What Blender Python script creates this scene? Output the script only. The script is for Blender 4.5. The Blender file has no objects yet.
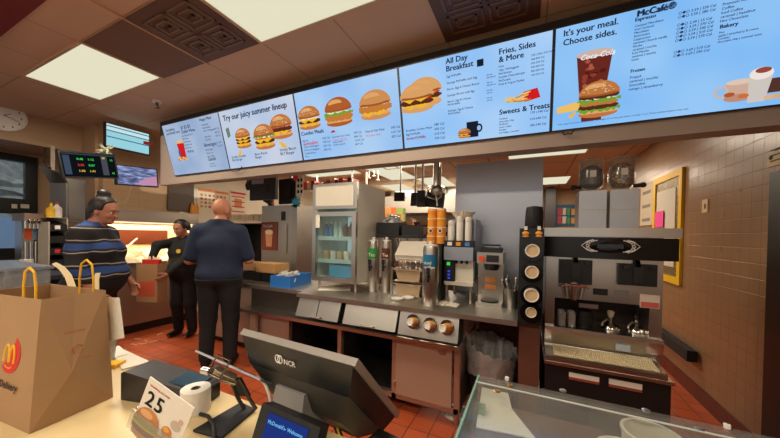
import bpy, bmesh, math, random
import numpy as np
from mathutils import Vector, Matrix, Euler
random.seed(7)
C = bpy.context.scene
COL = C.collection
PI = math.pi
# ---------------------------------------------------------------- camera
F_PX, YAW, PIT, ROLL, CY, EYE = 295.07, .4405, -.0124, .0175, 238.55, 1.43
_F = Vector((-math.sin(YAW)*math.cos(PIT), math.cos(YAW)*math.cos(PIT), math.sin(PIT)))
_R0 = Vector((math.cos(YAW), math.sin(YAW), 0)); _U0 = _R0.cross(_F)
_R = _R0*math.cos(ROLL)+_U0*math.sin(ROLL); _U = -_R0*math.sin(ROLL)+_U0*math.cos(ROLL)
cd = bpy.data.cameras.new('camera'); cam = bpy.data.objects.new('camera', cd); COL.objects.link(cam)
M = Matrix.Identity(4)
for i in range(3):
    M[i][0] = _R[i]; M[i][1] = _U[i]; M[i][2] = -_F[i]
M.translation = Vector((0, 0, EYE)); cam.matrix_world = M
cd.sensor_fit = 'HORIZONTAL'; cd.sensor_width = 36; cd.lens = F_PX/780*36
cd.shift_y = (CY-219)/780; cd.clip_start = .02
C.camera = cam
# ---------------------------------------------------------------- world, exposure
w = bpy.data.worlds.new('world'); C.world = w; w.use_nodes = True
w.node_tree.nodes['Background'].inputs[0].default_value = (.36, .33, .30, 1)
w.node_tree.nodes['Background'].inputs[1].default_value = 1.5
C.view_settings.view_transform = 'Standard'; C.view_settings.look = 'None'
C.view_settings.exposure = 0.0; C.view_settings.gamma = 1.0; C.view_settings.use_curve_mapping = False
sd = bpy.data.lights.new('daylight_sun', 'SUN'); sd.energy = 2.2; sd.angle = .02; sd.color = (1, .96, .9)
so = bpy.data.objects.new('daylight_sun', sd); so.rotation_euler = (0, math.radians(48), 0); COL.objects.link(so)   # high sun from the side, outdoors only
LAMP_W = 38.0                                      # watts of each ceiling fixture
LAMP_COL = (1.0, .86, .67)
LAMP_KITCHEN = .8
# ---------------------------------------------------------------- helpers
def ray(u, v): return _F+_R*((u-390)/F_PX)-_U*((v-CY)/F_PX)
def onY(u, v, Y): q = ray(u, v); return q*(Y/q.y)+Vector((0, 0, EYE))
def onX(u, v, X): q = ray(u, v); return q*(X/q.x)+Vector((0, 0, EYE))
def onZ(u, v, Z): q = ray(u, v); return q*((Z-EYE)/q.z)+Vector((0, 0, EYE))
def lin(c):
    return tuple(((x/255)/12.92 if x/255 <= .04045 else ((x/255+.055)/1.055)**2.4) for x in c)
MATS = {}
def mat(name, col, rough=.5, metal=0, var=.08, scale=12, bump=0, spec=.5, alpha=None, coat=0):
    """principled with a little noise in colour and roughness; col is sRGB 0..255"""
    if name in MATS: return MATS[name]
    m = bpy.data.materials.new(name); m.use_nodes = True; nt = m.node_tree; b = nt.nodes['Principled BSDF']
    c = lin(col)
    tc = nt.nodes.new('ShaderNodeTexCoord'); nz = nt.nodes.new('ShaderNodeTexNoise')
    nz.inputs['Scale'].default_value = scale; nz.inputs['Detail'].default_value = 4
    nt.links.new(tc.outputs['Object'], nz.inputs['Vector'])
    mx = nt.nodes.new('ShaderNodeMix'); mx.data_type = 'RGBA'
    mx.inputs['A'].default_value = (*[x*(1-var) for x in c], 1); mx.inputs['B'].default_value = (*[min(1, x*(1+var)) for x in c], 1)
    nt.links.new(nz.outputs['Fac'], mx.inputs['Factor']); nt.links.new(mx.outputs['Result'], b.inputs['Base Color'])
    mr = nt.nodes.new('ShaderNodeMapRange'); mr.inputs['To Min'].default_value = max(.02, rough*(1-var*1.5)); mr.inputs['To Max'].default_value = min(1, rough*(1+var*1.5))
    nt.links.new(nz.outputs['Fac'], mr.inputs['Value']); nt.links.new(mr.outputs['Result'], b.inputs['Roughness'])
    b.inputs['Metallic'].default_value = metal; b.inputs['Specular IOR Level'].default_value = spec
    if coat: b.inputs['Coat Weight'].default_value = coat
    if bump:
        bp = nt.nodes.new('ShaderNodeBump'); bp.inputs['Strength'].default_value = bump; bp.inputs['Distance'].default_value = .01
        nt.links.new(nz.outputs['Fac'], bp.inputs['Height']); nt.links.new(bp.outputs['Normal'], b.inputs['Normal'])
    if alpha is not None: b.inputs['Alpha'].default_value = alpha
    MATS[name] = m; return m
def emit(col, s=1.0):
    name = 'glow_%d_%d_%d_%g' % (*col, s)
    if name in MATS: return MATS[name]
    m = bpy.data.materials.new(name); m.use_nodes = True; nt = m.node_tree; nt.nodes.remove(nt.nodes['Principled BSDF'])
    e = nt.nodes.new('ShaderNodeEmission'); e.inputs[0].default_value = (*lin(col), 1); e.inputs[1].default_value = s
    nt.links.new(e.outputs[0], nt.nodes['Material Output'].inputs[0]); MATS[name] = m; return m
def clear(name, tint=(255, 255, 255), gloss=.12, haze=.06, rough=.05):
    """thin clear sheet: transparent with a mirror share and a little haze"""
    if name in MATS: return MATS[name]
    m = bpy.data.materials.new(name); m.use_nodes = True; nt = m.node_tree; nt.nodes.remove(nt.nodes['Principled BSDF'])
    t = nt.nodes.new('ShaderNodeBsdfTransparent'); t.inputs[0].default_value = (*lin(tint), 1)
    g = nt.nodes.new('ShaderNodeBsdfGlossy'); g.inputs['Roughness'].default_value = rough
    dd = nt.nodes.new('ShaderNodeBsdfDiffuse'); dd.inputs[0].default_value = (.8, .8, .78, 1)
    tc = nt.nodes.new('ShaderNodeTexCoord'); nz = nt.nodes.new('ShaderNodeTexNoise'); nz.inputs['Scale'].default_value = 14
    nt.links.new(tc.outputs['Object'], nz.inputs['Vector'])
    mp = nt.nodes.new('ShaderNodeMapRange'); mp.inputs['To Min'].default_value = haze*.4; mp.inputs['To Max'].default_value = haze*1.6
    nt.links.new(nz.outputs['Fac'], mp.inputs['Value'])
    m1 = nt.nodes.new('ShaderNodeMixShader'); nt.links.new(mp.outputs[0], m1.inputs[0]); nt.links.new(t.outputs[0], m1.inputs[1]); nt.links.new(dd.outputs[0], m1.inputs[2])
    fr = nt.nodes.new('ShaderNodeLayerWeight'); fr.inputs[0].default_value = .5
    pw = nt.nodes.new('ShaderNodeMath'); pw.operation = 'POWER'; pw.inputs[1].default_value = 5; nt.links.new(fr.outputs['Facing'], pw.inputs[0])
    ad = nt.nodes.new('ShaderNodeMath'); ad.operation = 'MULTIPLY_ADD'; ad.inputs[1].default_value = .8; ad.inputs[2].default_value = gloss*.5; ad.use_clamp = True
    nt.links.new(pw.outputs[0], ad.inputs[0])
    m2 = nt.nodes.new('ShaderNodeMixShader'); nt.links.new(ad.outputs[0], m2.inputs[0]); nt.links.new(m1.outputs[0], m2.inputs[1]); nt.links.new(g.outputs[0], m2.inputs[2])
    nt.links.new(m2.outputs[0], nt.nodes['Material Output'].inputs[0]); MATS[name] = m; return m
def gridmat(name, col, grout, size, origin, axes, line=.006, rough=.4, var=.15, bump=.4, gx=None, spec=.5):
    """square tiles on a plane in world metres: axes picks two of the object's coordinates"""
    m = bpy.data.materials.new(name); m.use_nodes = True; nt = m.node_tree; b = nt.nodes['Principled BSDF']
    tc = nt.nodes.new('ShaderNodeTexCoord'); sp = nt.nodes.new('ShaderNodeSeparateXYZ'); nt.links.new(tc.outputs['Object'], sp.inputs[0])
    cells = []; ms = []
    for k, ax in enumerate(axes):
        s = size[k]
        a = nt.nodes.new('ShaderNodeMath'); a.operation = 'SUBTRACT'; a.inputs[1].default_value = origin[k]; nt.links.new(sp.outputs['XYZ'.index(ax)], a.inputs[0])
        dv = nt.nodes.new('ShaderNodeMath'); dv.operation = 'DIVIDE'; dv.inputs[1].default_value = s; nt.links.new(a.outputs[0], dv.inputs[0])
        fl = nt.nodes.new('ShaderNodeMath'); fl.operation = 'FLOOR'; nt.links.new(dv.outputs[0], fl.inputs[0]); cells.append(fl)
        fr = nt.nodes.new('ShaderNodeMath'); fr.operation = 'FRACT'; nt.links.new(dv.outputs[0], fr.inputs[0])
        pp = nt.nodes.new('ShaderNodeMath'); pp.operation = 'PINGPONG'; pp.inputs[1].default_value = .5; nt.links.new(fr.outputs[0], pp.inputs[0])
        lt = nt.nodes.new('ShaderNodeMapRange'); lt.inputs['From Min'].default_value = line/s*.35; lt.inputs['From Max'].default_value = line/s*.65; nt.links.new(pp.outputs[0], lt.inputs['Value']); ms.append(lt)
    mul = nt.nodes.new('ShaderNodeMath'); mul.operation = 'MINIMUM'; nt.links.new(ms[0].outputs[0], mul.inputs[0]); nt.links.new(ms[1].outputs[0], mul.inputs[1])
    cb = nt.nodes.new('ShaderNodeCombineXYZ'); nt.links.new(cells[0].outputs[0], cb.inputs[0]); nt.links.new(cells[1].outputs[0], cb.inputs[1])
    wn = nt.nodes.new('ShaderNodeTexWhiteNoise'); nt.links.new(cb.outputs[0], wn.inputs[0])
    nz = nt.nodes.new('ShaderNodeTexNoise'); nz.inputs['Scale'].default_value = 9; nz.inputs['Detail'].default_value = 5; nt.links.new(tc.outputs['Object'], nz.inputs['Vector'])
    av = nt.nodes.new('ShaderNodeMath'); av.operation = 'MULTIPLY_ADD'; av.inputs[1].default_value = .5; nt.links.new(wn.outputs[0], av.inputs[0])
    hf = nt.nodes.new('ShaderNodeMath'); hf.operation = 'MULTIPLY'; hf.inputs[1].default_value = .5; nt.links.new(nz.outputs['Fac'], hf.inputs[0]); nt.links.new(hf.outputs[0], av.inputs[2])
    c = lin(col); mx = nt.nodes.new('ShaderNodeMix'); mx.data_type = 'RGBA'
    mx.inputs['A'].default_value = (*[x*(1-var) for x in c], 1); mx.inputs['B'].default_value = (*[x*(1+var) for x in c], 1); nt.links.new(av.outputs[0], mx.inputs['Factor'])
    m2 = nt.nodes.new('ShaderNodeMix'); m2.data_type = 'RGBA'; m2.inputs['A'].default_value = (*lin(grout), 1); nt.links.new(mx.outputs['Result'], m2.inputs['B']); nt.links.new(mul.outputs[0], m2.inputs['Factor'])
    nt.links.new(m2.outputs['Result'], b.inputs['Base Color'])
    rr = nt.nodes.new('ShaderNodeMapRange'); rr.inputs['To Min'].default_value = rough*.75; rr.inputs['To Max'].default_value = rough*1.3; nt.links.new(nz.outputs['Fac'], rr.inputs['Value']); nt.links.new(rr.outputs[0], b.inputs['Roughness'])
    b.inputs['Specular IOR Level'].default_value = spec
    h = nt.nodes.new('ShaderNodeMath'); h.operation = 'MULTIPLY_ADD'; h.inputs[1].default_value = .25; nt.links.new(nz.outputs['Fac'], h.inputs[0]); nt.links.new(mul.outputs[0], h.inputs[2])
    bp = nt.nodes.new('ShaderNodeBump'); bp.inputs['Strength'].default_value = bump; bp.inputs['Distance'].default_value = .003
    nt.links.new(h.outputs[0], bp.inputs['Height']); nt.links.new(bp.outputs['Normal'], b.inputs['Normal'])
    MATS[name] = m; return m

WORLD = {}                                        # name -> matrix of each parent
def wm(o): return WORLD.get(o.name, Matrix.Identity(4))
def put(o, parent=None, loc=(0, 0, 0), rot=None):
    L = Matrix.Translation(Vector(loc)) @ (rot.to_4x4() if rot is not None else Matrix.Identity(4))
    o.location = Vector(loc)
    if rot is not None: o.rotation_euler = rot.to_euler()
    if parent is not None: o.parent = parent
    WORLD[o.name] = (wm(parent) if parent is not None else Matrix.Identity(4)) @ L
    COL.objects.link(o)
    return o
def tag(o, label=None, cat=None, group=None, kind=None):
    if label: o['label'] = label
    if cat: o['category'] = cat
    if group: o['group'] = group
    if kind: o['kind'] = kind
    return o
def thing(name, label, cat, loc=(0, 0, 0), rz=0, group=None, rot=None):
    o = bpy.data.objects.new(name, None); o.empty_display_size = .05
    put(o, None, loc, rot if rot is not None else Matrix.Rotation(rz, 3, 'Z'))
    return tag(o, label, cat, group)
def basis(x, y, z):
    m = Matrix.Identity(3)
    for i in range(3): m[i][0] = x[i]; m[i][1] = y[i]; m[i][2] = z[i]
    return m
class MB:
    """collects shapes into one mesh"""
    def __init__(s): s.bm = bmesh.new(); s.mats = []; s.mi = 0
    def mat(s, m):
        if m not in s.mats: s.mats.append(m)
        s.mi = s.mats.index(m); return s
    def face(s, vs):
        try:
            f = s.bm.faces.new(vs); f.material_index = s.mi; return f
        except ValueError: return None
    def poly(s, pts): return s.face([s.bm.verts.new(p) for p in pts])
    def box(s, x0, x1, y0, y1, z0, z1, T=None):
        c = [Vector((x, y, z)) for z in (z0, z1) for y in (y0, y1) for x in (x0, x1)]
        if T is not None: c = [T @ p for p in c]
        v = [s.bm.verts.new(p) for p in c]
        for q in ((0, 2, 3, 1), (4, 5, 7, 6), (0, 1, 5, 4), (2, 6, 7, 3), (0, 4, 6, 2), (1, 3, 7, 5)): s.face([v[i] for i in q])
        return s
    def prism(s, pts, vec):
        """a polygon (list of 3D points) pushed along vec"""
        vec = Vector(vec); a = [s.bm.verts.new(p) for p in pts]; b = [s.bm.verts.new(Vector(p)+vec) for p in pts]
        n = len(a); s.face(a[::-1]); s.face(b)
        for i in range(n): s.face([a[i], a[(i+1) % n], b[(i+1) % n], b[i]])
        return s
    def cyl(s, p0, p1, r0, r1=None, seg=20, caps=True, sy=1):
        p0 = Vector(p0); p1 = Vector(p1); r1 = r0 if r1 is None else r1
        d = (p1-p0).normalized(); a = d.orthogonal().normalized()
        if abs(d.z) > .99: a = Vector((1, 0, 0))
        b = d.cross(a)
        A = []; B = []
        for i in range(seg):
            t = 2*PI*i/seg; o = a*math.cos(t)+b*math.sin(t)*sy
            A.append(s.bm.verts.new(p0+o*r0)); B.append(s.bm.verts.new(p1+o*r1))
        for i in range(seg): s.face([A[i], A[(i+1) % seg], B[(i+1) % seg], B[i]])
        if caps: s.face(A[::-1]); s.face(B)
        return s
    def lathe(s, prof, c=(0, 0, 0), seg=24, T=None):
        rings = []
        for r, z in prof:
            ring = []
            for i in range(seg):
                t = 2*PI*i/seg; p = Vector((c[0]+r*math.cos(t), c[1]+r*math.sin(t), c[2]+z))
                ring.append(s.bm.verts.new(T @ p if T is not None else p))
            rings.append(ring)
        for a, b in zip(rings, rings[1:]):
            for i in range(seg): s.face([a[i], a[(i+1) % seg], b[(i+1) % seg], b[i]])
        s.face(rings[0][::-1]); s.face(rings[-1])
        return s
    def tube(s, pts, r, seg=8, closed=False):
        pts = [Vector(p) for p in pts]; n = len(pts); rings = []; up = None
        for i in range(n):
            d = (pts[(i+1) % n]-pts[i-1]) if closed else (pts[min(i+1, n-1)]-pts[max(i-1, 0)])
            d.normalize()
            if up is None: up = d.orthogonal().normalized()
            up = (up-d*up.dot(d)); up = up.normalized() if up.length > 1e-6 else d.orthogonal().normalized()
            b = d.cross(up); rr = r[i] if isinstance(r, (list, tuple)) else r
            rings.append([s.bm.verts.new(pts[i]+(up*math.cos(2*PI*k/seg)+b*math.sin(2*PI*k/seg))*rr) for k in range(seg)])
        for i in range(n if closed else n-1):
            a = rings[i]; b = rings[(i+1) % n]
            for k in range(seg): s.face([a[k], a[(k+1) % seg], b[(k+1) % seg], b[k]])
        if not closed: s.face(rings[0][::-1]); s.face(rings[-1])
        return s
    def sphere(s, c, r, seg=16, rings=10, T=None):
        r = (r, r, r) if isinstance(r, (int, float)) else r
        prof = []
        vs = []
        top = Vector((c[0], c[1], c[2]+r[2])); bot = Vector((c[0], c[1], c[2]-r[2]))
        f = (lambda p: T @ p) if T is not None else (lambda p: p)
        vt = s.bm.verts.new(f(top)); vb = s.bm.verts.new(f(bot))
        for j in range(1, rings):
            ph = PI*j/rings; ring = []
            for i in range(seg):
                t = 2*PI*i/seg
                ring.append(s.bm.verts.new(f(Vector((c[0]+r[0]*math.sin(ph)*math.cos(t), c[1]+r[1]*math.sin(ph)*math.sin(t), c[2]+r[2]*math.cos(ph))))))
            vs.append(ring)
        for i in range(seg):
            s.face([vt, vs[0][i], vs[0][(i+1) % seg]]); s.face([vb, vs[-1][(i+1) % seg], vs[-1][i]])
            for a, b in zip(vs, vs[1:]): s.face([a[i], b[i], b[(i+1) % seg], a[(i+1) % seg]])
        return s
    def build(s, name, m=None, parent=None, bevel=0, smooth=False, world=True, origin=None, seg=2):
        """world: points are in the room's coordinates, otherwise in the parent's"""
        bm = s.bm
        if bevel:
            es = [e for e in bm.edges if len(e.link_faces) == 2 and e.calc_face_angle(0) > .5]
            bmesh.ops.bevel(bm, geom=es, offset=bevel, segments=seg, affect='EDGES', clamp_overlap=True)
        bmesh.ops.recalc_face_normals(bm, faces=bm.faces[:])
        if parent is not None:
            if world: bm.transform(wm(parent).inverted())
            loc = (0, 0, 0)
        else:
            if origin is None:
                lo = [min(v.co[i] for v in bm.verts) for i in range(3)]; hi = [max(v.co[i] for v in bm.verts) for i in range(3)]
                origin = ((lo[0]+hi[0])/2, (lo[1]+hi[1])/2, lo[2])
            loc = origin; bm.transform(Matrix.Translation(-Vector(origin)))
        me = bpy.data.meshes.new(name); bm.to_mesh(me); bm.free()
        for k in (s.mats or [m]): me.materials.append(k)
        if smooth:
            me.polygons.foreach_set('use_smooth', [True]*len(me.polygons))
            try: me.set_sharp_from_angle(angle=math.radians(40))
            except Exception: pass
        o = bpy.data.objects.new(name, me); put(o, parent, loc)
        return o
def struct(o): o['kind'] = 'structure'; return o
def text(parent, name, body, x, y, z, size, m, bold=0, shear=0, align='LEFT', line=1.0, rot=None, fit=None):
    """lettering lying in the parent's xy plane (or turned by rot), as a mesh; fit = width of its longest line"""
    cu = bpy.data.curves.new(name, 'FONT'); cu.body = body; cu.size = size; cu.shear = shear
    cu.align_x = align; cu.space_line = line; cu.resolution_u = 2
    f = bpy.data.objects.new('lettering', cu); COL.objects.link(f)
    me = bpy.data.meshes.new_from_object(f.evaluated_get(bpy.context.evaluated_depsgraph_get()))
    bpy.data.objects.remove(f); me.name = name
    if fit and len(me.vertices):
        xs = [v.co.x for v in me.vertices]; k = fit/max(1e-6, max(xs)-min(xs)); me.transform(Matrix.Scale(k, 4))
    me.materials.clear(); me.materials.append(m)
    if bold and len(me.vertices):                  # heavier strokes: the outline again, a hair to each side
        bm = bmesh.new(); bm.from_mesh(me); base = bm.faces[:]; xs = [v.co.x for v in bm.verts]; d = bold*size
        for dx, dy in ((d, 0), (d/2, d/2)):
            g = bmesh.ops.duplicate(bm, geom=base); bmesh.ops.translate(bm, vec=(dx, dy, .00005), verts=[q for q in g['geom'] if isinstance(q, bmesh.types.BMVert)])
        bm.to_mesh(me); bm.free()
    o = bpy.data.objects.new(name, me); put(o, parent, (x, y, z), rot)
    return o
def clone(root, loc, rz=0, label=None):
    """a thing again, with its parts and sub-parts"""
    def rec(o, parent):
        c = o.copy(); COL.objects.link(c)
        if parent is not None: c.parent = parent
        for ch in list(o.children): rec(ch, c)
        return c
    r = rec(root, None); r.location = loc; r.rotation_euler = (0, 0, rz)
    if label: r['label'] = label
    return r
# shared materials
STEEL = mat('brushed_steel', (204, 199, 190), .28, 1, .035, 6)
STEEL_D = mat('dull_steel', (188, 184, 176), .40, 1, .05, 6)
CHROME = mat('chrome', (215, 210, 205), .12, 1, .04)
BLACK = mat('black_plastic', (22, 22, 23), .45, 0, .1)
BLACK_G = mat('black_gloss', (12, 12, 14), .15, 0, .1)
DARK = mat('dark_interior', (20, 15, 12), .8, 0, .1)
WHITE = mat('white_plastic', (225, 220, 208), .45, 0, .05)
PAPER = mat('white_paper', (232, 226, 212), .8, 0, .04, 30)
GREY = mat('grey_plastic', (110, 108, 104), .5, 0, .06)
CREAM = mat('cream_paint', (200, 184, 156), .6, 0, .05)
KRAFT = mat('kraft_paper', (164, 122, 84), .8, 0, .10, 22, .15)
ORANGE = mat('orange_paper', (232, 150, 40), .5, 0, .08)
YELLOW = mat('yellow_plastic', (240, 190, 40), .45, 0, .05)
RED = mat('red_print', (200, 40, 34), .6, 0, .06)
BLUE = mat('blue_plastic', (36, 110, 190), .4, 0, .1, 30)
GREEN = mat('green_label', (36, 140, 60), .5, 0, .05)
BROWN = mat('brown_label', (92, 44, 24), .5, 0, .05)
TEAL = mat('teal_label', (20, 110, 150), .5, 0, .05)
RUBBER = mat('black_rubber', (28, 26, 25), .8, 0, .1)
INK = mat('black_ink', (18, 16, 18), .7, 0, .05)
CLEAR = clear('clear_plastic', (250, 250, 250), .10, .10)
# ================================================================ the room
ZC, ZK = 2.90, 2.65
XR, XL = 1.40, -5.35
floor_m = gridmat('quarry_tile', (178, 80, 42), (76, 40, 28), (.159, .159), (-.942, 2.198), 'XY', .007, .38, .16, .5)
b = MB(); b.box(-7.6, 3.2, -3.0, 9.2, -.1, 0); struct(b.build('floor', floor_m, origin=(0, 0, 0)))
ceil_m = gridmat('ceiling_tile', (198, 170, 142), (164, 138, 112), (.66, .58), (-1.905, 1.06), 'XY', .012, .75, .05, .3)
b = MB(); b.box(-7.6, 3.2, .775, 2.44, ZC, ZC+.1); struct(b.build('ceiling', ceil_m, origin=(0, 0, 0)))
b = MB(); b.box(-7.6, -4.55, 2.44, 3.6, ZC, ZC+.1); struct(b.build('ceiling_corner', ceil_m, origin=(0, 0, 0)))
b = MB(); b.box(-7.6, 3.2, -3.0, .775, ZC-.01, ZC+.1); struct(b.build('ceiling_customer_side', mat('dark_red_paint', (110, 28, 30), .6, 0, .06), origin=(0, 0, 0)))
kceil = gridmat('kitchen_ceiling_tile', (182, 158, 128), (120, 98, 74), (.61, .61), (0, 0), 'XY', .02, .7, .05, .3)
b = MB(); b.box(-4.55, 3.2, 2.44, 9.2, ZK, ZK+.1); struct(b.build('ceiling_kitchen', kceil, origin=(0, 0, 0)))
b = MB(); b.box(-7.6, -4.55, 3.6, 9.2, ZK, ZK+.1); b.box(-7.6, -4.55, 3.6, 3.66, ZK, ZC+.1); struct(b.build('ceiling_kitchen_left', kceil, origin=(0, 0, 0)))
# header wall above the counter, carrying the menu boards
hd = mat('header_paint', (158, 140, 126), .55, 0, .05, 5)
b = MB(); b.box(-4.55, XR, 2.30, 2.44, 2.05, ZC); struct(b.build('wall_header', hd, bevel=.012))
b = MB(); b.box(-4.55, XR, 2.292, 2.30, 2.72, ZC); struct(b.build('shade_strip', mat('header_shade', (58, 50, 44), .7), None))  # dark strip painting in the shadow band between board tops and ceiling
tile_r = gridmat('wall_tile', (150, 116, 84), (122, 92, 64), (.105, .105), (0, .02), 'YZ', .005, .30, .07, .5)
b = MB(); b.box(XR, XR+.12, -1.0, 9.2, 0, ZC); struct(b.build('wall_right', tile_r, origin=(XR, 0, 0)))
bt = gridmat('base_tile', (96, 42, 28), (50, 26, 18), (.155, .4), (0, -.2), 'YZ', .006, .4, .12, .4)
b = MB(); b.box(XR-.014, XR, 1.0, 9.2, 0, .13); struct(b.build('baseboard_right', bt, bevel=.005, origin=(XR, 0, 0)))
tan = mat('tan_wall', (172, 140, 106), .6, 0, .05, 3)
b = MB(); b.box(-4.5, XR, 8.6, 8.75, 0, ZK); struct(b.build('wall_back', tan))
tile_l = gridmat('tan_wall_tile', (170, 136, 100), (160, 126, 92), (.105, .105), (0, 0), 'YZ', .005, .4, .05, .4)
b = MB(); b.box(XL-.12, XL, 2.0, 3.0, 0, ZC); struct(b.build('wall_left', tile_l, origin=(XL, 0, 0)))
b = MB(); b.box(XL-.12, XL, 3.0, 8.75, 0, ZC); struct(b.build('wall_left_kitchen', mat('white_wall_panel', (226, 214, 190), .5, 0, .04, 3), origin=(XL, 0, 0)))
b = MB(); b.box(-5.35, -4.5, 8.6, 8.75, 0, ZK); struct(b.build('wall_back_left', tan))
# drive-through bay: the wall above it, a recess and the window wall
b = MB(); b.box(-6.0, -5.85, -.6, 2.06, 2.58, ZC); struct(b.build('wall_bay_header', tan))
b = MB(); b.box(-6.0, XL-.12, 1.96, 2.06, 0, ZC); struct(b.build('wall_bay_return', tan))
b = MB(); b.box(-6.9, -5.85, -.6, 2.06, 2.52, 2.58); struct(b.build('ceiling_bay', mat('bay_soffit', (170, 140, 108), .5)))
b = MB(); b.box(-5.87, -5.83, 2.04, 2.075, 1.1, ZC); struct(b.build('trim_2', mat('corner_guard', (222, 206, 180), .4)))
XW = -6.7
wy = [onX(0, 200, XW).y, onX(37, 200, XW).y]
W_HI, W_LO = onX(30, 165, XW).z, onX(20, 249, XW).z
b = MB(); b.box(XW-.12, XW, wy[1], 2.06, 0, 2.58); b.box(XW-.12, XW, -.6, wy[1], 0, .85); b.box(XW-.12, XW, -.6, wy[1], onX(30, 157, XW).z, 2.58)
struct(b.build('wall_bay', tan))
b = MB(); b.box(-6.9, -5.9, 2.0, 2.06, 0, 2.58); struct(b.build('wall_bay_side', tan))
# ceiling fixtures
def fixture(name, label, x0, x1, y0, y1, z, watts, group, lit=True):
    t = thing(name, label, 'ceiling light', ((x0+x1)/2, (y0+y1)/2, z), 0, group)
    b = MB(); e = .025
    b.box(x0-e, x1+e, y0-e, y0, z-.012, z); b.box(x0-e, x1+e, y1, y1+e, z-.012, z); b.box(x0-e, x0, y0, y1, z-.012, z); b.box(x1, x1+e, y0, y1, z-.012, z)
    b.build('frame', mat('fixture_frame', (196, 170, 130), .5), t)
    b = MB(); b.box(x0, x1, y0, y1, z-.007, z-.001); b.build('diffuser', emit((250, 244, 214), LAMP_GLOW), t)
    ld = bpy.data.lights.new('tube_light', 'AREA'); ld.shape = 'RECTANGLE'; ld.size = x1-x0; ld.size_y = y1-y0
    ld.energy = watts; ld.color = LAMP_COL; lo = bpy.data.objects.new('tube_light', ld)
    put(lo, t, (0, 0, -.02))
    return t
LAMP_GLOW = .82
G1 = 'ceiling lights over the counter'
fixture('ceiling_light', 'fluorescent ceiling panel over the left end, all of it in view', -4.40, -3.215, 1.07, 1.615, ZC, LAMP_W, G1)
fixture('ceiling_light', 'fluorescent ceiling panel between the two air grilles, cut by the top of the photo', -1.885, -.67, 1.075, 1.63, ZC, LAMP_W, G1)
G0 = 'added fill lights over the customers'  # unseen panels behind the camera, added as front fill
for k in range(3): fixture('ceiling_light', 'added unseen fill panel above the customer side, %s of three' % ['leftmost', 'middle', 'rightmost'][k], -3.6+2*k, -2.38+2*k, -1.3, -.7, ZC-.011, LAMP_W*.8, G0)
G2 = 'kitchen ceiling lights behind the header'
def kfix(u, v, label, lx=.6, ly=1.2, w=LAMP_W*LAMP_KITCHEN):
    p = onZ(u, v, ZK); fixture('ceiling_light', label, p.x-lx/2, p.x+lx/2, p.y-ly/2, p.y+ly/2, ZK, w, G2)
kfix(393, 173.5, 'kitchen ceiling panel above the upright display fridge, the large bright one')
kfix(437, 182, 'kitchen ceiling panel behind the steel ceiling pole')
kfix(328, 172, 'kitchen ceiling panel at the far left, over the top of the fridge', 1.2, .6)
kfix(400, 188, 'kitchen ceiling panel far back, behind the hanging black monitors')
kfix(546, 152.5, 'thin looking kitchen ceiling panel right of the tall steel panel', 1.0, .35)
kfix(552, 180.5, 'small far kitchen ceiling panel above the blue notice board', .6, .9)
kfix(407, 164.8, 'thin sliver of kitchen ceiling panel just under the header', .9, .3)
# panels and air grilles
def grille(name, label, x0, x1, y0, y1, group):
    t = thing(name, label, 'air grille', ((x0+x1)/2, (y0+y1)/2, ZC), 0, group)
    b = MB(); b.box(x0, x1, y0, y1, ZC-.008, ZC); b.build('panel', mat('brown_grille', (92, 66, 50), .6), t)
    mx, my = (x0+x1)/2, (y0+y1)/2
    for sx in (0, 1):
        for sy in (0, 1):
            a0 = x0+.07 if sx == 0 else mx+.015; a1 = mx-.015 if sx == 0 else x1-.07
            c0 = y0+.07 if sy == 0 else my+.015; c1 = my-.015 if sy == 0 else y1-.07
            b = MB()
            for k in range(3):
                s = k*.045
                if a1-a0-2*s < .03: break
                for q in ((a0+s, a1-s, c0+s, c0+s+.014), (a0+s, a1-s, c1-s-.014, c1-s), (a0+s, a0+s+.014, c0+s, c1-s), (a1-s-.014, a1-s, c0+s, c1-s)):
                    b.box(*q, ZC-.013, ZC-.008)
            b.build('louvre', mat('grille_louvre', (112, 86, 68), .5), t)
grille('air_grille', 'brown square ceiling air grille between the two light panels', -2.56, -1.92, 1.07, 1.64, 'ceiling air grilles')
grille('air_grille', 'brown ceiling air grille over the breakfast menu board', -.60, .035, 1.66, 2.21, 'ceiling air grilles')
b = MB(); b.box(-3.19, -2.58, 1.07, 1.64, ZC-.006, ZC)
tag(b.build('ceiling_panel', mat('brown_panel', (106, 74, 54), .6)), 'plain brown ceiling panel beside the left light', 'ceiling panel')
b = MB(); b.box(-2.575, -2.56, .8, 1.67, ZC-.012, ZC); struct(b.build('trim_3', mat('tee_bar', (200, 160, 112), .5)))
# smoke detector / sprinkler by the header
p = onZ(157, 101, ZC); t = thing('sprinkler_head', 'small sprinkler head hanging under the ceiling left of the menu boards', 'sprinkler', p)
b = MB(); b.cyl((p.x, p.y, ZC), (p.x, p.y, ZC-.02), .045); b.build('plate', WHITE, t)
b = MB(); b.cyl((p.x, p.y, ZC-.02), (p.x, p.y, ZC-.07), .014); b.cyl((p.x, p.y, ZC-.07), (p.x, p.y, ZC-.078), .028); b.build('nozzle', mat('brass_dark', (90, 66, 44), .4, .8), t)
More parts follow.
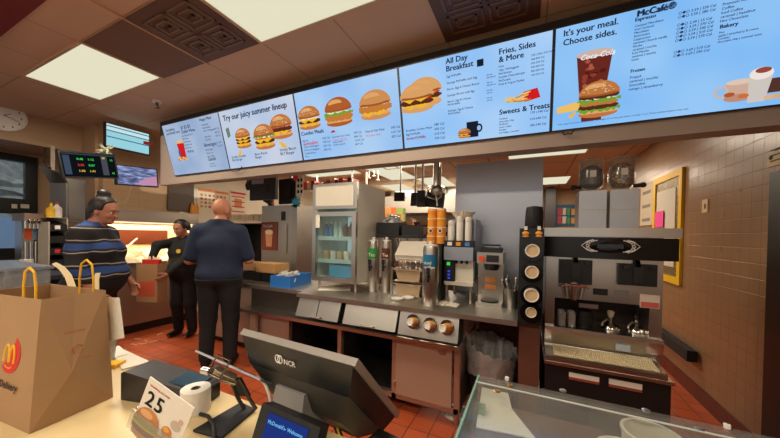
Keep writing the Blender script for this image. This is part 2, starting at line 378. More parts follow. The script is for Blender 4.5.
# ================================================================ menu boards
TILT = .2555; BW, BH = 1.078, .624; BPITCH = 1.0785
B_BASE = Vector((-1.8367*2.285, 2.285, EYE+.3135*2.285))
B_ROT = Matrix.Rotation(PI/2+TILT, 3, 'X')
INKB = emit((34, 42, 66)); INKS = emit((48, 62, 98)); INKR = emit((214, 96, 110))
def pcol(*c): return emit(c)
BUN, BUN_D, BUN_L = pcol(190, 118, 62), pcol(156, 88, 44), pcol(222, 164, 104)
PATTY, CHEESE, LETT, TOM, CREAMY = pcol(84, 46, 30), pcol(240, 180, 50), pcol(110, 160, 50), pcol(190, 44, 34), pcol(240, 224, 190)
CHIX = pcol(196, 122, 56); FRY = pcol(236, 190, 96); REDP = pcol(206, 30, 36)
class Pic:
    """a picture shown on the screen: flat coloured shapes stacked a hair apart"""
    def __init__(s, k=1.0): s.b = MB(); s.z = .0022; s.k = k
    def poly(s, pts, m): s.z += .00006; s.b.mat(m).poly([(x*s.k, y*s.k, s.z) for x, y in pts]); return s
    def ell(s, cx, cy, rx, ry, m, a0=0, a1=2*PI, n=28):
        return s.poly([(cx+rx*math.cos(a0+(a1-a0)*i/n), cy+ry*math.sin(a0+(a1-a0)*i/n)) for i in range(n+(a1-a0 < 6))], m)
    def band(s, cx, cy, w, h, m, wav=0, n=22, seed=1):
        r = random.Random(seed); top = []; bot = []
        for i in range(n+1):
            x = cx-w/2+w*i/n; e = min(1, 6*min(i, n-i)/n+.35)
            top.append((x, cy+h/2*e+r.uniform(-wav, wav))); bot.append((x, cy-h/2*e+r.uniform(-wav, wav)))
        return s.poly(top+bot[::-1], m)
    def burger(s, cx, cy, w, stack, bun=None, seeds=True, seed=3):
        """cx, cy = middle of the bottom edge"""
        y = cy; s.ell(cx, y+w*.10, w*.46, w*.11, bun or BUN); s.band(cx, y+w*.14, w*.9, w*.08, BUN_L, .002, seed=seed); y += w*.17
        for kind in stack:
            if kind == 'patty': s.band(cx, y+w*.05, w*.94, w*.13, PATTY, .003, seed=seed+1); y += w*.09
            if kind == 'chicken': s.band(cx, y+w*.08, w*1.0, w*.2, CHIX, .008, seed=seed+2); y += w*.15
            if kind == 'cheese': s.poly([(cx-w*.46, y+w*.05), (cx+w*.46, y+w*.05), (cx+w*.3, y-w*.01), (cx+w*.12, y-w*.09), (cx-w*.05, y-w*.01), (cx-w*.2, y-w*.1), (cx-w*.38, y)], CHEESE); y += w*.04
            if kind == 'lettuce': s.band(cx, y+w*.03, w*1.02, w*.09, LETT, .011, seed=seed+3); y += w*.06
            if kind == 'tomato': s.band(cx, y+w*.03, w*.86, w*.06, TOM, .004, seed=seed+4); y += w*.04
            if kind == 'sauce': s.band(cx, y+w*.02, w*.8, w*.06, CREAMY, .008, seed=seed+5); y += w*.03
            if kind == 'bun': s.band(cx, y+w*.05, w*.9, w*.12, BUN, .002, seed=seed+6); y += w*.09
        y -= w*.01
        s.ell(cx, y, w*.48, w*.36, bun or BUN, 0, PI); s.ell(cx, y+w*.012, w*.46, w*.05, BUN_D); s.ell(cx-w*.08, y+w*.2, w*.24, w*.1, BUN_L)
        s.ell(cx, y+w*.10, w*.47, w*.09, bun or BUN)
        if seeds:
            r = random.Random(seed)
            for k in range(26):
                a = r.uniform(.3, 2.84); q = r.uniform(.35, .93)
                s.ell(cx+w*.45*q*math.cos(a), y+w*.33*q*math.sin(a), w*.016, w*.009, CREAMY, n=6)
        return s
    def box(s, x0, y0, x1, y1, m): return s.poly([(x0, y0), (x1, y0), (x1, y1), (x0, y1)], m)
    def build(s, parent, name): return s.b.build(name, None, parent, world=False)
def screen_mat(name, c0, c1):
    """picture backdrop of one screen: two blues meeting along a soft slanting edge"""
    m = bpy.data.materials.new(name); m.use_nodes = True; nt = m.node_tree; nt.nodes.remove(nt.nodes['Principled BSDF'])
    tc = nt.nodes.new('ShaderNodeTexCoord'); nz = nt.nodes.new('ShaderNodeTexNoise'); nz.inputs['Scale'].default_value = 2.2; nz.inputs['Detail'].default_value = 1
    nt.links.new(tc.outputs['Object'], nz.inputs['Vector']); mx = nt.nodes.new('ShaderNodeMix'); mx.data_type = 'RGBA'
    rp = nt.nodes.new('ShaderNodeMapRange'); rp.inputs['From Min'].default_value = .35; rp.inputs['From Max'].default_value = .65; nt.links.new(nz.outputs['Fac'], rp.inputs[0])
    mx.inputs['A'].default_value = (*lin(c0), 1); mx.inputs['B'].default_value = (*lin(c1), 1); nt.links.new(rp.outputs[0], mx.inputs['Factor'])
    e = nt.nodes.new('ShaderNodeEmission'); nt.links.new(mx.outputs['Result'], e.inputs[0]); nt.links.new(e.outputs[0], nt.nodes['Material Output'].inputs[0])
    return m
def board(i, label, c0, c1):
    t = thing('menu_board', label, 'menu screen', B_BASE+Vector((BPITCH*i, 0, 0)), 0, 'menu boards on the header', B_ROT)
    b = MB(); b.box(0, BW, 0, BH, -.055, 0); b.build('housing', BLACK, t, .006, world=False)
    b = MB(); e = .009; b.box(e, BW-e, e, BH-e, .0, .0015); b.build('screen', screen_mat('screen_%d' % i, c0, c1), t, world=False)
    return t
_bn = B_ROT @ Vector((0, 0, 1))
def bl(i, u, v):
    q = ray(u, v); o = Vector((0, 0, EYE)); p0 = B_BASE+Vector((BPITCH*i, 0, 0)); p0 = p0+_bn*.0015
    p = o+q*((p0-o).dot(_bn)/q.dot(_bn)); l = wm(T_B[i]).inverted() @ p
    return l.x, l.y
def head(i, u, v, s, size, u1=None, m=None, name='heading', line=.95, bold=.055):
    x, y = bl(i, u, v); fit = None
    if u1: fit = bl(i, u1, v+(u-u1)*.2)[0]-x
    return text(T_B[i], name, s, x, y, .003, size, m or INKB, bold, line=line, fit=fit)
def body(i, u, v, s, size, u1=None, m=None, line=1.3, bold=.025): return head(i, u, v, s, size, u1, m or INKS, 'item_list', line, bold)
T_B = []
T_B.append(board(0, 'leftmost menu screen with a red fry box picture and small print', (150, 172, 206), (172, 190, 216)))
T_B.append(board(1, 'menu screen headed Try our juicy summer lineup over three burgers', (178, 196, 226), (202, 210, 226)))
T_B.append(board(2, 'menu screen of combo meals with three sandwiches in a row', (150, 192, 240), (176, 208, 242)))
T_B.append(board(3, 'menu screen headed All Day Breakfast and Fries, Sides & More', (146, 194, 245), (172, 208, 246)))
T_B.append(board(4, 'rightmost menu screen headed Choose sides with a cola glass', (128, 186, 244), (152, 200, 246)))
# -- first board
head(0, 166, 132, 'Something\nyou\'ll both love', .036, 179); head(0, 181, 129.5, '$1 $2 $3\nDollar Menu', .036, 194)
head(0, 199.5, 121.5, 'Happy Meal', .036, 211); body(0, 182, 137, 'Any Size Soft Drink\nMcChicken\nCheeseburger\nSausage Biscuit\nHash Browns', .026, 193)
body(0, 202, 126, 'Hamburger\nCheeseburger\n4 Piece McNuggets\n\nApple Slices\nFries Kids', .026, 213); head(0, 204.5, 147, 'Beverages', .036, 216.5); body(0, 206, 151, 'Soft Drinks\nSweet Tea\nIced Coffee', .026, 213)
head(0, 208.5, 161, 'Salads', .034, 216); body(0, 210, 164.5, 'Side Salad\nBacon Ranch', .024, 216); head(0, 188, 153, 'McPick', .03, 194)
body(0, 214, 130, '250 Cal\n300 Cal\n250 Cal\n\n15 Cal\n110 Cal', .024, 219)
p = Pic(); x, y = bl(0, 183, 157)
p.poly([(x-.04, y), (x+.07, y-.01), (x+.08, y+.16), (x-.06, y+.17)], REDP)
for k in range(8): p.box(x-.055+k*.016, y+.16, x-.043+k*.016, y+.185+.012*(k % 3), FRY)
p.ell(x-.045, y+.05, .018, .04, pcol(60, 90, 130))
for k in range(12): p.ell(x-.1+.016*k, y-.02+.012*math.sin(k*2.1), .016, .013, FRY if k % 2 else CHIX)
p.build(T_B[0], 'fry_box_picture')
# -- second board
head(1, 223.5, 121.5, 'Try our juicy summer lineup', .068, 287, bold=.075)
p = Pic(); x, y = bl(1, 245, 148); p.burger(x, y, .24, ['cheese', 'patty', 'cheese', 'patty', 'cheese', 'sauce'], seed=5); p.build(T_B[1], 'burger_picture')
p = Pic(); p.z = .0040; x, y = bl(1, 283, 138.5); p.burger(x, y, .30, ['tomato', 'cheese', 'patty', 'tomato', 'sauce'], seed=9); p.build(T_B[1], 'burger_picture')
p = Pic(); p.z = .0060; x, y = bl(1, 266.5, 149); p.burger(x, y, .30, ['cheese', 'patty', 'cheese', 'tomato', 'sauce', 'lettuce'], seed=7); p.build(T_B[1], 'burger_picture')
p = Pic(); p.poly([bl(1, 239, 151), bl(1, 242, 151), bl(1, 241, 156), bl(1, 239, 156)], CHEESE); p.build(T_B[1], 'yellow_shape')
p = Pic(); p.poly([bl(1, 279, 142), bl(1, 282, 142), bl(1, 288, 147), bl(1, 283, 148)], CHEESE); p.build(T_B[1], 'yellow_shape')
for u, v, u1, s_ in ((232, 158.5, 246, 'Double Cheddar\nMelt Burger'), (255, 155.5, 267, 'Bacon Ranch\nBurger'), (280, 151.5, 296, 'Smoky Bacon\nBLT Burger')): head(1, u, v, s_, .034, u1, bold=.035)
p = Pic(); a = bl(1, 225.5, 129); p.poly([a, (a[0]+.055, a[1]+.01), (a[0]+.06, a[1]-.08), (a[0]+.01, a[1]-.1)], pcol(110, 128, 122)); p.build(T_B[1], 'badge_picture')
# -- third board
head(2, 301.5, 136, 'Combo Meals', .05, 323.5)
body(2, 303, 142, 'Big Mac\nQuarter Pounder\n10 Piece McNuggets\n20 Piece McNuggets\nDouble Burger\nMeal', .025, 318); body(2, 322, 139.5, ' 560 Cal\n 740 Cal\n 450 Cal\n 890 Cal', .024, 329)
body(2, 332.5, 138, 'Buttermilk Crispy Chicken\n\nArtisan Grilled\nChicken Sandwich', .026, 350); body(2, 333, 141.5, 'Classic Chicken', .025, 347, INKR); body(2, 354, 134, '590 Cal\n800 Cal\n1,010 Cal\n660 Cal', .025, 363)
body(2, 365.5, 133, 'Filet-O-Fish Meal', .028, 384); body(2, 366, 137, 'McChicken Meal', .026, 380, INKR); body(2, 391, 129, '390 Cal\n610 Cal\n820 Cal', .025, 400); body(2, 304, 146, 'Double', .025, 318, INKR)
p = Pic(); x, y = bl(2, 309, 129.5); p.burger(x+.02, y, .27, ['cheese', 'patty', 'cheese', 'sauce', 'tomato'], seed=11); p.build(T_B[2], 'burger_picture')
p = Pic(); x, y = bl(2, 339, 126); p.burger(x+.01, y, .30, ['chicken', 'lettuce', 'sauce', 'tomato'], seeds=False, seed=12, bun=pcol(176, 92, 44)); p.build(T_B[2], 'burger_picture')
p = Pic(); x, y = bl(2, 374, 119.5); p.burger(x+.02, y, .31, ['cheese', 'chicken', 'sauce'], seeds=False, seed=13, bun=pcol(206, 142, 84)); p.build(T_B[2], 'burger_picture')
p = Pic(); p.poly([bl(2, 331, 132), bl(2, 333, 130), bl(2, 336, 132), bl(2, 331, 133)], TOM); p.build(T_B[2], 'chilli_picture')
# -- fourth board
head(3, 445.5, 64.5, 'All Day\nBreakfast', .056, 473)
body(3, 446.5, 78, 'Egg McMuffin\n\nSausage McMuffin with Egg\n\nBacon, Egg & Cheese Biscuit\n\nSausage Biscuit with Egg\n\nBacon, Egg & Cheese\nMcGriddles\n\nSausage, Egg & Cheese\nMcGriddles', .026, 479, line=1.05)
body(3, 486.5, 76, '300 Cal\n450-530 Cal\n\n480 Cal\n520-540 Cal\n\n460 Cal\n530 Cal\n\n550 Cal\n620 Cal', .025, 495.5, line=1.35)
head(3, 498.5, 55, 'Fries, Sides\n& More', .058, 535)
body(3, 498.5, 68, 'Fries\n10pc. McNuggets\nMcChicken\nDouble Cheeseburger\nMcDouble\nFruit & Yogurt Parfait', .028, 525, line=1.2)
body(3, 531, 56.5, '230 | 340 | 510 Cal\n440-830 Cal\n350-370 Cal\n430-450 Cal\n380-390 Cal\n150-210 Cal', .026, 552, line=1.5)
head(3, 499, 115, 'Sweets & Treats', .058, 549)
body(3, 499, 120, 'Cookies\nchocolate chip\nMcFlurry\noreo | m&m\nSundae\nhot fudge | caramel', .025, 519, line=1.1); body(3, 530, 114, '170 | 340 Cal\n510-640 Cal\n280-340 Cal', .026, 548, line=2.0)
body(3, 406, 132, 'Breakfast Combo Meals\nEgg McMuffin\nSausage McMuffin', .026, 432); body(3, 406.5, 140.5, 'Bacon McGriddles', .026, 426, INKR); body(3, 434, 126, '380 Cal\n490 Cal\n610 Cal\n720 Cal', .026, 444)
for dx, dy, sd in ((.12, .03, 21), (.055, .0, 22)):
    p = Pic(); p.z = .0023 if sd == 21 else .0042; x, y = bl(3, 411, 113.5); p.burger(x+dx, y+dy, .29, ['cheese', 'patty', 'tomato', 'cheese'], seeds=False, seed=sd, bun=pcol(216, 160, 100)); p.build(T_B[3], 'breakfast_picture')
p = Pic(); x, y = bl(3, 471.5, 133); p.box(x-.035, y-.03, x+.05, y+.08, pcol(26, 30, 44)); p.ell(x+.055, y+.03, .025, .03, pcol(26, 30, 44)); p.ell(x+.055, y+.03, .014, .018, pcol(150, 190, 235)); p.build(T_B[3], 'mug_picture')
p = Pic(); p.z = .0040; x, y = bl(3, 464.5, 138); p.burger(x, y, .1, ['patty', 'cheese', 'tomato'], seeds=False, seed=23); p.build(T_B[3], 'breakfast_picture')
p = Pic(); x, y = bl(3, 477, 67); p.box(x, y, x+.045, y+.045, pcol(26, 30, 44)); p.build(T_B[3], 'mug_picture')
p = Pic(); p.poly([bl(3, 525, 102), bl(3, 540.5, 97), bl(3, 537.5, 87.5), bl(3, 523, 92)], REDP)
r = random.Random(4); x, y = bl(3, 517, 101)
for k in range(26):
    a = r.uniform(-.35, .35); cx = x+r.uniform(-.06, .07); cy = y+r.uniform(-.015, .04)*(1 if k % 2 else .6)+.006; dx, dy = .028*math.cos(a), .028*math.sin(a)
    p.poly([(cx-dx, cy-dy-.004), (cx+dx, cy+dy-.004), (cx+dx, cy+dy+.004), (cx-dx, cy-dy+.004)], FRY if k % 3 else CHIX)
p.build(T_B[3], 'fries_picture')
# -- fifth board
head(4, 563, 37, 'It\'s your meal.\nChoose sides.', .054, 617, line=1.05)
head(4, 636, 17.5, 'McCaf\u00e9\u00ae', .085, 674, bold=.075); head(4, 634.5, 22, 'Espresso', .03, 655, bold=.075)
body(4, 634.5, 27.5, 'Caramel Macchiato\nIced Caramel\nMacchiato\nAmericano\nCappuccino\ncaramel | french vanilla\nMocha\ncaramel | mocha\nIced Mocha\ncaramel | mocha\nLatte', .030, 669, line=1.06)
head(4, 630, 73, 'Frozen', .03, 644, bold=.075); body(4, 629.5, 79, 'Frapp\u00e9\ncaramel | mocha\nSmoothie\nmango | strawberry', .029, 664, line=1.08)
body(4, 678, 15, '\u25cb\u25cf\u25cb 3.59 | 330 Cal\n\u25cb\u25cf\u25cb 3.59 | 280 Cal\n\n\u25cb\u25cf\u25cb 2.49 | 15 Cal\n\u25cb\u25cf\u25cb 3.59 | 270 Cal\n\u25cb\u25cf\u25cb 3.59 | 340 Cal\n\u25cb\u25cf\u25cb 3.59 | 310 Cal\n\u25cb\u25cf\u25cb 3.59 | 270 Cal\n\n\n\u25cb\u25cf\u25cb 3.69 | 510 Cal\n\u25cb\u25cf\u25cb 3.69 | 250 Cal', .033, 715, line=1.1)
body(4, 722, 6, 'Premium Roast\nCoffee\nIced Coffee\ncaramel | hazelnut\nHot Chocolate', .032, 757, line=1.1); head(4, 719, 29, 'Bakery', .032, 737, bold=.075)
body(4, 718.5, 34, 'Pies\napple | strawberry & creme\nCookies\nchocolate chip | oatmeal raisin', .030, 763, line=1.1)
body(4, 558, 125.5, 'Add a large Fries and a medium drink. The weight of cooked patty before cooking 1.6 oz. Prices and participation may vary.', .012, 690, line=1)
p = Pic(); x, y = bl(4, 592.5, 104)
p.poly([(x-.055, y-.1), (x+.05, y-.1), (x+.066, y+.1), (x+.085, y+.29), (x-.10, y+.29), (x-.08, y+.1)], pcol(104, 40, 32)); p.ell(x-.008, y+.29, .093, .022, pcol(206, 176, 165))
r = random.Random(8)
for k in range(30): p.ell(x+r.uniform(-.06, .045), y+r.uniform(-.05, .26), r.uniform(.01, .02), r.uniform(.008, .016), pcol(*[(146, 58, 44), (84, 28, 24), (170, 88, 64)][k % 3]), n=7)
p.build(T_B[4], 'cola_picture')
x, y = bl(4, 579.5, 61); text(T_B[4], 'cola_script', 'Coca-Cola', x, y, .0048, .048, pcol(245, 240, 240), .04, .35, fit=.172)
p = Pic(); x, y = bl(4, 597, 117); p.z = .0052; p.burger(x, y, .225, ['lettuce', 'patty', 'bun', 'lettuce', 'sauce', 'patty'], seed=31); p.build(T_B[4], 'burger_picture')
p = Pic(); p.poly([bl(4, 557, 108), bl(4, 580, 101), bl(4, 580, 110), bl(4, 557, 114)], FRY); p.build(T_B[4], 'fries_picture')
p = Pic(); p.poly([bl(4, 568, 117), bl(4, 574, 112), bl(4, 576, 113), bl(4, 571, 119)], CHEESE); p.build(T_B[4], 'cheese_picture')
p = Pic(); x, y = bl(4, 737, 92)
p.box(x-.05, y-.03, x+.06, y+.05, pcol(206, 170, 150)); p.ell(x+.005, y-.03, .055, .02, pcol(190, 140, 116)); p.ell(x+.005, y+.05, .055, .014, pcol(220, 196, 180)); p.ell(x-.065, y+.01, .03, .03, pcol(206, 180, 165)); p.ell(x-.065, y+.01, .019, .02, pcol(140, 192, 240)); p.build(T_B[4], 'coffee_picture')
p = Pic(); p.z = .0028; x, y = bl(4, 757, 90); p.poly([(x-.03, y-.06), (x+.035, y-.06), (x+.05, y+.07), (x-.04, y+.07)], pcol(206, 196, 190)); p.ell(x+.005, y+.08, .045, .03, pcol(236, 226, 220)); p.ell(x+.01, y+.095, .03, .014, pcol(150, 70, 60)); p.build(T_B[4], 'frappe_picture')
p = Pic(); x, y = bl(4, 774, 86); p.box(x-.03, y-.03, x+.04, y+.04, pcol(84, 50, 44)); p.build(T_B[4], 'mug_picture')
for u, v, c in ((729, 95, (170, 90, 50)), (743, 96, (206, 110, 60)), (769, 97, (220, 180, 130)), (776, 96, (214, 170, 120))):
    p = Pic(); p.z = .0036; x, y = bl(4, u, v); p.ell(x, y, .022, .012, pcol(*c), n=10); p.build(T_B[4], 'sweet_picture')
# cables sagging under the boards
for k, (u, v) in enumerate(((230, 168), (562, 131))):
    a = onY(u, v, 2.27); bb_ = onY(u+12, v-1.5, 2.27); m_ = (a+bb_)/2-Vector((0, 0, .05 if k == 0 else .02))
    b = MB(); b.tube([a, (a*.6+m_*.4)-Vector((0, 0, .02)), m_, (bb_*.6+m_*.4)-Vector((0, 0, .02)), bb_], .005)
    tag(b.build('screen_cable', BLACK), ('black cable loop sagging below the second menu screen' if k == 0 else 'short black cable loop under the rightmost menu screen'), 'cable')
# ================================================================ steel counter along the kitchen
WT = .86                                          # worktop height
YF = 2.17                                         # its front edge
t = thing('steel_counter', 'long stainless steel kitchen counter with flap bins, open bays and a cabinet door', 'counter', (-1.5, 2.5, 0))
b = MB(); b.box(-2.0, -.06, YF, 3.05, WT-.035, WT); b.box(-2.85, -2.0, 2.26, 3.05, WT-.035, WT); b.build('worktop', STEEL_D, t, .006)
b = MB(); b.box(-2.71, -.44, 2.11, YF+.09, .605, .635); b.build('ledge', STEEL, t, .006)
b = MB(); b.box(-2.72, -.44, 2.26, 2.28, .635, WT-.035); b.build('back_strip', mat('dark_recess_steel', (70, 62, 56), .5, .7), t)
b = MB()
for x0, x1 in ((-.93, -.455),): b.prism([(x0, 2.145, .645), (x0, 2.20, .825), (x0, 2.24, .825), (x0, 2.24, .645)], (x1-x0, 0, 0))
b.build('cup_panel', STEEL, t, .004)
for x0, x1, n in ((-1.985, -1.50, 2), (-1.455, -.945, 1)):
    b = MB(); dz = (x1-x0)/n
    for k in range(n): b.prism([(x0+dz*k+.004, 2.135, .655), (x0+dz*k+.004, 2.20, .825), (x0+dz*k+.004, 2.215, .825), (x0+dz*k+.004, 2.15, .655)], (dz-.008, 0, 0))
    f = b.build('bin_flap', STEEL_D, t, .003)
    b = MB(); xm = (x0+x1)/2; b.tube([(xm-.06, 2.14, .672), (xm-.06, 2.118, .672), (xm+.06, 2.118, .672), (xm+.06, 2.14, .672)], .006); b.build('handle', STEEL, f)
for x in (-2.68, -2.13, -1.515, -.975, -.465):
    b = MB(); b.box(x-.02, x+.02, 2.19, 2.235, .10, .605); b.build('post', mat('warm_steel', (186, 166, 148), .34, .7, .05), t, .003)
b = MB(); b.box(-2.68, -.45, 2.19, 2.24, .10, .14); b.build('bottom_rail', STEEL_D, t, .003)
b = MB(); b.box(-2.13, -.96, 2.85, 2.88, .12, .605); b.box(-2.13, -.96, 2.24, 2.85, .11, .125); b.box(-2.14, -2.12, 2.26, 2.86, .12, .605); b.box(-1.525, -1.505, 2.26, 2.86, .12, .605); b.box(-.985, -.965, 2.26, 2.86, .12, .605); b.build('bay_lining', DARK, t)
b = MB(); b.box(-2.68, -2.15, 2.195, 2.21, .13, .605); b.build('side_panel', mat('warm_steel_panel', (184, 166, 150), .38, .5, .08, 4), t, .003)
b = MB(); b.box(-.955, -.50, 2.175, 2.205, .145, .595); d_ = b.build('door', mat('warm_steel_door', (190, 172, 152), .38, .5, .08, 4), t, .006)
b = MB(); b.box(-.60, -.55, 2.155, 2.176, .545, .57); b.build('latch', STEEL, d_, .003)
for z in (.2, .52):
    b = MB(); b.cyl((-.962, 2.17, z), (-.962, 2.17, z+.05), .008); b.build('hinge', STEEL, d_)
b = MB(); b.box(-.455, -.44, 2.20, 2.9, .1, .605); b.build('end_panel', STEEL_D, t)
b = MB(); b.box(-2.58, -2.5, 2.13, 2.16, .25, .6); b.build('towel_bar', mat('warm_steel', (170, 132, 112)), t, .01)
for x in (-2.67, -1.6, -.47):
    b = MB(); b.cyl((x, 2.23, 0), (x, 2.23, .11), .02); b.build('leg', STEEL_D, t)
    b = MB(); b.cyl((x, 2.85, 0), (x, 2.85, .82), .02); b.build('leg', STEEL_D, t)
b = MB(); b.cyl((-.10, 2.95, 0), (-.10, 2.95, .825), .02); b.build('leg', STEEL_D, t)
# three cup holders with cups
for k, (u, v, lab) in enumerate(((413.5, 321.5, 'orange paper cup in the left hole of the counter front'), (430.5, 325, 'orange paper cup in the middle hole of the counter front'), (447.5, 327.5, 'orange paper cup sticking farthest out, right hole of the counter front'))):
    p = onY(u, v, 2.15); n = Vector((-.22, -.95, .16)).normalized()
    b = MB()
    Tm = Matrix.Translation(p-n*.0) @ n.to_track_quat('Z', 'Y').to_matrix().to_4x4()
    b.lathe([(.036, .004), (.036, .014), (.056, .014), (.056, .004)], (0, 0, 0), 28, Tm); b.build('cup_holder_ring', CHROME, t, smooth=True)
    c = thing('paper_cup', lab, 'cup', p, 0, 'paper cups in the counter front')
    L = .055 if k < 2 else .085
    b = MB(); b.lathe([(.033, -.01), (.029, L-.014)], (0, 0, 0), 24, Tm); b.build('cup_wall', ORANGE, c, smooth=True)
    b = MB(); b.lathe([(.029, L-.014), (.028, L), (.024, L), (.023, L-.006), (.001, L-.006)], (0, 0, 0), 24, Tm); b.build('cup_base', PAPER, c, smooth=True)
# floor drain
p = onZ(457, 413.5, 0)
b = MB(); b.lathe([(.085, .002), (.085, .02), (.105, .02), (.115, .002)], (p.x, p.y, 0), 32); d_ = b.build('floor_drain', WHITE, None, smooth=True); tag(d_, 'white ringed round floor drain at the right leg of the steel counter', 'drain')
b = MB(); b.cyl((p.x, p.y, .001), (p.x, p.y, .008), .086, seg=32); b.build('grate', GREY, d_)
# ---------------------------------------------------------------- display fridge
fx0, fx1, fy0, fy1 = -2.025, -1.50, 2.45, 3.03
fz0, fz1 = .95, 1.935
t = thing('display_fridge', 'upright countertop fridge with glass door on the steel counter', 'fridge', ((fx0+fx1)/2, 2.7, WT))
b = MB(); e = .03
b.box(fx0, fx0+e, fy0, fy1, fz0, fz1); b.box(fx1-e, fx1, fy0, fy1, fz0, fz1); b.box(fx0+e, fx1-e, fy1-e, fy1, fz0, fz1); b.box(fx0+e, fx1-e, fy0, fy1-e, fz0, fz0+.04); b.box(fx0+e, fx1-e, fy0, fy1-e, fz1-.24, fz1)
b.build('body', mat('fridge_paint', (206, 204, 190), .45, 0, .04), t, .006)
b = MB(); b.box(fx0-.004, fx1+.004, fy0-.03, fy0, fz1-.255, fz1); b.build('header_frame', STEEL, t, .005)
b = MB(); b.box(fx0+.035, fx1-.035, fy0-.034, fy0-.03, fz1-.225, fz1-.03); b.build('light_panel', mat('fridge_sign', (214, 208, 190), .3, 0, .03), t)
z0, z1 = fz0+.0, fz1-.285
b = MB(); s_ = .045
b.box(fx0, fx0+s_, fy0-.04, fy0-.005, z0, z1); b.box(fx1-s_, fx1, fy0-.04, fy0-.005, z0, z1); b.box(fx0+s_, fx1-s_, fy0-.04, fy0-.005, z0, z0+s_); b.box(fx0+s_, fx1-s_, fy0-.04, fy0-.005, z1-s_, z1)
d_ = b.build('door', STEEL, t, .004)
b = MB(); b.box(fx0+s_, fx1-s_, fy0-.028, fy0-.02, z0+s_, z1-s_); b.build('pane', clear('fridge_glass', (236, 246, 244), .05, .03), d_)
b = MB(); b.box(fx0+.05, fx0+.10, fy0-.046, fy0-.041, z1-.16, z1-.03); b.build('price_tag', PAPER, d_)
for z in (1.145, 1.375): b = MB(); b.box(fx0+e, fx1-e, fy0+.02, fy1-e, z, z+.012); b.box(fx0+e, fx1-e, fy0+.01, fy0+.02, z-.01, z+.03); b.build('shelf', mat('fridge_shelf', (190, 206, 206), .3), t)
for x in (fx0+.04, fx1-.04):
    for y in (fy0+.04, fy1-.04): b = MB(); b.cyl((x, y, WT), (x, y, fz0), .013); b.build('leg', STEEL, t)
b = MB(); b.box(fx0+.06, fx1-.06, fy1-.05, fy1-.034, fz0+.1, fz1-.3); b.build('lamp', emit((200, 226, 226), .55), t)
G = 'bottles on the top fridge shelf'
for k in range(7):
    x = fx0+.075+k*.062; c = [mat('bottle_blue', (70, 130, 190), .3), mat('bottle_white', (220, 226, 226), .3), mat('bottle_brown', (130, 80, 56), .4)][(k//2) % 3]
    o = thing('juice_bottle', '%s bottle on the top fridge shelf, %s from its left end' % (['blue', 'blue', 'white', 'white', 'brown', 'brown', 'blue'][k], ['first', 'second', 'third', 'fourth', 'fifth', 'sixth', 'last'][k]), 'bottle', (x, fy0+.1, 1.388), 0, G)
    b = MB(); b.lathe([(.024, 0), (.026, .02), (.026, .11), (.012, .14), (.012, .15)], (x, fy0+.1, 1.388), 14); b.build('body', c, o, smooth=True)
    b = MB(); b.cyl((x, fy0+.1, 1.538), (x, fy0+.1, 1.556), .014); b.build('cap', WHITE, o)
for k in range(5):
    x = fx0+.09+k*.085; b = MB(); b.lathe([(.03, 0), (.034, .05), (.036, .085), (.03, .095)], (x, fy0+.09, 1.158), 14)
    tag(b.build('snack_cup', mat('snack_%d' % (k % 2), [(200, 160, 120), (226, 214, 200)][k % 2], .5), smooth=True), '%s cup on the middle fridge shelf, %s from its left end' % (['tan', 'cream'][k % 2], ['first', 'second', 'third', 'fourth', 'fifth'][k]), 'cup', 'snack cups on the middle fridge shelf')
def crate(name, label, x0, x1, y0, y1, z, h, m, rz=0, cat='crate'):
    cx, cy = (x0+x1)/2, (y0+y1)/2; T = Matrix.Translation((cx, cy, z)) @ Matrix.Rotation(rz, 4, 'Z')
    hx, hy, w_ = (x1-x0)/2, (y1-y0)/2, .008
    b = MB(); o = []
    b.box(-hx, hx, -hy, hy, 0, w_, T); b.box(-hx, hx, -hy, -hy+w_, w_, h, T); b.box(-hx, hx, hy-w_, hy, w_, h, T); b.box(-hx, -hx+w_, -hy+w_, hy-w_, w_, h, T); b.box(hx-w_, hx, -hy+w_, hy-w_, w_, h, T)
    return tag(b.build(name, m), label, cat)
crate('plastic_crate', 'blue tray on the fridge floor behind the glass door', fx0+.17, fx1-.045, fy0+.03, fy0+.35, fz0+.045, .12, mat('blue_tray', (60, 150, 200), .4))
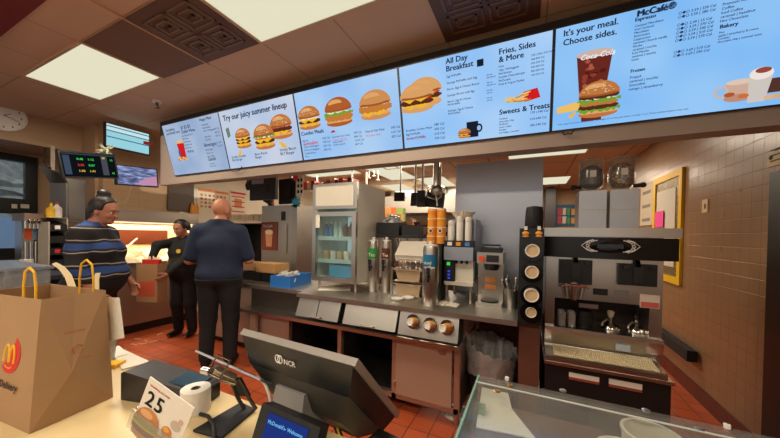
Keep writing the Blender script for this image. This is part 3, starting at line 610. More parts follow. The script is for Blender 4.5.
# ---------------------------------------------------------------- tea urns, basket, pans, coffee urn
def urn(u, v, vt, r, lab, lm, label, group, y=None, txt='Tea'):
    p = onZ(u, v, WT); top = onY(u, vt, p.y).z
    o = thing('drink_dispenser', label, 'drink dispenser', p, 0, group)
    b = MB(); b.lathe([(r*.96, 0), (r, .01), (r, top-WT-.03), (r*.9, top-WT)], p, 28); b.build('tank', STEEL, o, smooth=True)
    b = MB(); b.lathe([(r*.92, 0), (r*.92, .008), (r*.3, .016), (r*.3, .035), (r*.2, .04)], (p.x, p.y, top), 24); b.build('lid', mat('urn_lid', (206, 200, 190), .35), o, smooth=True)
    # direction to the aisle
    n = Vector((.12, -1, 0)).normalized(); s_ = Vector((-n.y, n.x, 0))
    z1 = WT+(top-WT)*.86; z0 = WT+(top-WT)*.66; b = MB(); N = 8; pts = []
    for k in range(N+1):
        a = -.95+1.9*k/N; dd = n*math.cos(a)+s_*math.sin(a); pts.append(Vector((p.x, p.y, 0))+dd*(r+.002))
    for k in range(N): b.poly([pts[k]+Vector((0, 0, z0)), pts[k+1]+Vector((0, 0, z0)), pts[k+1]+Vector((0, 0, z1)), pts[k]+Vector((0, 0, z1))])
    l = b.build('label', lm, o)
    q = Vector((p.x, p.y, 0))+n*(r+.004)
    text(o, 'lettering', txt, *(wm(o).inverted() @ Vector((q.x-s_.x*r*.62, q.y-s_.y*r*.62, z0+.02))), .055, PAPER.copy() if False else emit((230, 226, 214), .7) if False else PAPER, .04, rot=basis(s_, Vector((0, 0, 1)), n), fit=r*1.25)
    zt = WT+(top-WT)*.5; c = Vector((p.x, p.y, 0))+n*r
    b = MB(); b.cyl(c+Vector((0, 0, zt)), c+n*.05+Vector((0, 0, zt)), .013); b.cyl(c+n*.045+Vector((0, 0, zt+.03)), c+n*.045+Vector((0, 0, zt-.04)), .012, .009); b.box(c.x-.012+n.x*.045, c.x+.012+n.x*.045, c.y+n.y*.045-.01, c.y+n.y*.045+.008, zt+.03, zt+.075); b.build('tap', BLACK, o)
    return o
urn(373, 291, 241, .058, 'g', GREEN, 'slim steel tea urn with a green label beside the fridge', 'slim steel tea urns')
urn(386, 291.5, 241, .05, 'b', BROWN, 'slim steel tea urn with a brown label', 'slim steel tea urns')
p = onZ(431, 304.5, WT)
urn(430, 305, 246, .066, 'c', TEAL, 'wide steel coffee urn with a blue label under the orange cups', None, txt='iced\ncoffee')
# back row: stainless stand behind the urns with a black basket
t = thing('steel_rack', 'low steel stand behind the tea urns carrying a black basket', 'rack', (-1.25, 2.86, WT))
b = MB(); b.box(-1.46, -.98, 2.74, 2.99, 1.40, 1.425); b.build('shelf', BLACK, t, .004)
for x in (-1.44, -1.19):
    for y in (2.76, 2.97): b = MB(); b.cyl((x, y, WT), (x, y, 1.40), .012); b.build('leg', STEEL_D, t)
crate('black_basket', 'black plastic basket on the stand behind the tea urns', -1.46, -1.2, 2.75, 2.98, 1.426, .13, BLACK, cat='basket')
b = MB(); b.sphere((-1.33, 2.865, 1.56), (.11, .09, .07), 12, 8)
for v_ in b.bm.verts: v_.co += Vector((random.uniform(-.02, .02), random.uniform(-.02, .02), random.uniform(-.015, .02)))
tag(b.build('plastic_wrap', clear('plastic_film', (240, 240, 240), .25, .35, .2)), 'crumpled clear plastic film heaped in the black basket', 'wrap')
b = MB(); b.box(-1.17, -1.0, 2.76, 2.94, 1.426, 1.53); tag(b.build('black_box', BLACK, bevel=.01), 'black box on the stand right of the black basket', 'box')
def pan(x0, x1, y0, y1, z, h, m, label, group, lid=False):
    o = thing('food_pan', label, 'food pan', ((x0+x1)/2, (y0+y1)/2, z), 0, group)
    i = .02; b = MB()
    V = lambda q, s_, zz: [(x0+s_, y0+s_, zz), (x1-s_, y0+s_, zz), (x1-s_, y1-s_, zz), (x0+s_, y1-s_, zz)]
    R1 = [b.bm.verts.new(q) for q in V(0, i*1.6, z)]; R2 = [b.bm.verts.new(q) for q in V(0, i*.6, z+h-.006)]; R3 = [b.bm.verts.new(q) for q in V(0, -.004, z+h-.006)]; R4 = [b.bm.verts.new(q) for q in V(0, -.004, z+h)]; R5 = [b.bm.verts.new(q) for q in V(0, i*.9, z+h)]; R6 = [b.bm.verts.new(q) for q in V(0, i*1.9, z+.008)]
    rr = [R1, R2, R3, R4, R5, R6]
    for a, c in zip(rr, rr[1:]):
        for k in range(4): b.face([a[k], a[(k+1) % 4], c[(k+1) % 4], c[k]])
    b.face(R1[::-1]); b.face(R6); b.build('pan', m, o)
    return o
px0, px1 = -1.13, -.86
t = thing('pan_rack', 'steel rack holding two tan food pans between the urns', 'rack', (-1.0, 2.6, WT))
for x in (px0-.02, px1+.02):
    for y in (2.50, 2.84): b = MB(); b.cyl((x, y, WT), (x, y, 1.13), .008); b.build('upright', STEEL, t)
for z in (WT+.012, 1.005): b = MB(); b.box(px0-.02, px1+.02, 2.50, 2.84, z-.006, z); b.build('runner', STEEL, t)
TANP = mat('tan_pan', (186, 160, 130), .35, .3, .06)
pan(px0, px1, 2.49, 2.83, WT+.013, .11, TANP, 'lower tan food pan in the rack between the urns', 'tan food pans in the rack')
pan(px0, px1, 2.49, 2.83, 1.006, .11, TANP, 'upper tan food pan in the rack between the urns', 'tan food pans in the rack')
t = thing('steel_hopper', 'sloped white lidded bin above the tan food pans', 'bin', (-1.0, 2.92, 1.13))
b = MB(); b.prism([(px0-.03, 2.60, 1.18), (px0-.03, 2.57, 1.24), (px0-.03, 2.72, 1.37), (px0-.03, 2.98, 1.37), (px0-.03, 2.98, 1.18)], (.30, 0, 0)); b.build('body', mat('bin_white', (214, 206, 190), .4, .1, .05), t, .02)
b = MB(); b.tube([(px0, 2.585, 1.21), (px0+.02, 2.56, 1.21), (px1-.02, 2.56, 1.21), (px1, 2.585, 1.21)], .008); b.build('handle', STEEL, t)
for x in (px0+.01, px1-.01): b = MB(); b.cyl((x, 2.90, WT), (x, 2.90, 1.18), .01); b.build('leg', STEEL_D, t)
for k in range(5):
    x = px0+.04+k*.05; b = MB(); b.lathe([(.02, 0), (.024, .02), (.024, .028)], (x, 2.56+.03*(k % 2), 1.119), 12); b.cyl((x, 2.56+.03*(k % 2), 1.14), (x+.02, 2.50, 1.19), .004)
    # scoops lie across the upper pan
    tag(b.build('steel_scoop', STEEL, smooth=True), 'small steel scoop on the upper food pan, %s from the left' % ['first', 'second', 'third', 'fourth', 'fifth'][k], 'scoop', 'scoops on the upper food pan')
b = MB(); b.box(px0-.03, px1+.03, 2.52, 2.62, 1.1165, 1.1185); tag(b.build('pan_cover', STEEL), 'flat steel strip under the scoops on the upper pan', 'pan cover')
for k, (u, v) in enumerate(((397, 300), (408, 299))):
    p = onZ(u, v, WT); b = MB(); b.lathe([(.03, 0), (.05, .006), (.055, .02), (.05, .02), (.02, .008)], p, 20); tag(b.build('plastic_dish', WHITE, smooth=True), ['round white dish lying on the counter below the tan pans, left one', 'round white dish lying on the counter below the tan pans, next to the coffee urn'][k], 'dish', 'white dishes on the counter')
# orange cups on a stand behind the coffee urn
t = thing('cup_stand', 'dark steel stand behind the coffee urn carrying orange cups', 'stand', (-.775, 2.66, WT))
b = MB(); b.box(-.828, -.69, 2.53, 2.80, WT, 1.36); b.build('body', mat('dark_steel', (66, 62, 58), .4, .8), t, .006)
for sx in (0, 1):
    x = -.80+sx*.086; o = thing('paper_cup_stack', ['tall stack of orange paper cups, left of the two stacks on the coffee urn stand', 'tall stack of orange paper cups, right of the two stacks on the coffee urn stand'][sx], 'cups', (x, 2.59, 1.36), 0, 'stacks of orange paper cups')
    for k in range(4):
        z = 1.36+k*.078; b = MB(); b.lathe([(.0395, 0), (.0415, .068), (.0425, .07), (.0425, .0775), (.038, .0775)], (x, 2.59, z), 24)
        c = b.build('cup', ORANGE, o, smooth=True)
        b = MB(); b.lathe([(.0412, .062), (.0425, .062), (.0425, .068), (.0412, .068)], (x, 2.59, z), 24); b.build('rim', PAPER, c)
    q = Vector((x, 2.59-.0418, 1.36+.078+.036)); b = MB(); b.cyl(q, q-Vector((0, .002, 0)), .02, seg=18); r_ = b.build('badge', PAPER, o); b = MB(); b.cyl(q-Vector((0, .002, 0)), q-Vector((0, .004, 0)), .014, seg=16); b.build('badge_centre', BROWN, o)
# ---------------------------------------------------------------- cream dispenser
t = thing('cream_dispenser', 'grey cream dispenser on legs with three white bottles', 'dispenser', (-.55, 2.6, WT))
x0, x1, y0 = -.675, -.425, 2.55
b = MB(); b.box(x0, x1, y0+.1, 2.95, 1.06, 1.58); b.build('body', mat('grey_blue_steel', (160, 168, 182), .35, .5), t, .006)
b = MB(); b.box(x0, x1, y0, y0+.1, 1.22, 1.335); b.build('button_housing', mat('grey_blue_steel', (132, 140, 152)), t, .004)
b = MB(); b.box(x0, x1, y0, y0+.1, 1.335, 1.39); bp_ = b.build('button_panel', BLACK, t, .003)
for k, m in enumerate((PAPER, ORANGE, mat('button_blue', (70, 130, 200), .4))):
    x = x0+.05+k*.075; b = MB(); b.box(x-.02, x+.02, y0-.006, y0, 1.347, 1.378); b.build('button', m, bp_, .003)
b = MB(); b.box(x0, x1, y0+.02, 2.95, 1.0, 1.03); b.build('drip_shelf', mat('warm_white', (216, 208, 192), .4), t, .004)
b = MB(); b.box(x0+.0, x0+.085, y0+.03, y0+.1, 1.03, 1.22); kp = b.build('keypad', BLACK, t, .003)
b = MB(); b.box(x0+.02, x0+.05, y0+.026, y0+.03, 1.17, 1.2); b.build('green_light', emit((70, 220, 90), .8), kp)
for k in range(3): b = MB(); b.box(x0+.03, x0+.05, y0+.026, y0+.03, 1.05+k*.03, 1.067+k*.03); b.build('blue_light', emit((60, 90, 230), .7), kp)
b = MB(); b.box(x0+.09, x1-.005, y0+.06, y0+.1, 1.03, 1.22); b.build('chute', mat('warm_white', (216, 208, 192)), t, .01)
for k in (0, 1, 2): b = MB(); x = x0+.1+k*.045; b.cyl((x, y0+.05, 1.19), (x, y0+.05, 1.22), .01); b.build('nozzle', BLACK, t)
for x in (x0+.02, x1-.02):
    for y in (y0+.04, 2.9): b = MB(); b.cyl((x, y, WT), (x, y, 1.0), .013); b.build('leg', STEEL, t)
for k in range(3):
    x = x0+.05+k*.075; h = [.13, .165, .16][k]
    o = thing('cream_bottle', 'white bottle in the cream dispenser, %s of three' % ['short left one', 'middle one', 'right one'][k], 'bottle', (x, y0+.05, 1.391), 0, 'white bottles in the cream dispenser')
    b = MB(); b.lathe([(.028, 0), (.030, .01), (.030, h-.02), (.027, h)], (x, y0+.05, 1.391), 20); b.build('body', WHITE, o, smooth=True)
    b = MB(); b.lathe([(.031, 0), (.031, .035), (.024, .045)], (x, y0+.05, 1.391+h), 20); b.build('cap', mat('milky_cap', (206, 200, 190), .3), o, smooth=True)
# coffee filters on top
o = None; p = Vector((-.54, 2.68, 1.581)); b = MB(); prof = []
N = 48
rings = []
for r, z in ((.06, 0), (.068, .02), (.105, .065)):
    rings.append([b.bm.verts.new((p.x+(r+(.006*(1 if i % 2 else -1) if r > .065 else 0))*math.cos(2*PI*i/N), p.y+(r+(.006*(1 if i % 2 else -1) if r > .065 else 0))*math.sin(2*PI*i/N), p.z+z)) for i in range(N)])
for a, c in zip(rings, rings[1:]):
    for i in range(N): b.face([a[i], a[(i+1) % N], c[(i+1) % N], c[i]])
b.face(rings[0][::-1]); b.face([b.bm.verts.new(v_.co-Vector((0, 0, .006))) for v_ in rings[2]])
tag(b.build('coffee_filter_stack', mat('filter_paper', (236, 228, 208), .8)), 'white fluted coffee filters stacked on the cream dispenser', 'coffee filters')
# ---------------------------------------------------------------- coffee brewer, whisk pot, towel
t = thing('coffee_brewer', 'steel pod coffee brewer with an orange switch on the counter', 'coffee machine', (-.28, 2.55, WT))
x0, x1, y0 = -.385, -.185, 2.5
b = MB(); b.box(x0, x1, y0-.02, 2.85, WT, WT+.035); b.build('base', STEEL_D, t, .006)
b = MB(); b.box(x0, x1, y0+.09, 2.85, WT+.035, 1.21); b.build('column', STEEL, t, .006)
b = MB(); b.box(x0, x1, y0, 2.85, 1.21, 1.30); h_ = b.build('head', STEEL_D, t, .01)
b = MB(); b.box(x0+.02, x1-.02, y0+.03, 2.78, 1.30, 1.335); b.build('lid', BLACK, t, .012)
b = MB(); b.tube([(x0+.03, y0+.1, 1.335), (x0+.03, y0+.1, 1.36), (x1-.03, y0+.1, 1.36), (x1-.03, y0+.1, 1.335)], .007); b.build('handle', BLACK, t)
b = MB(); b.cyl((x0+.04, y0, 1.25), (x0+.04, y0-.02, 1.25), .024, seg=16); b.build('switch', mat('switch_orange', (230, 80, 30), .4), t)
b = MB(); b.lathe([(.05, 0), (.06, .03), (.06, .05)], ((x0+x1)/2+.01, y0+.045, 1.158), 20); b.build('brew_basket', BLACK, t)
b = MB(); b.box(x0+.075, x1-.03, y0-.006, y0, 1.225, 1.28); b.build('front_plate', mat('plate_dark', (40, 38, 36), .3), t)
for z in (.99, 1.05): b = MB(); b.box(x0+.055, x1-.055, y0+.085, y0+.09, z, z+.04); b.build('label', mat('amber_label', (180, 110, 50), .5), t)
b = MB(); b.lathe([(.07, 0), (.07, .012), (.05, .016)], ((x0+x1)/2, y0+.06, WT+.035), 22); b.build('hot_plate', BLACK, t)
p = onZ(511, 308, WT); t = thing('utensil_pot', 'steel pot of long spoons beside the cup tower', 'pot', p)
b = MB(); b.lathe([(.05, 0), (.05, .15), (.047, .15), (.046, .01), (.001, .01)], p, 24); b.build('pot', STEEL, t, smooth=True)
for k in range(6):
    a = k*1.05; q = Vector((p.x+.02*math.cos(a), p.y+.02*math.sin(a), p.z+.02)); e_ = q+Vector((.05*math.cos(a), .05*math.sin(a), .19+.015*(k % 3)))
    o = thing('long_spoon', 'long metal spoon standing in the steel pot, %s' % ['leaning right', 'leaning back right', 'leaning back left', 'leaning left', 'leaning forward left', 'leaning forward right'][k], 'spoon', q, 0, 'spoons in the steel pot')
    b = MB(); b.cyl(q, e_, .004); b.build('handle', STEEL, o)
    b = MB(); b.sphere(e_, (.013, .006, .02), 10, 6); b.build('bowl', STEEL, o, smooth=True)
p = onZ(446, 305, WT); b = MB(); N = 16
gv = [[b.bm.verts.new((p.x-.10+.2*i/N, p.y-.07+.14*j/N, WT+.006+.02*abs(math.sin(i*.9+j*.5))*math.sin(PI*i/N)*math.sin(PI*j/N)+.012*random.random()*math.sin(PI*i/N))) for j in range(N+1)] for i in range(N+1)]
for i in range(N):
    for j in range(N): b.face([gv[i][j], gv[i+1][j], gv[i+1][j+1], gv[i][j+1]])
lo = [[b.bm.verts.new((q.co.x, q.co.y, WT+.001)) for q in row] for row in gv]
for i in range(N):
    for j in range(N): b.face([lo[i][j], lo[i][j+1], lo[i+1][j+1], lo[i+1][j]])
tag(b.build('white_towel', mat('towel_cloth', (222, 212, 194), .9, 0, .06, 40, .2), smooth=True), 'crumpled white towel on the counter before the cream dispenser', 'towel')
p = onZ(335, 289, WT); T = Matrix.Translation(p) @ Matrix.Rotation(.5, 4, 'Z')
b = MB(); b.box(-.16, .16, -.09, .09, .001, .006, T); tag(b.build('paper_sheet', PAPER), 'white paper sheet lying under the front of the display fridge', 'paper')
# ---------------------------------------------------------------- steel panel behind the counter
b = MB(); b.box(-.70, .105, 3.06, 3.5, 0, 2.17)
tag(b.build('steel_cabinet', mat('blue_grey_steel', (200, 206, 218), .38, .7, .04, 3), bevel=.008), 'tall plain blue grey steel cabinet rising behind the coffee brewer', 'cabinet')
# ---------------------------------------------------------------- cup tower
x0, x1 = -.06, .09
t = thing('cup_tower', 'black tower with four round cup tubes beside the shake machine', 'cup dispenser', (.02, 2.3, 0))
b = MB(); b.box(x0, x1, 2.2, 2.5, .84, 1.49); b.build('housing', BLACK, t, .02)
b = MB(); b.box(x0+.01, x1-.01, 2.26, 2.95, 0, .84); b.build('pedestal', mat('brown_panel_dark', (104, 66, 50), .5), t, .004)
for k, (u, v) in enumerate(((532.5, 251), (531.8, 272.3), (531.8, 295), (532.5, 312.5))):
    q = onY(u, v, 2.19); q.x = .022
    b = MB(); T = Matrix.Translation(q) @ Matrix.Rotation(PI/2, 4, 'X'); b.lathe([(.052, -.012), (.068, -.012), (.068, .012), (.052, .012)], (0, 0, 0), 28, T); b.build('tube_ring', BLACK_G, t, smooth=True)
    L = [.03, .05, .06, .02][k]; R_ = [.044, .042, .045, .034][k]
    T = Matrix.Translation(q) @ Matrix.Rotation(PI/2-.12, 4, 'X')
    c = thing('drink_cup', 'white cup end in the black cup tower, %s hole from the top' % ['first', 'second', 'third', 'lowest'][k], 'cup', q, 0, 'cups in the black cup tower')
    b = MB(); b.lathe([(R_*1.05, -.01), (R_, L), (R_*.96, L+.004), (R_*.86, L+.004), (R_*.84, L-.006), (.001, L-.006)], (0, 0, 0), 26, T); b.build('cup_body', PAPER, c, smooth=True)
    b = MB(); b.lathe([(R_*.8, L-.0055), (R_*.55, L-.004), (.001, L-.004)], (0, 0, 0), 20, T); b.build('cup_bottom', mat('tan_card', (206, 176, 136), .7), c)
for u in (525.7, 539):
    q = onY(u, 234.5, 2.195); b = MB(); b.sphere(q+Vector((0, 0, .008)), (.022, .006, .014), 14, 8); b.build('burger_sticker_bun', ORANGE, t, smooth=True)
    b = MB(); b.sphere(q-Vector((0, 0, .012)), (.022, .006, .008), 14, 6); b.build('burger_sticker_base', mat('sticker_tan', (214, 150, 80), .5), t, smooth=True)
    b = MB(); b.box(q.x-.01, q.x+.01, 2.193, 2.199, q.z+.03, q.z+.055); b.build('tag', PAPER, t)
q = onY(535.5, 229, 2.3); b = MB(); b.lathe([(.052, 0), (.058, .02), (.058, .12), (.05, .15), (.02, .157)], (.03, 2.3, 1.491), 22)
for v_ in b.bm.verts: v_.co += Vector((random.uniform(-.004, .004), random.uniform(-.004, .004), 0))
tag(b.build('black_canister', mat('black_cloth', (24, 24, 26), .7), smooth=True), 'black canister standing on top of the cup tower', 'canister')
# ---------------------------------------------------------------- trash bin with a clear bag
p = Vector((-.255, 2.46, 0)); t = thing('trash_bin', 'dark trash bin under the counter lined with a clear bag', 'trash bin', p)
b = MB(); b.lathe([(.15, 0), (.17, .5), (.18, .5), (.18, .52), (.165, .52), (.145, .02), (.001, .02)], p, 28); b.build('bin', mat('bin_grey', (46, 40, 38), .5), t, smooth=True)
b = MB(); N = 40; r2 = random.Random(5); rings = []
for r, z, j in ((.182, .36, .008), (.188, .46, .01), (.195, .54, .014), (.19, .585, .018), (.165, .56, .01), (.13, .42, .02), (.08, .34, .02)):
    rings.append([b.bm.verts.new((p.x+(r+r2.uniform(-j, j))*math.cos(2*PI*i/N), p.y+(r+r2.uniform(-j, j))*math.sin(2*PI*i/N), z+r2.uniform(-j, j)+(.05*math.cos(2*PI*i/N-2.6) if z > .5 else 0))) for i in range(N)])
for a, c in zip(rings, rings[1:]):
    for i in range(N): b.face([a[i], a[(i+1) % N], c[(i+1) % N], c[i]])
b.build('bag', clear('bag_film', (240, 236, 232), .22, .34, .2), t, smooth=True)
q = p+Vector((-.19, -.07, .56)); b = MB(); b.tube([q, q+Vector((-.02, -.01, .06)), q+Vector((.0, -.0, .10)), q+Vector((.03, 0, .05)), q+Vector((.05, 0, 0))], .008); b.build('bag_knot', clear('bag_film'), t)
b = MB(); b.box(-.42, -.08, 2.93, 2.96, .02, .82); tag(b.build('splash_panel', mat('red_brown_panel', (134, 84, 64), .45, 0, .06)), 'red brown panel closing the space behind the trash bin', 'panel')
# ================================================================ shake machine
t = thing('shake_machine', 'large steel shake and ice cream machine with two freezer doors', 'shake machine', (.45, 2.6, 0))
MX0, MX1, MY = .115, .765, 2.40
BX1 = .755
b = MB(); b.box(MX0, BX1, 2.215, 3.25, .06, .59); base = b.build('base_cabinet', BLACK, t, .006)
b = MB(); b.box(MX0-.008, BX1+.01, 2.195, 3.28, .60, .62); b.build('base_top', STEEL, t, .008)
for x in (MX0+.06, BX1-.06):
    for y in (2.30, 3.16):
        b = MB(); b.cyl((x-.015, y, .035), (x+.015, y, .035), .035); b.build('caster', RUBBER, t)
for (u0, v0, u1, v1) in ((569, 372, 599, 384), (609, 378.5, 642, 392)):
    a = onY(u0, v0, 2.213); c = onY(u1, v1, 2.213); b = MB(); b.box(a.x, c.x, 2.21, 2.215, min(a.z, c.z)+.012, max(a.z, c.z)); l = b.build('label', PAPER, base)
    b = MB(); b.box(a.x, c.x, 2.209, 2.215, min(a.z, c.z)-.004, min(a.z, c.z)+.010); b.build('label_stripe', mat('rust_stripe', (150, 70, 50), .6), l)
Z = lambda v, y=MY, u=605: onY(u, v, y).z
X = lambda u, y=MY, v=290: onY(u, v, y).x
zn0, zn1 = Z(332), Z(302)                           # niche with the syrup pumps
b = MB()
b.box(MX0, MX1, MY, 3.25, zn1, 1.49); b.box(MX0, X(555), MY, 3.25, .62, zn1); b.box(X(650), MX1, MY, 3.25, .62, zn1); b.box(X(555), X(650), MY+.26, 3.25, .62, zn1); b.box(X(555), X(650), MY, MY+.26, .62, zn0)
b.build('body', STEEL, t, .004)
b = MB(); b.box(X(555), X(650), MY+.25, MY+.262, zn0, zn1); b.build('niche_lining', mat('niche_brown', (60, 48, 40), .5, .4), t)
# top slab and black bowed fascia
b = MB(); b.box(MX0-.02, .835, MY-.04, 3.27, Z(237), 1.50); b.build('top', STEEL, t, .006)
b = MB(); N = 16; zf0, zf1 = Z(258.5), Z(237.5)
prof = [(MX0-.015+(.845-MX0+.0)*i/N, MY-.02-.055*math.sin(PI*i/N)) for i in range(N+1)]
b.prism([(x, y, zf0) for x, y in prof]+[(.83, MY+.05, zf0), (MX0-.015, MY+.05, zf0)], (0, 0, zf1-zf0)); fa = b.build('fascia', mat('black_bow', (16, 15, 15), .3), t, .006)
xc = (X(579, MY-.07)+X(640, MY-.07))/2; hw = (X(640, MY-.07)-X(579, MY-.07))/2; zc = Z(246, MY-.075)
b = MB(); b.prism([(xc+hw*math.cos(2*PI*k/24), MY-.082+.012*math.cos(2*PI*k/24)**2, zc+.045*math.sin(2*PI*k/24)) for k in range(24)], (0, .03, 0)); dp = b.build('display', BLACK_G, fa)
b = MB(); b.box(xc-.07, xc+.07, MY-.0845, MY-.08, zc-.014, zc+.012); b.build('display_window', mat('display_glass', (36, 40, 44), .1), dp)
for sx in (-1, 1):
    b = MB()
    for k in range(7):
        a = -.9+k*.3; cx_ = xc+sx*(hw*.62+.022*math.cos(a*2)); cz_ = zc+.033*math.sin(a*1.7)
        b.tube([(cx_+.009*math.cos(q), MY-.085, cz_+.007*math.sin(q)) for q in [j*2*PI/8 for j in range(8)]], .002, 6, True)
    b.tube([(xc+sx*(hw*.42), MY-.086, zc-.036), (xc+sx*hw*.75, MY-.084, zc-.03), (xc+sx*hw*.96, MY-.076, zc), (xc+sx*hw*.75, MY-.084, zc+.03), (xc+sx*(hw*.42), MY-.086, zc+.036)], .003, 6)
    b.build('scroll_ornament', mat('ornament_silver', (226, 222, 214), .3), dp)
# freezer doors, dispensing valves
for (u0, v0, u1, v1) in ((559, 259, 591, 284.5), (617.5, 263, 655, 286.5)):
    a = onY(u0, v0, MY); c = onY(u1, v1, MY); b = MB(); b.box(a.x, c.x, MY-.035, MY, c.z, a.z); d_ = b.build('freezer_door', BLACK, t, .014)
    xm = (a.x+c.x)/2; zm = (a.z+c.z)/2
    b = MB(); b.box(xm-.025, xm+.025, MY-.05, MY-.03, zm-.05, zm+.05); b.build('spigot_block', mat('black_satin', (30, 30, 30), .35), d_, .008)
    for sx in (-1, 1):
        b = MB(); b.cyl((xm+sx*.065, MY-.055, a.z-.02), (xm+sx*.065, MY-.03, a.z-.02), .012); b.build('bolt', BLACK_G, d_)
    b = MB(); b.cyl((xm, MY-.045, a.z-.01), (xm, MY-.02, a.z+.02), .014); b.build('knob', BLACK_G, d_)
p = onY(574, 291, MY-.05); vt = MB(); vt.cyl(p+Vector((0, .05, .03)), p+Vector((0, -.01, .03)), .03); vt.cyl(p+Vector((0, 0, .03)), p+Vector((0, 0, -.06)), .024, .016); valve = vt.build('draw_valve', STEEL, t, smooth=True)
b = MB(); b.tube([p+Vector((-.085, 0, .03)), p+Vector((-.05, -.02, .045)), p+Vector((0, -.02, .04)), p+Vector((.05, -.02, .045)), p+Vector((.085, 0, .03))], .01); b.build('valve_bar', CHROME, valve, smooth=True)
for dx in (-.05, .05): b = MB(); b.cyl(p+Vector((dx, -.01, .03)), p+Vector((dx*.8, -.01, -.045)), .011); b.build('syrup_nozzle', STEEL, valve, smooth=True)
for (u0, v0, u1, v1, m, nm) in ((593, 288, 607.5, 295.5, BLACK, 'black_plate'), (614, 289.5, 628.5, 299, GREY, 'grey_plate'), (579, 303, 598, 309, STEEL, 'steel_plate')):
    a = onY(u0, v0, MY); c = onY(u1, v1, MY); b = MB(); b.box(a.x, c.x, MY-.006, MY, c.z, a.z); b.build(nm, m, t)
a = onY(640, 294, MY); c = onY(659.5, 309, MY); b = MB(); b.box(a.x, c.x, MY-.004, MY, c.z, a.z); st = b.build('sticker', mat('pale_sticker', (220, 206, 190), .5), t)
b = MB(); b.box(a.x+.004, c.x-.004, MY-.0055, MY-.004, c.z+.004, (a.z+c.z)/2-.005); b.build('sticker_band', mat('pink_print', (200, 96, 86), .6), st)
# shelf under the niche, drip tray
b = MB(); b.prism([(MX0, MY-.03, Z(346)), (MX0, MY-.045, zn0-.02), (MX0, MY-.03, zn0), (MX0, MY+.01, zn0), (MX0, MY+.01, Z(346))], (MX1-MX0, 0, 0)); b.build('shelf_lip', STEEL, t)
a = onY(616, 344, MY-.05); b = MB(); b.box(a.x, a.x+.075, MY-.05, MY-.041, a.z-.04, a.z); b.build('blue_sticker', mat('blue_white_sticker', (190, 206, 216), .5), t)
b = MB(); b.prism([(MX0, 2.20, .62), (MX0, 2.20, .648), (MX0, 2.22, .654), (MX0, MY+.01, .676), (MX0, MY+.01, .62)], (BX1-.02-MX0, 0, 0)); b.build('drip_tray', STEEL, t, .004)
b = MB(); x0, x1 = MX0+.05, BX1-.05
P0 = Vector((0, 2.225, .658)); P1 = Vector((0, 2.375, .677)); nn = 9
for k in range(nn):
    q = P0.lerp(P1, (k+.5)/nn); b.cyl((x0, q.y, q.z), (x1, q.y, q.z), .0042, seg=6)
for k in range(46):
    x = x0+(x1-x0)*k/45; b.cyl((x, P0.y, P0.z), (x, P1.y, P1.z), .003, seg=6)
b.build('drip_grid', mat('grid_cream', (222, 206, 166), .4), t)
# things in the niche
for k, (u, v, sc) in enumerate(((610, 339, 1.0), (636, 342.5, 1.0))):
    p = onZ(u, v, zn0); p = Vector((onY(u, v, 2.50).x, 2.50, zn0+.001))
    o = thing('syrup_pump', ['syrup pump with a cream knob in the niche of the shake machine', 'syrup pump with a black knob in the niche of the shake machine'][k], 'syrup pump', p, 0, 'syrup pumps of the shake machine')
    b = MB(); b.lathe([(.058, 0), (.058, .012), (.045, .03), (.022, .04), (.018, .045)], p, 24); b.build('lid', CHROME, o, smooth=True)
    b = MB(); b.cyl(p+Vector((0, 0, .04)), p+Vector((0, 0, .09)), .009); b.tube([p+Vector((0, 0, .06)), p+Vector((-.03, -.03, .07)), p+Vector((-.055, -.05, .05)), p+Vector((-.06, -.055, .03))], .007); b.build('spout', STEEL, o, smooth=True)
    b = MB(); b.lathe([(.016, .085), (.018, .10), (.022, .118), (.014, .126)], p, 16); b.build('knob', [CREAM, BLACK][k], o, smooth=True)
p = Vector((onY(566, 330, 2.46).x, 2.46, zn0+.001)); o = thing('clear_cup_block', 'clear plastic spindle cups at the left of the niche', 'cups', p)
for k in range(4): b = MB(); b.lathe([(.022, 0), (.025, .05), (.026, .10), (.022, .10), (.02, .004)], p+Vector((-.03+.06*(k % 2), .03*(k//2)*2-.03, 0)), 14); b.build('cup', clear('cup_clear', (226, 224, 216), .2, .3, .1), o, smooth=True)
p = Vector((onY(584, 330, 2.46).x, 2.46, zn0+.001)); b = MB(); b.lathe([(.05, 0), (.052, .06), (.046, .115), (.03, .125)], p, 18); tag(b.build('black_jug', BLACK, smooth=True), 'black jug between clear cups and pump in the niche', 'jug')
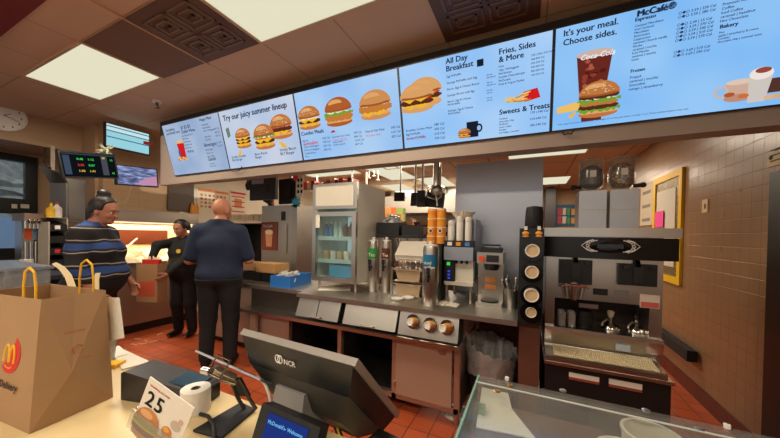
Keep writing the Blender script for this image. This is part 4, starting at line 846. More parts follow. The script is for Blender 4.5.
# topping hoppers on the machine
def hopper(u0, u1, v0, v1, vt, label, content, knob):
    Y = 2.66; a = onY(u0, v0, Y); c = onY(u1, v1, Y); xm = (a.x+c.x)/2; z0 = 1.501
    o = thing('topping_hopper', label, 'topping dispenser', (xm, Y+.12, z0), 0, 'topping hoppers on the shake machine')
    zt = a.z; ztop = onY((u0+u1)/2, vt, Y).z
    b = MB(); b.box(a.x, c.x, Y, Y+.22, z0, zt); b.build('cabinet', mat('hopper_steel', (180, 182, 188), .35, .6), o, .004)
    b = MB(); b.box(a.x, c.x, Y-.006, Y, z0+(zt-z0)*.5, z0+(zt-z0)*.53); b.build('seam', STEEL_D, o)
    r = .084; cy_ = Y+.1
    b = MB(); b.lathe([(.05, zt-.0), (.055, zt+.02), (r, zt+.05), (r, ztop), (r-.005, ztop), (r-.005, zt+.052), (.05, zt+.024), (.001, zt+.02)], (xm, cy_, 0), 26); b.build('jar', clear('jar_clear', (250, 248, 244), .10, .10), o, smooth=True)
    b = MB(); b.lathe([(r+.004, ztop), (r+.004, ztop+.012), (.03, ztop+.02), (.02, ztop+.035)], (xm, cy_, 0), 26); b.build('jar_lid', clear('lid_clear', (236, 236, 232), .2, .25), o, smooth=True)
    b = MB(); b.lathe([(.05, zt+.03), (r-.008, zt+.056), (r-.008, zt+(ztop-zt)*.72), (.04, zt+(ztop-zt)*.88), (.001, zt+(ztop-zt)*.92)], (xm, cy_, 0), 22); b.build('topping', content, o, smooth=True)
    b = MB(); b.box(xm-.02, xm+.02, cy_-r-.006, cy_-r-.001, (zt+ztop)/2-.01, (zt+ztop)/2+.04); b.build('label', PAPER, o)
    s_ = -1 if knob < 0 else 1
    b = MB(); b.cyl((xm+s_*.07, cy_-.02, zt+.035), (xm+s_*.115, cy_-.04, zt+.035), .014); b.sphere((xm+s_*.12, cy_-.042, zt+.035), .02, 12, 8); b.build('knob', BLACK, o, smooth=True)
cand = bpy.data.materials.new('candy_mix'); cand.use_nodes = True; nt = cand.node_tree
vo = nt.nodes.new('ShaderNodeTexVoronoi'); vo.inputs['Scale'].default_value = 70; tc = nt.nodes.new('ShaderNodeTexCoord'); nt.links.new(tc.outputs['Object'], vo.inputs['Vector'])
sp = nt.nodes.new('ShaderNodeSeparateColor'); nt.links.new(vo.outputs['Color'], sp.inputs[0]); rp = nt.nodes.new('ShaderNodeValToRGB'); rp.color_ramp.interpolation = 'CONSTANT'
cols = [(150, 60, 40), (220, 140, 40), (60, 110, 60), (70, 90, 150), (120, 70, 40), (210, 190, 80)]
el = rp.color_ramp.elements; el[0].color = (*lin(cols[0]), 1); el[1].position = .17; el[1].color = (*lin(cols[1]), 1)
for k in range(2, 6): e_ = el.new(k/6); e_.color = (*lin(cols[k]), 1)
nt.links.new(sp.outputs[0], rp.inputs[0]); nt.links.new(rp.outputs[0], nt.nodes['Principled BSDF'].inputs['Base Color'])
hopper(579.5, 606, 191, 228, 160, 'topping hopper filled with dark crumbs on the shake machine', mat('dark_crumbs', (58, 46, 40), .9, 0, .3, 60, .5), -1)
hopper(610.5, 638.5, 190, 229, 157, 'topping hopper filled with coloured candy on the shake machine', cand, 1)
# ================================================================ right wall
def wallrect(u0, v0, u1, v1): a = onX(u0, v0, XR); c = onX(u1, v1, XR); return a, c
pts = [onX(u, v, XR) for u, v in ((685.5, 168), (656, 179), (656, 283), (686, 287))]
y0, y1 = pts[0].y, pts[1].y; z0, z1 = pts[3].z, (pts[0].z+pts[1].z)/2
t = thing('notice_board', 'yellow framed notice board on the tiled right wall', 'notice board', (XR, (y0+y1)/2, z0))
b = MB(); e = .07; b.box(XR-.025, XR, y0, y0+e, z0, z1); b.box(XR-.025, XR, y1-e, y1, z0, z1); b.box(XR-.025, XR, y0+e, y1-e, z1-e, z1); b.box(XR-.025, XR, y0+e, y1-e, z0, z0+e); b.build('frame', mat('yellow_frame', (232, 186, 20), .45), t, .004)
b = MB(); b.box(XR-.012, XR, y0+e, y1-e, z0+e, z1-e); b.build('backing', mat('board_foil', (150, 132, 96), .25, .5, .3, 60, .6), t)
b = MB(); b.box(XR-.016, XR-.0125, y0+e+.09, y1-e-.03, z0+e+.1, z1-e-.1)
tag(b.build('notice_sheet', mat('pale_notice', (206, 196, 178), .6, 0, .1, 9)), 'large pale sheet pinned inside the yellow framed board', 'notice')
a = onX(659, 212, XR); c = onX(665.5, 227, XR); b = MB(); b.box(XR-.03, XR-.026, c.y-.02, a.y+.02, c.z, a.z)
tag(b.build('pink_note', mat('pink_note', (236, 70, 150), .7)), 'bright pink note stuck to the yellow framed board', 'note')
a = onX(654.5, 182, XR); c = onX(641, 226, XR); b = MB(); b.box(XR-.012, XR-.001, a.y, c.y, c.z, a.z); nb = b.build('wall_chart', mat('pale_chart', (196, 180, 156), .6, 0, .1, 9)); tag(nb, 'pale chart on the right wall behind the topping hoppers', 'chart')
for k in range(4): b = MB(); b.box(XR-.0135, XR-.012, a.y+.08, c.y-.08, a.z-.12-.18*k, a.z-.08-.18*k); b.build('text_block', mat('grey_print', (130, 118, 104), .7), nb)
a = onX(709, 199, XR); c = onX(703, 213, XR); t = thing('switch_plate', 'small beige switch plate on the tiled right wall', 'switch', (XR, (a.y+c.y)/2, c.z))
b = MB(); b.box(XR-.008, XR, min(a.y, c.y), max(a.y, c.y)+.0, c.z, a.z); b.build('plate', mat('beige_plate', (216, 188, 140), .5), t, .003)
b = MB(); m_ = (a.y+c.y)/2; b.box(XR-.018, XR-.008, m_-.012, m_+.012, (a.z+c.z)/2-.02, (a.z+c.z)/2+.02); b.build('toggle', mat('beige_plate', (216, 188, 140)), t, .002)
a = onX(780, 148, XR); c = onX(768, 168, XR); t = thing('wall_notice', 'cream notice with a dark emblem high on the right wall', 'notice', (XR, c.y, c.z))
b = MB(); b.box(XR-.006, XR, c.y-.26, c.y, c.z, a.z-.02); b.build('sheet', mat('cream_notice', (220, 196, 140), .6), t)
b = MB(); b.prism([(XR-.0075, c.y-.035-.016*math.cos(k), a.z-.045+.014*math.sin(k)) for k in [j*PI/6 for j in range(12)]], (.001, 0, 0)); b.build('emblem', INK, t)
for k in range(3): b = MB(); b.box(XR-.0075, XR-.006, c.y-.24, c.y-.03, c.z+.03+.035*k, c.z+.038+.035*k); b.build('print_line', mat('brown_print', (96, 74, 50), .7), t)
b = MB(); b.box(XR-.09, XR-.02, 2.3, onX(775, 300, XR-.05).y, 0, onX(779, 178, XR).z+.02); tag(b.build('corner_post', mat('black_post', (20, 16, 14), .4), bevel=.004), 'tall black post against the right wall at the photo edge', 'post')
a = onX(691, 362, XR-.06); c = onX(650, 338, XR-.06); b = MB(); b.box(XR-.09, XR-.016, a.y, c.y, a.z, a.z+.10); tag(b.build('rubber_bumper', RUBBER, bevel=.008), 'black rubber bumper bar low on the right wall', 'bumper')
# far right kitchen: blue picture board and dark shelf on the back wall
YB = 8.6
a = onY(555, 205, YB); c = onY(577, 226, YB); t = thing('picture_board', 'blue picture board on the far back wall', 'notice board', ((a.x+c.x)/2, YB, c.z))
b = MB(); b.box(a.x, c.x, YB-.03, YB, c.z, a.z); b.build('board', mat('board_blue', (30, 90, 120), .5), t)
r3 = random.Random(2)
for k in range(8):
    x = a.x+.06+(k % 4)*(c.x-a.x-.12)/4; z = c.z+.06+(k//4)*(a.z-c.z-.1)/2; b = MB(); b.box(x, x+.11, YB-.036, YB-.03, z, z+.14+.04*r3.random()); b.build('picture', mat('picture_%d' % (k % 4), [(190, 70, 80), (210, 200, 190), (80, 140, 90), (200, 150, 90)][k % 4], .6), t)
a = onY(545, 180, YB); c = onY(552, 260, YB); b = MB(); b.box(a.x, a.x+.22, YB-.5, YB-.02, 0, a.z); tag(b.build('tall_locker', mat('dark_locker', (44, 40, 42), .5), bevel=.01), 'dark tall locker in the far back right of the kitchen', 'locker')
# ================================================================ drive-through window and the left bay
def barY(b, y0, y1, z0, z1, x0=XW-.06, x1=XW+.03): b.box(x0, x1, y0, y1, z0, z1)
wz = lambda v, u=20: onX(u, v, XW).z
yr = wy[1]; yl = -.5
b = MB(); fw = .12
barY(b, yr-fw, yr, .85, onX(30, 157, XW).z); barY(b, yl, yl+fw, .85, wz(157, 30)); barY(b, yl+fw, yr-fw, wz(162), wz(157, 30)); barY(b, yl+fw, yr-fw, wz(214), wz(199)); barY(b, yl+fw, yr-fw, .85, wz(248))
barY(b, onX(21, 230, XW).y, yr-fw, wz(248), wz(214))
win = struct(b.build('window_1', mat('black_frame', (18, 16, 16), .35), None, .01))
b = MB(); b.box(XW-.02, XW-.012, yl+fw, yr-fw, wz(199), wz(162)); b.box(XW-.02, XW-.012, yl+fw, onX(21, 230, XW).y, wz(248), wz(214)); b.build('pane', clear('window_glass', (214, 222, 228), .08, .02), win)
for k, (u0, u1, c) in enumerate(((11.5, 17, 'pale'), (20.5, 29, 'pale'))):
    a = onX(u0, 204, XW+.03); c_ = onX(u1, 208.5, XW+.03); b = MB(); b.box(XW+.03, XW+.042, a.y, c_.y, c_.z, a.z); b.build('latch_plate', mat('pale_plate', (206, 196, 170), .5), win, .003)
b = MB(); b.cyl((XW+.03, onX(26, 220, XW).y, wz(225)), (XW+.08, onX(26, 220, XW).y, wz(225)), .04); b.build('speaker_knob', BLACK_G, win)
b = MB(); r4 = random.Random(3)
b.sphere((-13.0, 2.2, 2.4), (.9, 4.2, 2.4), 90, 60)
for v_ in b.bm.verts: v_.co += Vector((r4.uniform(-.08, .08), r4.uniform(-.06, .06), r4.uniform(-.06, .06)))
tag(b.build('hedge', mat('grey_hedge', (150, 154, 150), .9, 0, .6, 7)), 'mottled grey green hedge outside the drive-through window', 'hedge', kind='stuff')
b = MB(); b.box(-10.6, -10.3, -1.8, 3.0, .0, 1.68); tag(b.build('garden_wall', mat('blue_grey_paint', (150, 180, 220), .35)), 'blue grey wall seen through the lower drive-through pane', 'wall')
b = MB(); b.box(-15, -6.85, -5, 8, -.1, 0); struct(b.build('ground', mat('asphalt', (90, 88, 86), .9)))
# clock on the bay header
c0 = onX(3, 115.5, -5.85); t = thing('wall_clock', 'white round wall clock above the drive-through bay', 'clock', c0)
b = MB(); Tm = Matrix.Translation(c0) @ Matrix.Rotation(PI/2, 4, 'Y'); b.lathe([(.001, 0), (.19, 0), (.19, .03), (.178, .035), (.172, .022), (.001, .022)], (0, 0, 0), 40, Tm); b.build('case', WHITE, t, smooth=True)
b = MB(); b.cyl(c0+Vector((.022, 0, 0)), c0+Vector((.024, 0, 0)), .17, seg=40); fc = b.build('dial', mat('dial_white', (226, 220, 212), .4), t)
for k in range(12):
    a = k*PI/6; b = MB(); q = c0+Vector((.025, -.14*math.sin(a), .14*math.cos(a))); b.box(q.x-.001, q.x+.001, q.y-.006, q.y+.006, q.z-.012, q.z+.012); b.build('hour_mark', GREY, fc)
for dy, dz, r_ in ((.06, .035, .005), (.125, -.045, .004)): b = MB(); b.cyl(c0+Vector((.028, 0, 0)), c0+Vector((.028, dy, dz)), r_, .002, 6); b.build('hand', INK, t)
# ---------------------------------------------------------------- drink station
DZ = 1.0
t = thing('side_counter', 'dark counter under the drive-through drink station', 'counter', (-4.6, .7, 0))
b = MB(); b.box(-5.3, -3.98, -.6, 1.62, DZ-.04, DZ); b.build('worktop', mat('dark_blue_top', (74, 78, 88), .25, .3), t, .006)
b = MB(); b.box(-5.25, -4.02, -.55, 1.58, .08, DZ-.04); b.build('body', DARK, t)
b = MB(); b.box(-5.2, -4.08, -.5, 1.52, 0, .08); b.build('plinth', BLACK, t)
def pxbox(u0, v0, u1, v1, X, d):
    a = onX(u0, v0, X); c = onX(u1, v1, X); return X-d, X, min(a.y, c.y), max(a.y, c.y), min(a.z, c.z), max(a.z, c.z)
t = thing('soda_tower', 'steel soda tower with taps by the drive-through window', 'drink dispenser', (-4.95, 1.2, DZ))
x0, x1, y0, y1, z0, z1 = pxbox(27, 215, 46, 258, -4.75, .35)
b = MB(); b.box(x0, x1-.15, y0, y1, DZ, z1-.06); b.build('body', STEEL, t, .01)
b = MB(); b.box(x0, x1, y0-.02, y1+.005, z1-.06, z1+.02); b.build('head', mat('warm_grey_steel', (150, 126, 108), .4, .6), t, .012)
for k in range(5):
    y = y0+.01+k*(y1-y0-.02)/4; b = MB(); b.cyl((x1-.06, y, z1-.14), (x1-.06, y, z1-.06), .016); b.cyl((x1-.06, y, z1-.09), (x1+.03, y, z1-.05), .008); b.build('tap', CHROME, t)
b = MB(); b.box(x1-.15, x1-.145, y0+.02, y0+.07, z1-.26, z1-.14); b.build('badge', mat('red_orange', (216, 84, 40), .5), t)
b = MB(); b.box(x1-.15, x1-.145, y0+.08, y0+.12, z1-.26, z1-.14); b.build('badge', mat('badge_blue', (110, 150, 190), .5), t)
for k in range(3): b = MB(); b.cyl((x1-.1, y0+.02+.035*k, DZ), (x1-.1, y0+.02+.035*k, z1-.28), .012); b.build('pipe', CHROME, t)
t = thing('lid_rack', 'dark rack of cup lids with four slanted trays beside the soda tower', 'rack', (-4.6, 1.45, DZ))
x0, x1, y0, y1, z0, z1 = pxbox(48.5, 217, 68, 262, -4.55, .3)
b = MB(); b.box(x0, x0+.02, y0, y1, DZ, z1); b.box(x0, x1, y1-.01, y1, DZ, z1); b.box(x0, x1, y0, y0+.01, DZ, z1-.05); b.build('frame', mat('cream_rack', (186, 172, 150), .5), t)
for k in range(4):
    z = DZ+.03+k*(z1-DZ-.05)/4; b = MB(); b.prism([(x0+.02, y0+.012, z+.06), (x1+.02, y0+.012, z), (x1+.02, y0+.012, z+.07), (x0+.02, y0+.012, z+.11)], (0, y1-y0-.024, 0)); tr = b.build('tray', BLACK, t, .006)
    if k in (1, 3): b = MB(); b.box(x1+.02, x1+.023, y0+.04, y0+.08, z+.02, z+.06); b.build('tray_label', [RED, RED, WHITE, WHITE][k], tr)
for k, (u, v, h, m, lab) in enumerate(((61.5, 226, .13, YELLOW, 'yellow bottle on top of the lid rack'), (71, 226, .15, PAPER, 'white bottle with a red label on top of the lid rack'))):
    q = onX(u, v, -4.6); q.z = z1+.0; b = None
    o = thing('sauce_bottle', lab, 'bottle', (q.x-.1, y0+.06 if k == 0 else y1-.04, z1), 0, 'bottles on the lid rack'); p = Vector(o.location)
    b = MB(); b.lathe([(.035, 0), (.04, .02), (.04, h*.7), (.014, h*.9), (.012, h)], p, 16); b.build('body', m, o, smooth=True)
    b = MB(); b.lathe([(.016, h), (.006, h+.03)], p, 10); b.build('cap', RED if k else YELLOW, o)
b = MB(); b.box(x0, x1, y0, y1, z1-.005, z1); b.build('top', mat('cream_rack', (186, 172, 150)), t)
for k, (u, v, h, lab) in enumerate(((11, 277, .14, 'larger white paper cup on the side counter, nearest the window'), (27, 256, .12, 'white paper cup below the soda tower'), (22.5, 279, .07, 'low white cup beside the larger one on the side counter'))):
    q = onX(u, v, -4.1 if k != 1 else -4.5); q.z = DZ
    b = MB(); b.lathe([(.034, .001), (.046, h), (.048, h+.004), (.044, h+.004), (.032, .008), (.001, .008)], q, 24); tag(b.build('paper_cup', PAPER, smooth=True), lab, 'cup', 'white cups on the side counter')
t = thing('steel_cabinet', 'grey steel cabinet hanging above the lid rack', 'cabinet', (-5.0, 1.6, 1.5))
x0, x1, y0, y1, z0, z1 = pxbox(66, 178, 85, 222, -4.9, .45)
b = MB(); b.box(x0, x1, y0, y1, z0, z1); b.build('body', mat('grey_cabinet', (116, 110, 104), .45, .4), t, .01)
b = MB(); b.box(x0, x0+.1, y0+.02, y1-.05, DZ, z0); b.build('post', STEEL_D, t)
b = MB(); b.box(x1, x1+.01, y0+.02, y1-.02, z0+.03, z1-.03); b.build('door', mat('grey_cabinet', (116, 110, 104)), t, .004)
b = MB(); q = onX(51, 190, -5.9); b.box(-5.86, -5.84, q.y-.02, q.y+.02, 1.45, 2.55); tag(b.build('cable_duct', mat('duct_white', (206, 194, 172), .5)), 'white vertical cable duct right of the drive-through window', 'duct')
# ---------------------------------------------------------------- monitors
def monitor(name, label, corners, X, content, tail=None, rz_pull=0):
    """corners: pixel TL, TR, BR, BL of the case; it stands in a plane near X"""
    TL, TR, BR, BL = [onX(u, v, X) for u, v in corners]
    c = (TL+TR+BR+BL)/4; rx = ((TR-TL)+(BR-BL))/2; wd = rx.length; rx.normalize(); up = ((TL-BL)+(TR-BR))/2; up = up-rx*up.dot(rx); ht = up.length; up.normalize(); n = rx.cross(up)
    t = thing(name, label, 'monitor', c, 0, None, basis(rx, up, n))
    b = MB(); b.box(-wd/2, wd/2, -ht/2, ht/2, -.05, 0); b.build('case', BLACK, t, .006, world=False)
    m_ = .014; b = MB(); b.box(-wd/2+m_, wd/2-m_, -ht/2+m_, ht/2-m_, 0, .002); s_ = b.build('screen', content, t, world=False)
    return t, wd-2*m_, ht-2*m_
t, wd, ht = monitor('order_monitor', 'white order list screen high on the left, above the other screens', ((106, 123), (151.5, 133), (148.5, 156.5), (104, 144.5)), -5.0, emit((196, 226, 232)))
for k, f_ in enumerate((.40, .20, -.08)): b = MB(); b.box(-wd/2, wd/2, ht*f_-.006, ht*f_+.006, .002, .0035); b.build('row_bar', emit((40, 84, 110)), t, world=False)
b = MB(); b.box(-wd/2, wd/2, -ht/2, ht*.2-.006, .002, .0027); b.build('row_block', emit((150, 208, 220)), t, world=False)
q = onX(142, 156, -5.05); b = MB(); b.tube([q+Vector((-.04, 0, .15)), Vector((XL+.0, q.y+.05, q.z+.18))], .02); b.build('wall_arm', BLACK, t)
t, wd, ht = monitor('timer_monitor', 'black drive-through timer screen with green, red and yellow figures', ((58.5, 150), (117.5, 154.5), (116.5, 178.5), (62, 177.5)), -4.3, emit((14, 18, 22)))
b = MB(); b.box(-wd/2+.01, -wd/2+.06, -ht/2+.02, ht/2-.03, .002, .003); b.build('side_bar', emit((60, 74, 92)), t, world=False)
b = MB(); b.box(wd*.22, wd*.34, -ht/2+.02, ht/2-.02, .002, .003); b.build('grey_column', emit((70, 74, 80)), t, world=False)
b = MB(); b.box(-wd/2+.005, wd/2-.005, ht/2-.02, ht/2-.006, .002, .003); b.build('title_bar', emit((56, 60, 66)), t, world=False)
rows = [('0:48', (60, 220, 90)), ('1:12', (60, 220, 90)), ('2:35', (230, 60, 50)), ('0:57', (60, 220, 90)), ('1:30', (220, 200, 60)), ('1:41', (220, 200, 60))]
for k, (s_, c_) in enumerate(rows): text(t, 'figure', s_, -wd*.24+(k % 2)*wd*.2, ht*.2-(k//2)*ht*.25, .0035, .03, emit(c_), .05)
for z_ in (.22, -.36): text(t, 'figure', '12', wd*.39, ht*z_, .0035, .028, emit((60, 220, 90)), .05)
text(t, 'figure', '88', wd*.24, ht*.3, .0035, .026, emit((220, 200, 60)), .05)
q = Vector(t.location); b = MB(); b.tube([q+Vector((-.05, .015, 0)), Vector((-5.7, 1.955, q.z+.2))], .022); b.build('wall_arm', BLACK, t)
vm = bpy.data.materials.new('camera_view'); vm.use_nodes = True; nt = vm.node_tree; nt.nodes.remove(nt.nodes['Principled BSDF'])
tc = nt.nodes.new('ShaderNodeTexCoord'); nz = nt.nodes.new('ShaderNodeTexNoise'); nz.inputs['Scale'].default_value = 22; nz.inputs['Detail'].default_value = 3; mpn = nt.nodes.new('ShaderNodeMapping'); mpn.inputs['Scale'].default_value = (.4, 1.6, 1)
nt.links.new(tc.outputs['Object'], mpn.inputs[0]); nt.links.new(mpn.outputs[0], nz.inputs['Vector']); rp = nt.nodes.new('ShaderNodeValToRGB'); el = rp.color_ramp.elements
el[0].position = .3; el[0].color = (*lin((40, 48, 70)), 1); el[1].position = .7; el[1].color = (*lin((170, 196, 236)), 1); e_ = el.new(.5); e_.color = (*lin((110, 116, 160)), 1)
em = nt.nodes.new('ShaderNodeEmission'); nt.links.new(nz.outputs['Fac'], rp.inputs[0]); nt.links.new(rp.outputs[0], em.inputs[0]); nt.links.new(em.outputs[0], nt.nodes['Material Output'].inputs[0])
t, wd, ht = monitor('camera_monitor', 'small screen with a blue camera picture below the order list', ((116, 164.5), (158.5, 168.5), (157.5, 188), (115.5, 184)), -4.6, vm)
b = MB(); b.poly([(-wd*.1, -ht/2+.004, .0028), (wd/2-.004, -ht/2+.004, .0028), (wd/2-.004, ht*.1, .0028), (wd*.2, -ht*.05, .0028)]); b.build('pink_patch', emit((190, 140, 170)), t, world=False)
q = Vector(t.location); b = MB(); b.tube([q+Vector((-.05, .02, 0)), q+Vector((XL-q.x, .3, .13))], .022); b.build('wall_arm', BLACK, t)
t = thing('tilted_monitor', 'black screen seen from the side, hanging left of the timer screen', 'monitor', onX(52, 172, -4.5))
P = [onX(u, v, -4.5) for u, v in ((39, 166), (58, 173), (67, 183), (50, 183))]
b = MB(); b.prism([P[0], P[1], P[2], P[3]], (-.07, .03, .02)); b.build('case', BLACK, t, .006)
q = onX(50, 168, -4.55); b = MB(); b.tube([q, q+Vector((-.5, .1, .12)), (-5.95, q.y+.35, 2.525)], .012); b.build('wall_arm', BLACK, t)
q = onX(106, 150, -4.7); t = thing('paper_star', 'pale spiky paper star between the screens', 'decoration', q)
b = MB(); r5 = random.Random(4)
for k in range(26):
    dv = Vector((r5.uniform(-.4, 1), r5.uniform(-1, 1), r5.uniform(-1, 1))).normalized(); b.cyl(q, q+dv*.095, .016, .002, 5)
b.build('spikes', mat('pale_star', (176, 180, 156), .6), t)
q = onX(151, 144, -4.95); b = MB(); b.box(q.x-.03, q.x, q.y-.08, q.y+.02, q.z-.02, q.z+.02); tag(b.build('red_tab', RED), 'small red tab at the right edge of the order list screen', 'tab')
# ---------------------------------------------------------------- fry station on the left wall
t = thing('fry_station', 'steel fry station with a warm lit bed under a hood on the left wall', 'fry station', (-5.17, 2.55, 0))
FX = -4.95; FY0, FY1 = 1.75, 3.05; FZ = .93
b = MB(); b.box(XL, FX, FY0, FY1, .12, FZ); b.build('body', mat('fry_steel', (180, 162, 146), .38, .8, .08, 5), t, .006)
b = MB(); b.box(XL, FX-.03, FY0, FY1, 0, .12); b.build('kick_base', BLACK, t)
b = MB(); b.box(XL, FX-.02, FY0, FY0+.03, FZ, 1.55); b.build('end_panel', STEEL_D, t)
b = MB(); b.box(XL, FX-.02, FY1-.03, FY1, FZ, 1.55); b.build('end_panel', STEEL_D, t)
b = MB(); b.box(XL, FX+.02, FY0, FY1, 1.55, 1.70); b.box(XL, FX+.03, FY0, FY1, 1.70, 1.715); hd_ = b.build('hood', mat('hood_steel', (184, 172, 160), .35, .8, .06, 4), t, .004)
b = MB(); b.box(XL+.02, XL+.03, FY0+.05, FY1-.25, 1.22, 1.44); b.build('back_glass', mat('brown_glass', (70, 34, 20), .2), t)
b = MB(); b.box(XL, XL+.02, FY0+.03, FY1-.03, FZ, 1.55); b.build('back_panel', mat('warm_steel_back', (206, 176, 140), .4, .5), t)
b = MB(); b.box(FX-.10, FX-.04, FY0+.06, FY1-.06, 1.53, 1.548); b.build('heat_lamp', emit((255, 214, 170), 1.6), t)
b = MB(); b.box(FX-.02, FX, FY0+.03, FY1-.03, FZ, FZ+.05); b.build('front_lip', STEEL, t, .004)
for k in range(3): b = MB(); b.box(FX, FX+.03, FY0+.25+.4*k, FY0+.33+.4*k, .80, .83); b.build('handle', STEEL, t, .004)
ld = bpy.data.lights.new('heat_lamp_light', 'AREA'); ld.shape = 'RECTANGLE'; ld.size = .22; ld.size_y = 1.15; ld.energy = 26; ld.color = (1, .76, .52)
lo = bpy.data.objects.new('heat_lamp_light', ld); put(lo, t, wm(t).inverted() @ Vector(((XL+FX)/2, (FY0+FY1)/2, 1.525)))
b = MB(); r6 = random.Random(6)
N = 20
gv = [[b.bm.verts.new((XL+.04+(FX-.03-XL-.04)*i/8, FY0+.06+(FY1-FY0-.12)*j/N, FZ+.002+(.20*math.sin(PI*i/8)**.6*(.75+.25*math.sin(j*1.3)) if 0 < i < 8 and 0 < j < N else 0)+.012*r6.random())) for j in range(N+1)] for i in range(9)]
for i in range(8):
    for j in range(N): b.face([gv[i][j], gv[i+1][j], gv[i+1][j+1], gv[i][j+1]])
for k in range(420):
    p = Vector((r6.uniform(XL+.05, FX-.06), r6.uniform(FY0+.08, FY1-.08), FZ+.13+r6.random()*.09)); d_ = Vector((r6.uniform(-1, 1), r6.uniform(-1, 1), r6.uniform(-.3, .6))).normalized()*.035; b.cyl(p-d_, p+d_, .006, seg=4)
tag(b.build('french_fries', mat('fries_gold', (240, 226, 196), .6, 0, .12, 40)), 'heap of french fries in the lit fry bed', 'fries', kind='stuff')
q = Vector((-5.1, 2.15, FZ+.24)); t2 = thing('fry_scoop', 'white handled fry scoop leaning in the fry bed', 'scoop', q)
b = MB(); b.cyl(q, q+Vector((.05, .12, .15)), .012); b.build('handle', WHITE, t2); b = MB(); b.prism([q+Vector((-.03, -.10, -.02)), q+Vector((.06, -.10, -.02)), q+Vector((.03, .02, .01)), q+Vector((0, .02, .01))], (0, 0, .02)); b.build('blade', STEEL, t2)
for k in range(3):
    q = Vector((XL+.05, onX(192+2.5*k, 215, XL+.05).y, 1.716)); b = MB(); b.lathe([(.03, 0), (.03, .14), (.012, .18), (.012, .21)], q, 12)
    tag(b.build('sauce_bottle', mat('amber_bottle', (216, 140, 30), .4), smooth=True), 'amber bottle standing on the fry hood, %s of three' % ['left one', 'middle one', 'right one'][k], 'bottle', 'amber bottles on the fry hood')
a = onX(168, 184, XL+.02); c = onX(193.5, 212, XL+.02); b = MB(); b.box(XL+.001, XL+.03, a.y, c.y, c.z, a.z+.05); tag(b.build('dark_panel', mat('dark_bronze', (72, 60, 50), .4, .4)), 'dark bronze panel on the wall behind the woman bagging fries', 'panel')
# cables on the tan wall
q = onX(112, 203, XL+.01); b = MB(); b.tube([onX(103, 205, XL+.01), onX(109, 203, XL+.01), onX(118, 204, XL+.015), onX(124, 202, XL+.01), onX(128, 198, XL+.01), onX(131, 186, XL+.01)], .006); tag(b.build('wall_cable', mat('pale_cable', (196, 180, 150), .6)), 'pale cable looping on the tan wall below the camera screen', 'cable')
b = MB(); b.box(XL+.001, XL+.025, q.y-.06, q.y+.04, q.z-.03, q.z+.05); tag(b.build('socket_plate', mat('pale_plate', (206, 196, 170))), 'pale wall socket on the tan wall below the camera screen', 'socket')
# fries spilt on the floor
for k, (u, v) in enumerate(((134, 344.5), (142, 343.5), (146, 341), (153, 341.5), (138, 339), (160, 334))):
    q = onZ(u, v, .006); a = [.2, .8, -.2, 1.2, .4, 2][k]; dv = Vector((math.cos(a), math.sin(a), 0))*.045; b = MB(); b.box(-.045, .045, -.006, .006, -.005, .005, Matrix.Translation(q) @ Matrix.Rotation(a, 4, 'Z'))
    tag(b.build('dropped_fry', mat('fry_pale', (226, 196, 150), .6)), 'pale french fry dropped on the floor tiles by the fry station', 'fry', 'fries dropped on the floor')
# ---------------------------------------------------------------- chart wall, warming cabinet, prep table
def chart(u0, v0, u1, v1, label, head_c, rows_, cols_):
    a = onX(u0, v0, XL); c = onX(u1, v1, XL); y0, y1, z0, z1 = a.y, c.y, c.z, a.z
    t = thing('prep_chart', label, 'chart', (XL, (y0+y1)/2, z0), 0, None)
    b = MB(); b.box(XL+.001, XL+.008, y0, y1, z0, z1); b.build('sheet', mat('chart_sheet', (226, 212, 184), .6), t)
    b = MB(); b.box(XL+.008, XL+.010, y0+.02, y1-.02, z1-.06, z1-.02); b.build('heading_bar', head_c, t)
    for r_ in range(rows_):
        for k in range(cols_):
            yy = y0+.05+(y1-y0-.1)*(k+.2)/cols_; zz = z0+.05+(z1-z0-.14)*(r_+.2)/rows_; b = MB(); b.box(XL+.008, XL+.010, yy, yy+(y1-y0-.1)/cols_*.6, zz, zz+(z1-z0-.14)/rows_*.6); b.build('picture', mat('chart_pic_%d' % ((r_+k) % 3), [(206, 130, 70), (190, 160, 120), (170, 90, 60)][(r_+k) % 3], .6), t)
    return t
chart(196.5, 187, 228.5, 213, 'wall chart with rows of orange pictures above the warming cabinet', mat('orange_print', (220, 130, 50), .6), 4, 7)
t = chart(229.5, 190, 246, 214, 'pale wall chart with a red heading behind the bald man', RED, 1, 1)
for k in range(4): a = onX(230, 196+5*k, XL); b = MB(); b.box(XL+.008, XL+.0105, a.y+.03, a.y+.32, a.z-.01, a.z+.012); b.build('red_rule', RED, t)
Y0 = 3.15
t = thing('warming_cabinet', 'steel warming cabinet with a dark opening behind the bald man', 'cabinet', (-3.8, 3.4, .86))
zl = onY(240, 222, Y0).z; x1 = onY(263, 222, Y0).x; x0 = -4.5
b = MB(); b.box(x0, x1, Y0, Y0+.5, zl-.02, zl+.03); b.build('top_ledge', STEEL, t, .004)
b = MB(); b.box(x0, x1, Y0+.42, Y0+.5, .92, zl-.02); b.box(x0, x0+.03, Y0+.02, Y0+.42, .92, zl-.02); b.box(x1-.03, x1, Y0+.02, Y0+.42, .92, zl-.02); b.box(x0, x1, Y0+.02, Y0+.42, .86, .92); b.build('dark_lining', DARK, t)
for k in range(8):
    w_ = (x1-x0)/8; x = x0+w_*k; b = MB(); b.box(x+.008, x+w_-.008, Y0+.03, Y0+.3, zl+.031, zl+.12)
    tag(b.build('cream_bin', mat('cream_bin', (206, 192, 164), .5), bevel=.006), 'cream bin in the row on the warming cabinet, %s from its left end' % ['first', 'second', 'third', 'fourth', 'fifth', 'sixth', 'seventh', 'last'][k], 'bin', 'cream bins on the warming cabinet')
t = thing('prep_table', 'steel prep table behind the bald man', 'table', (-3.4, 2.9, 0))
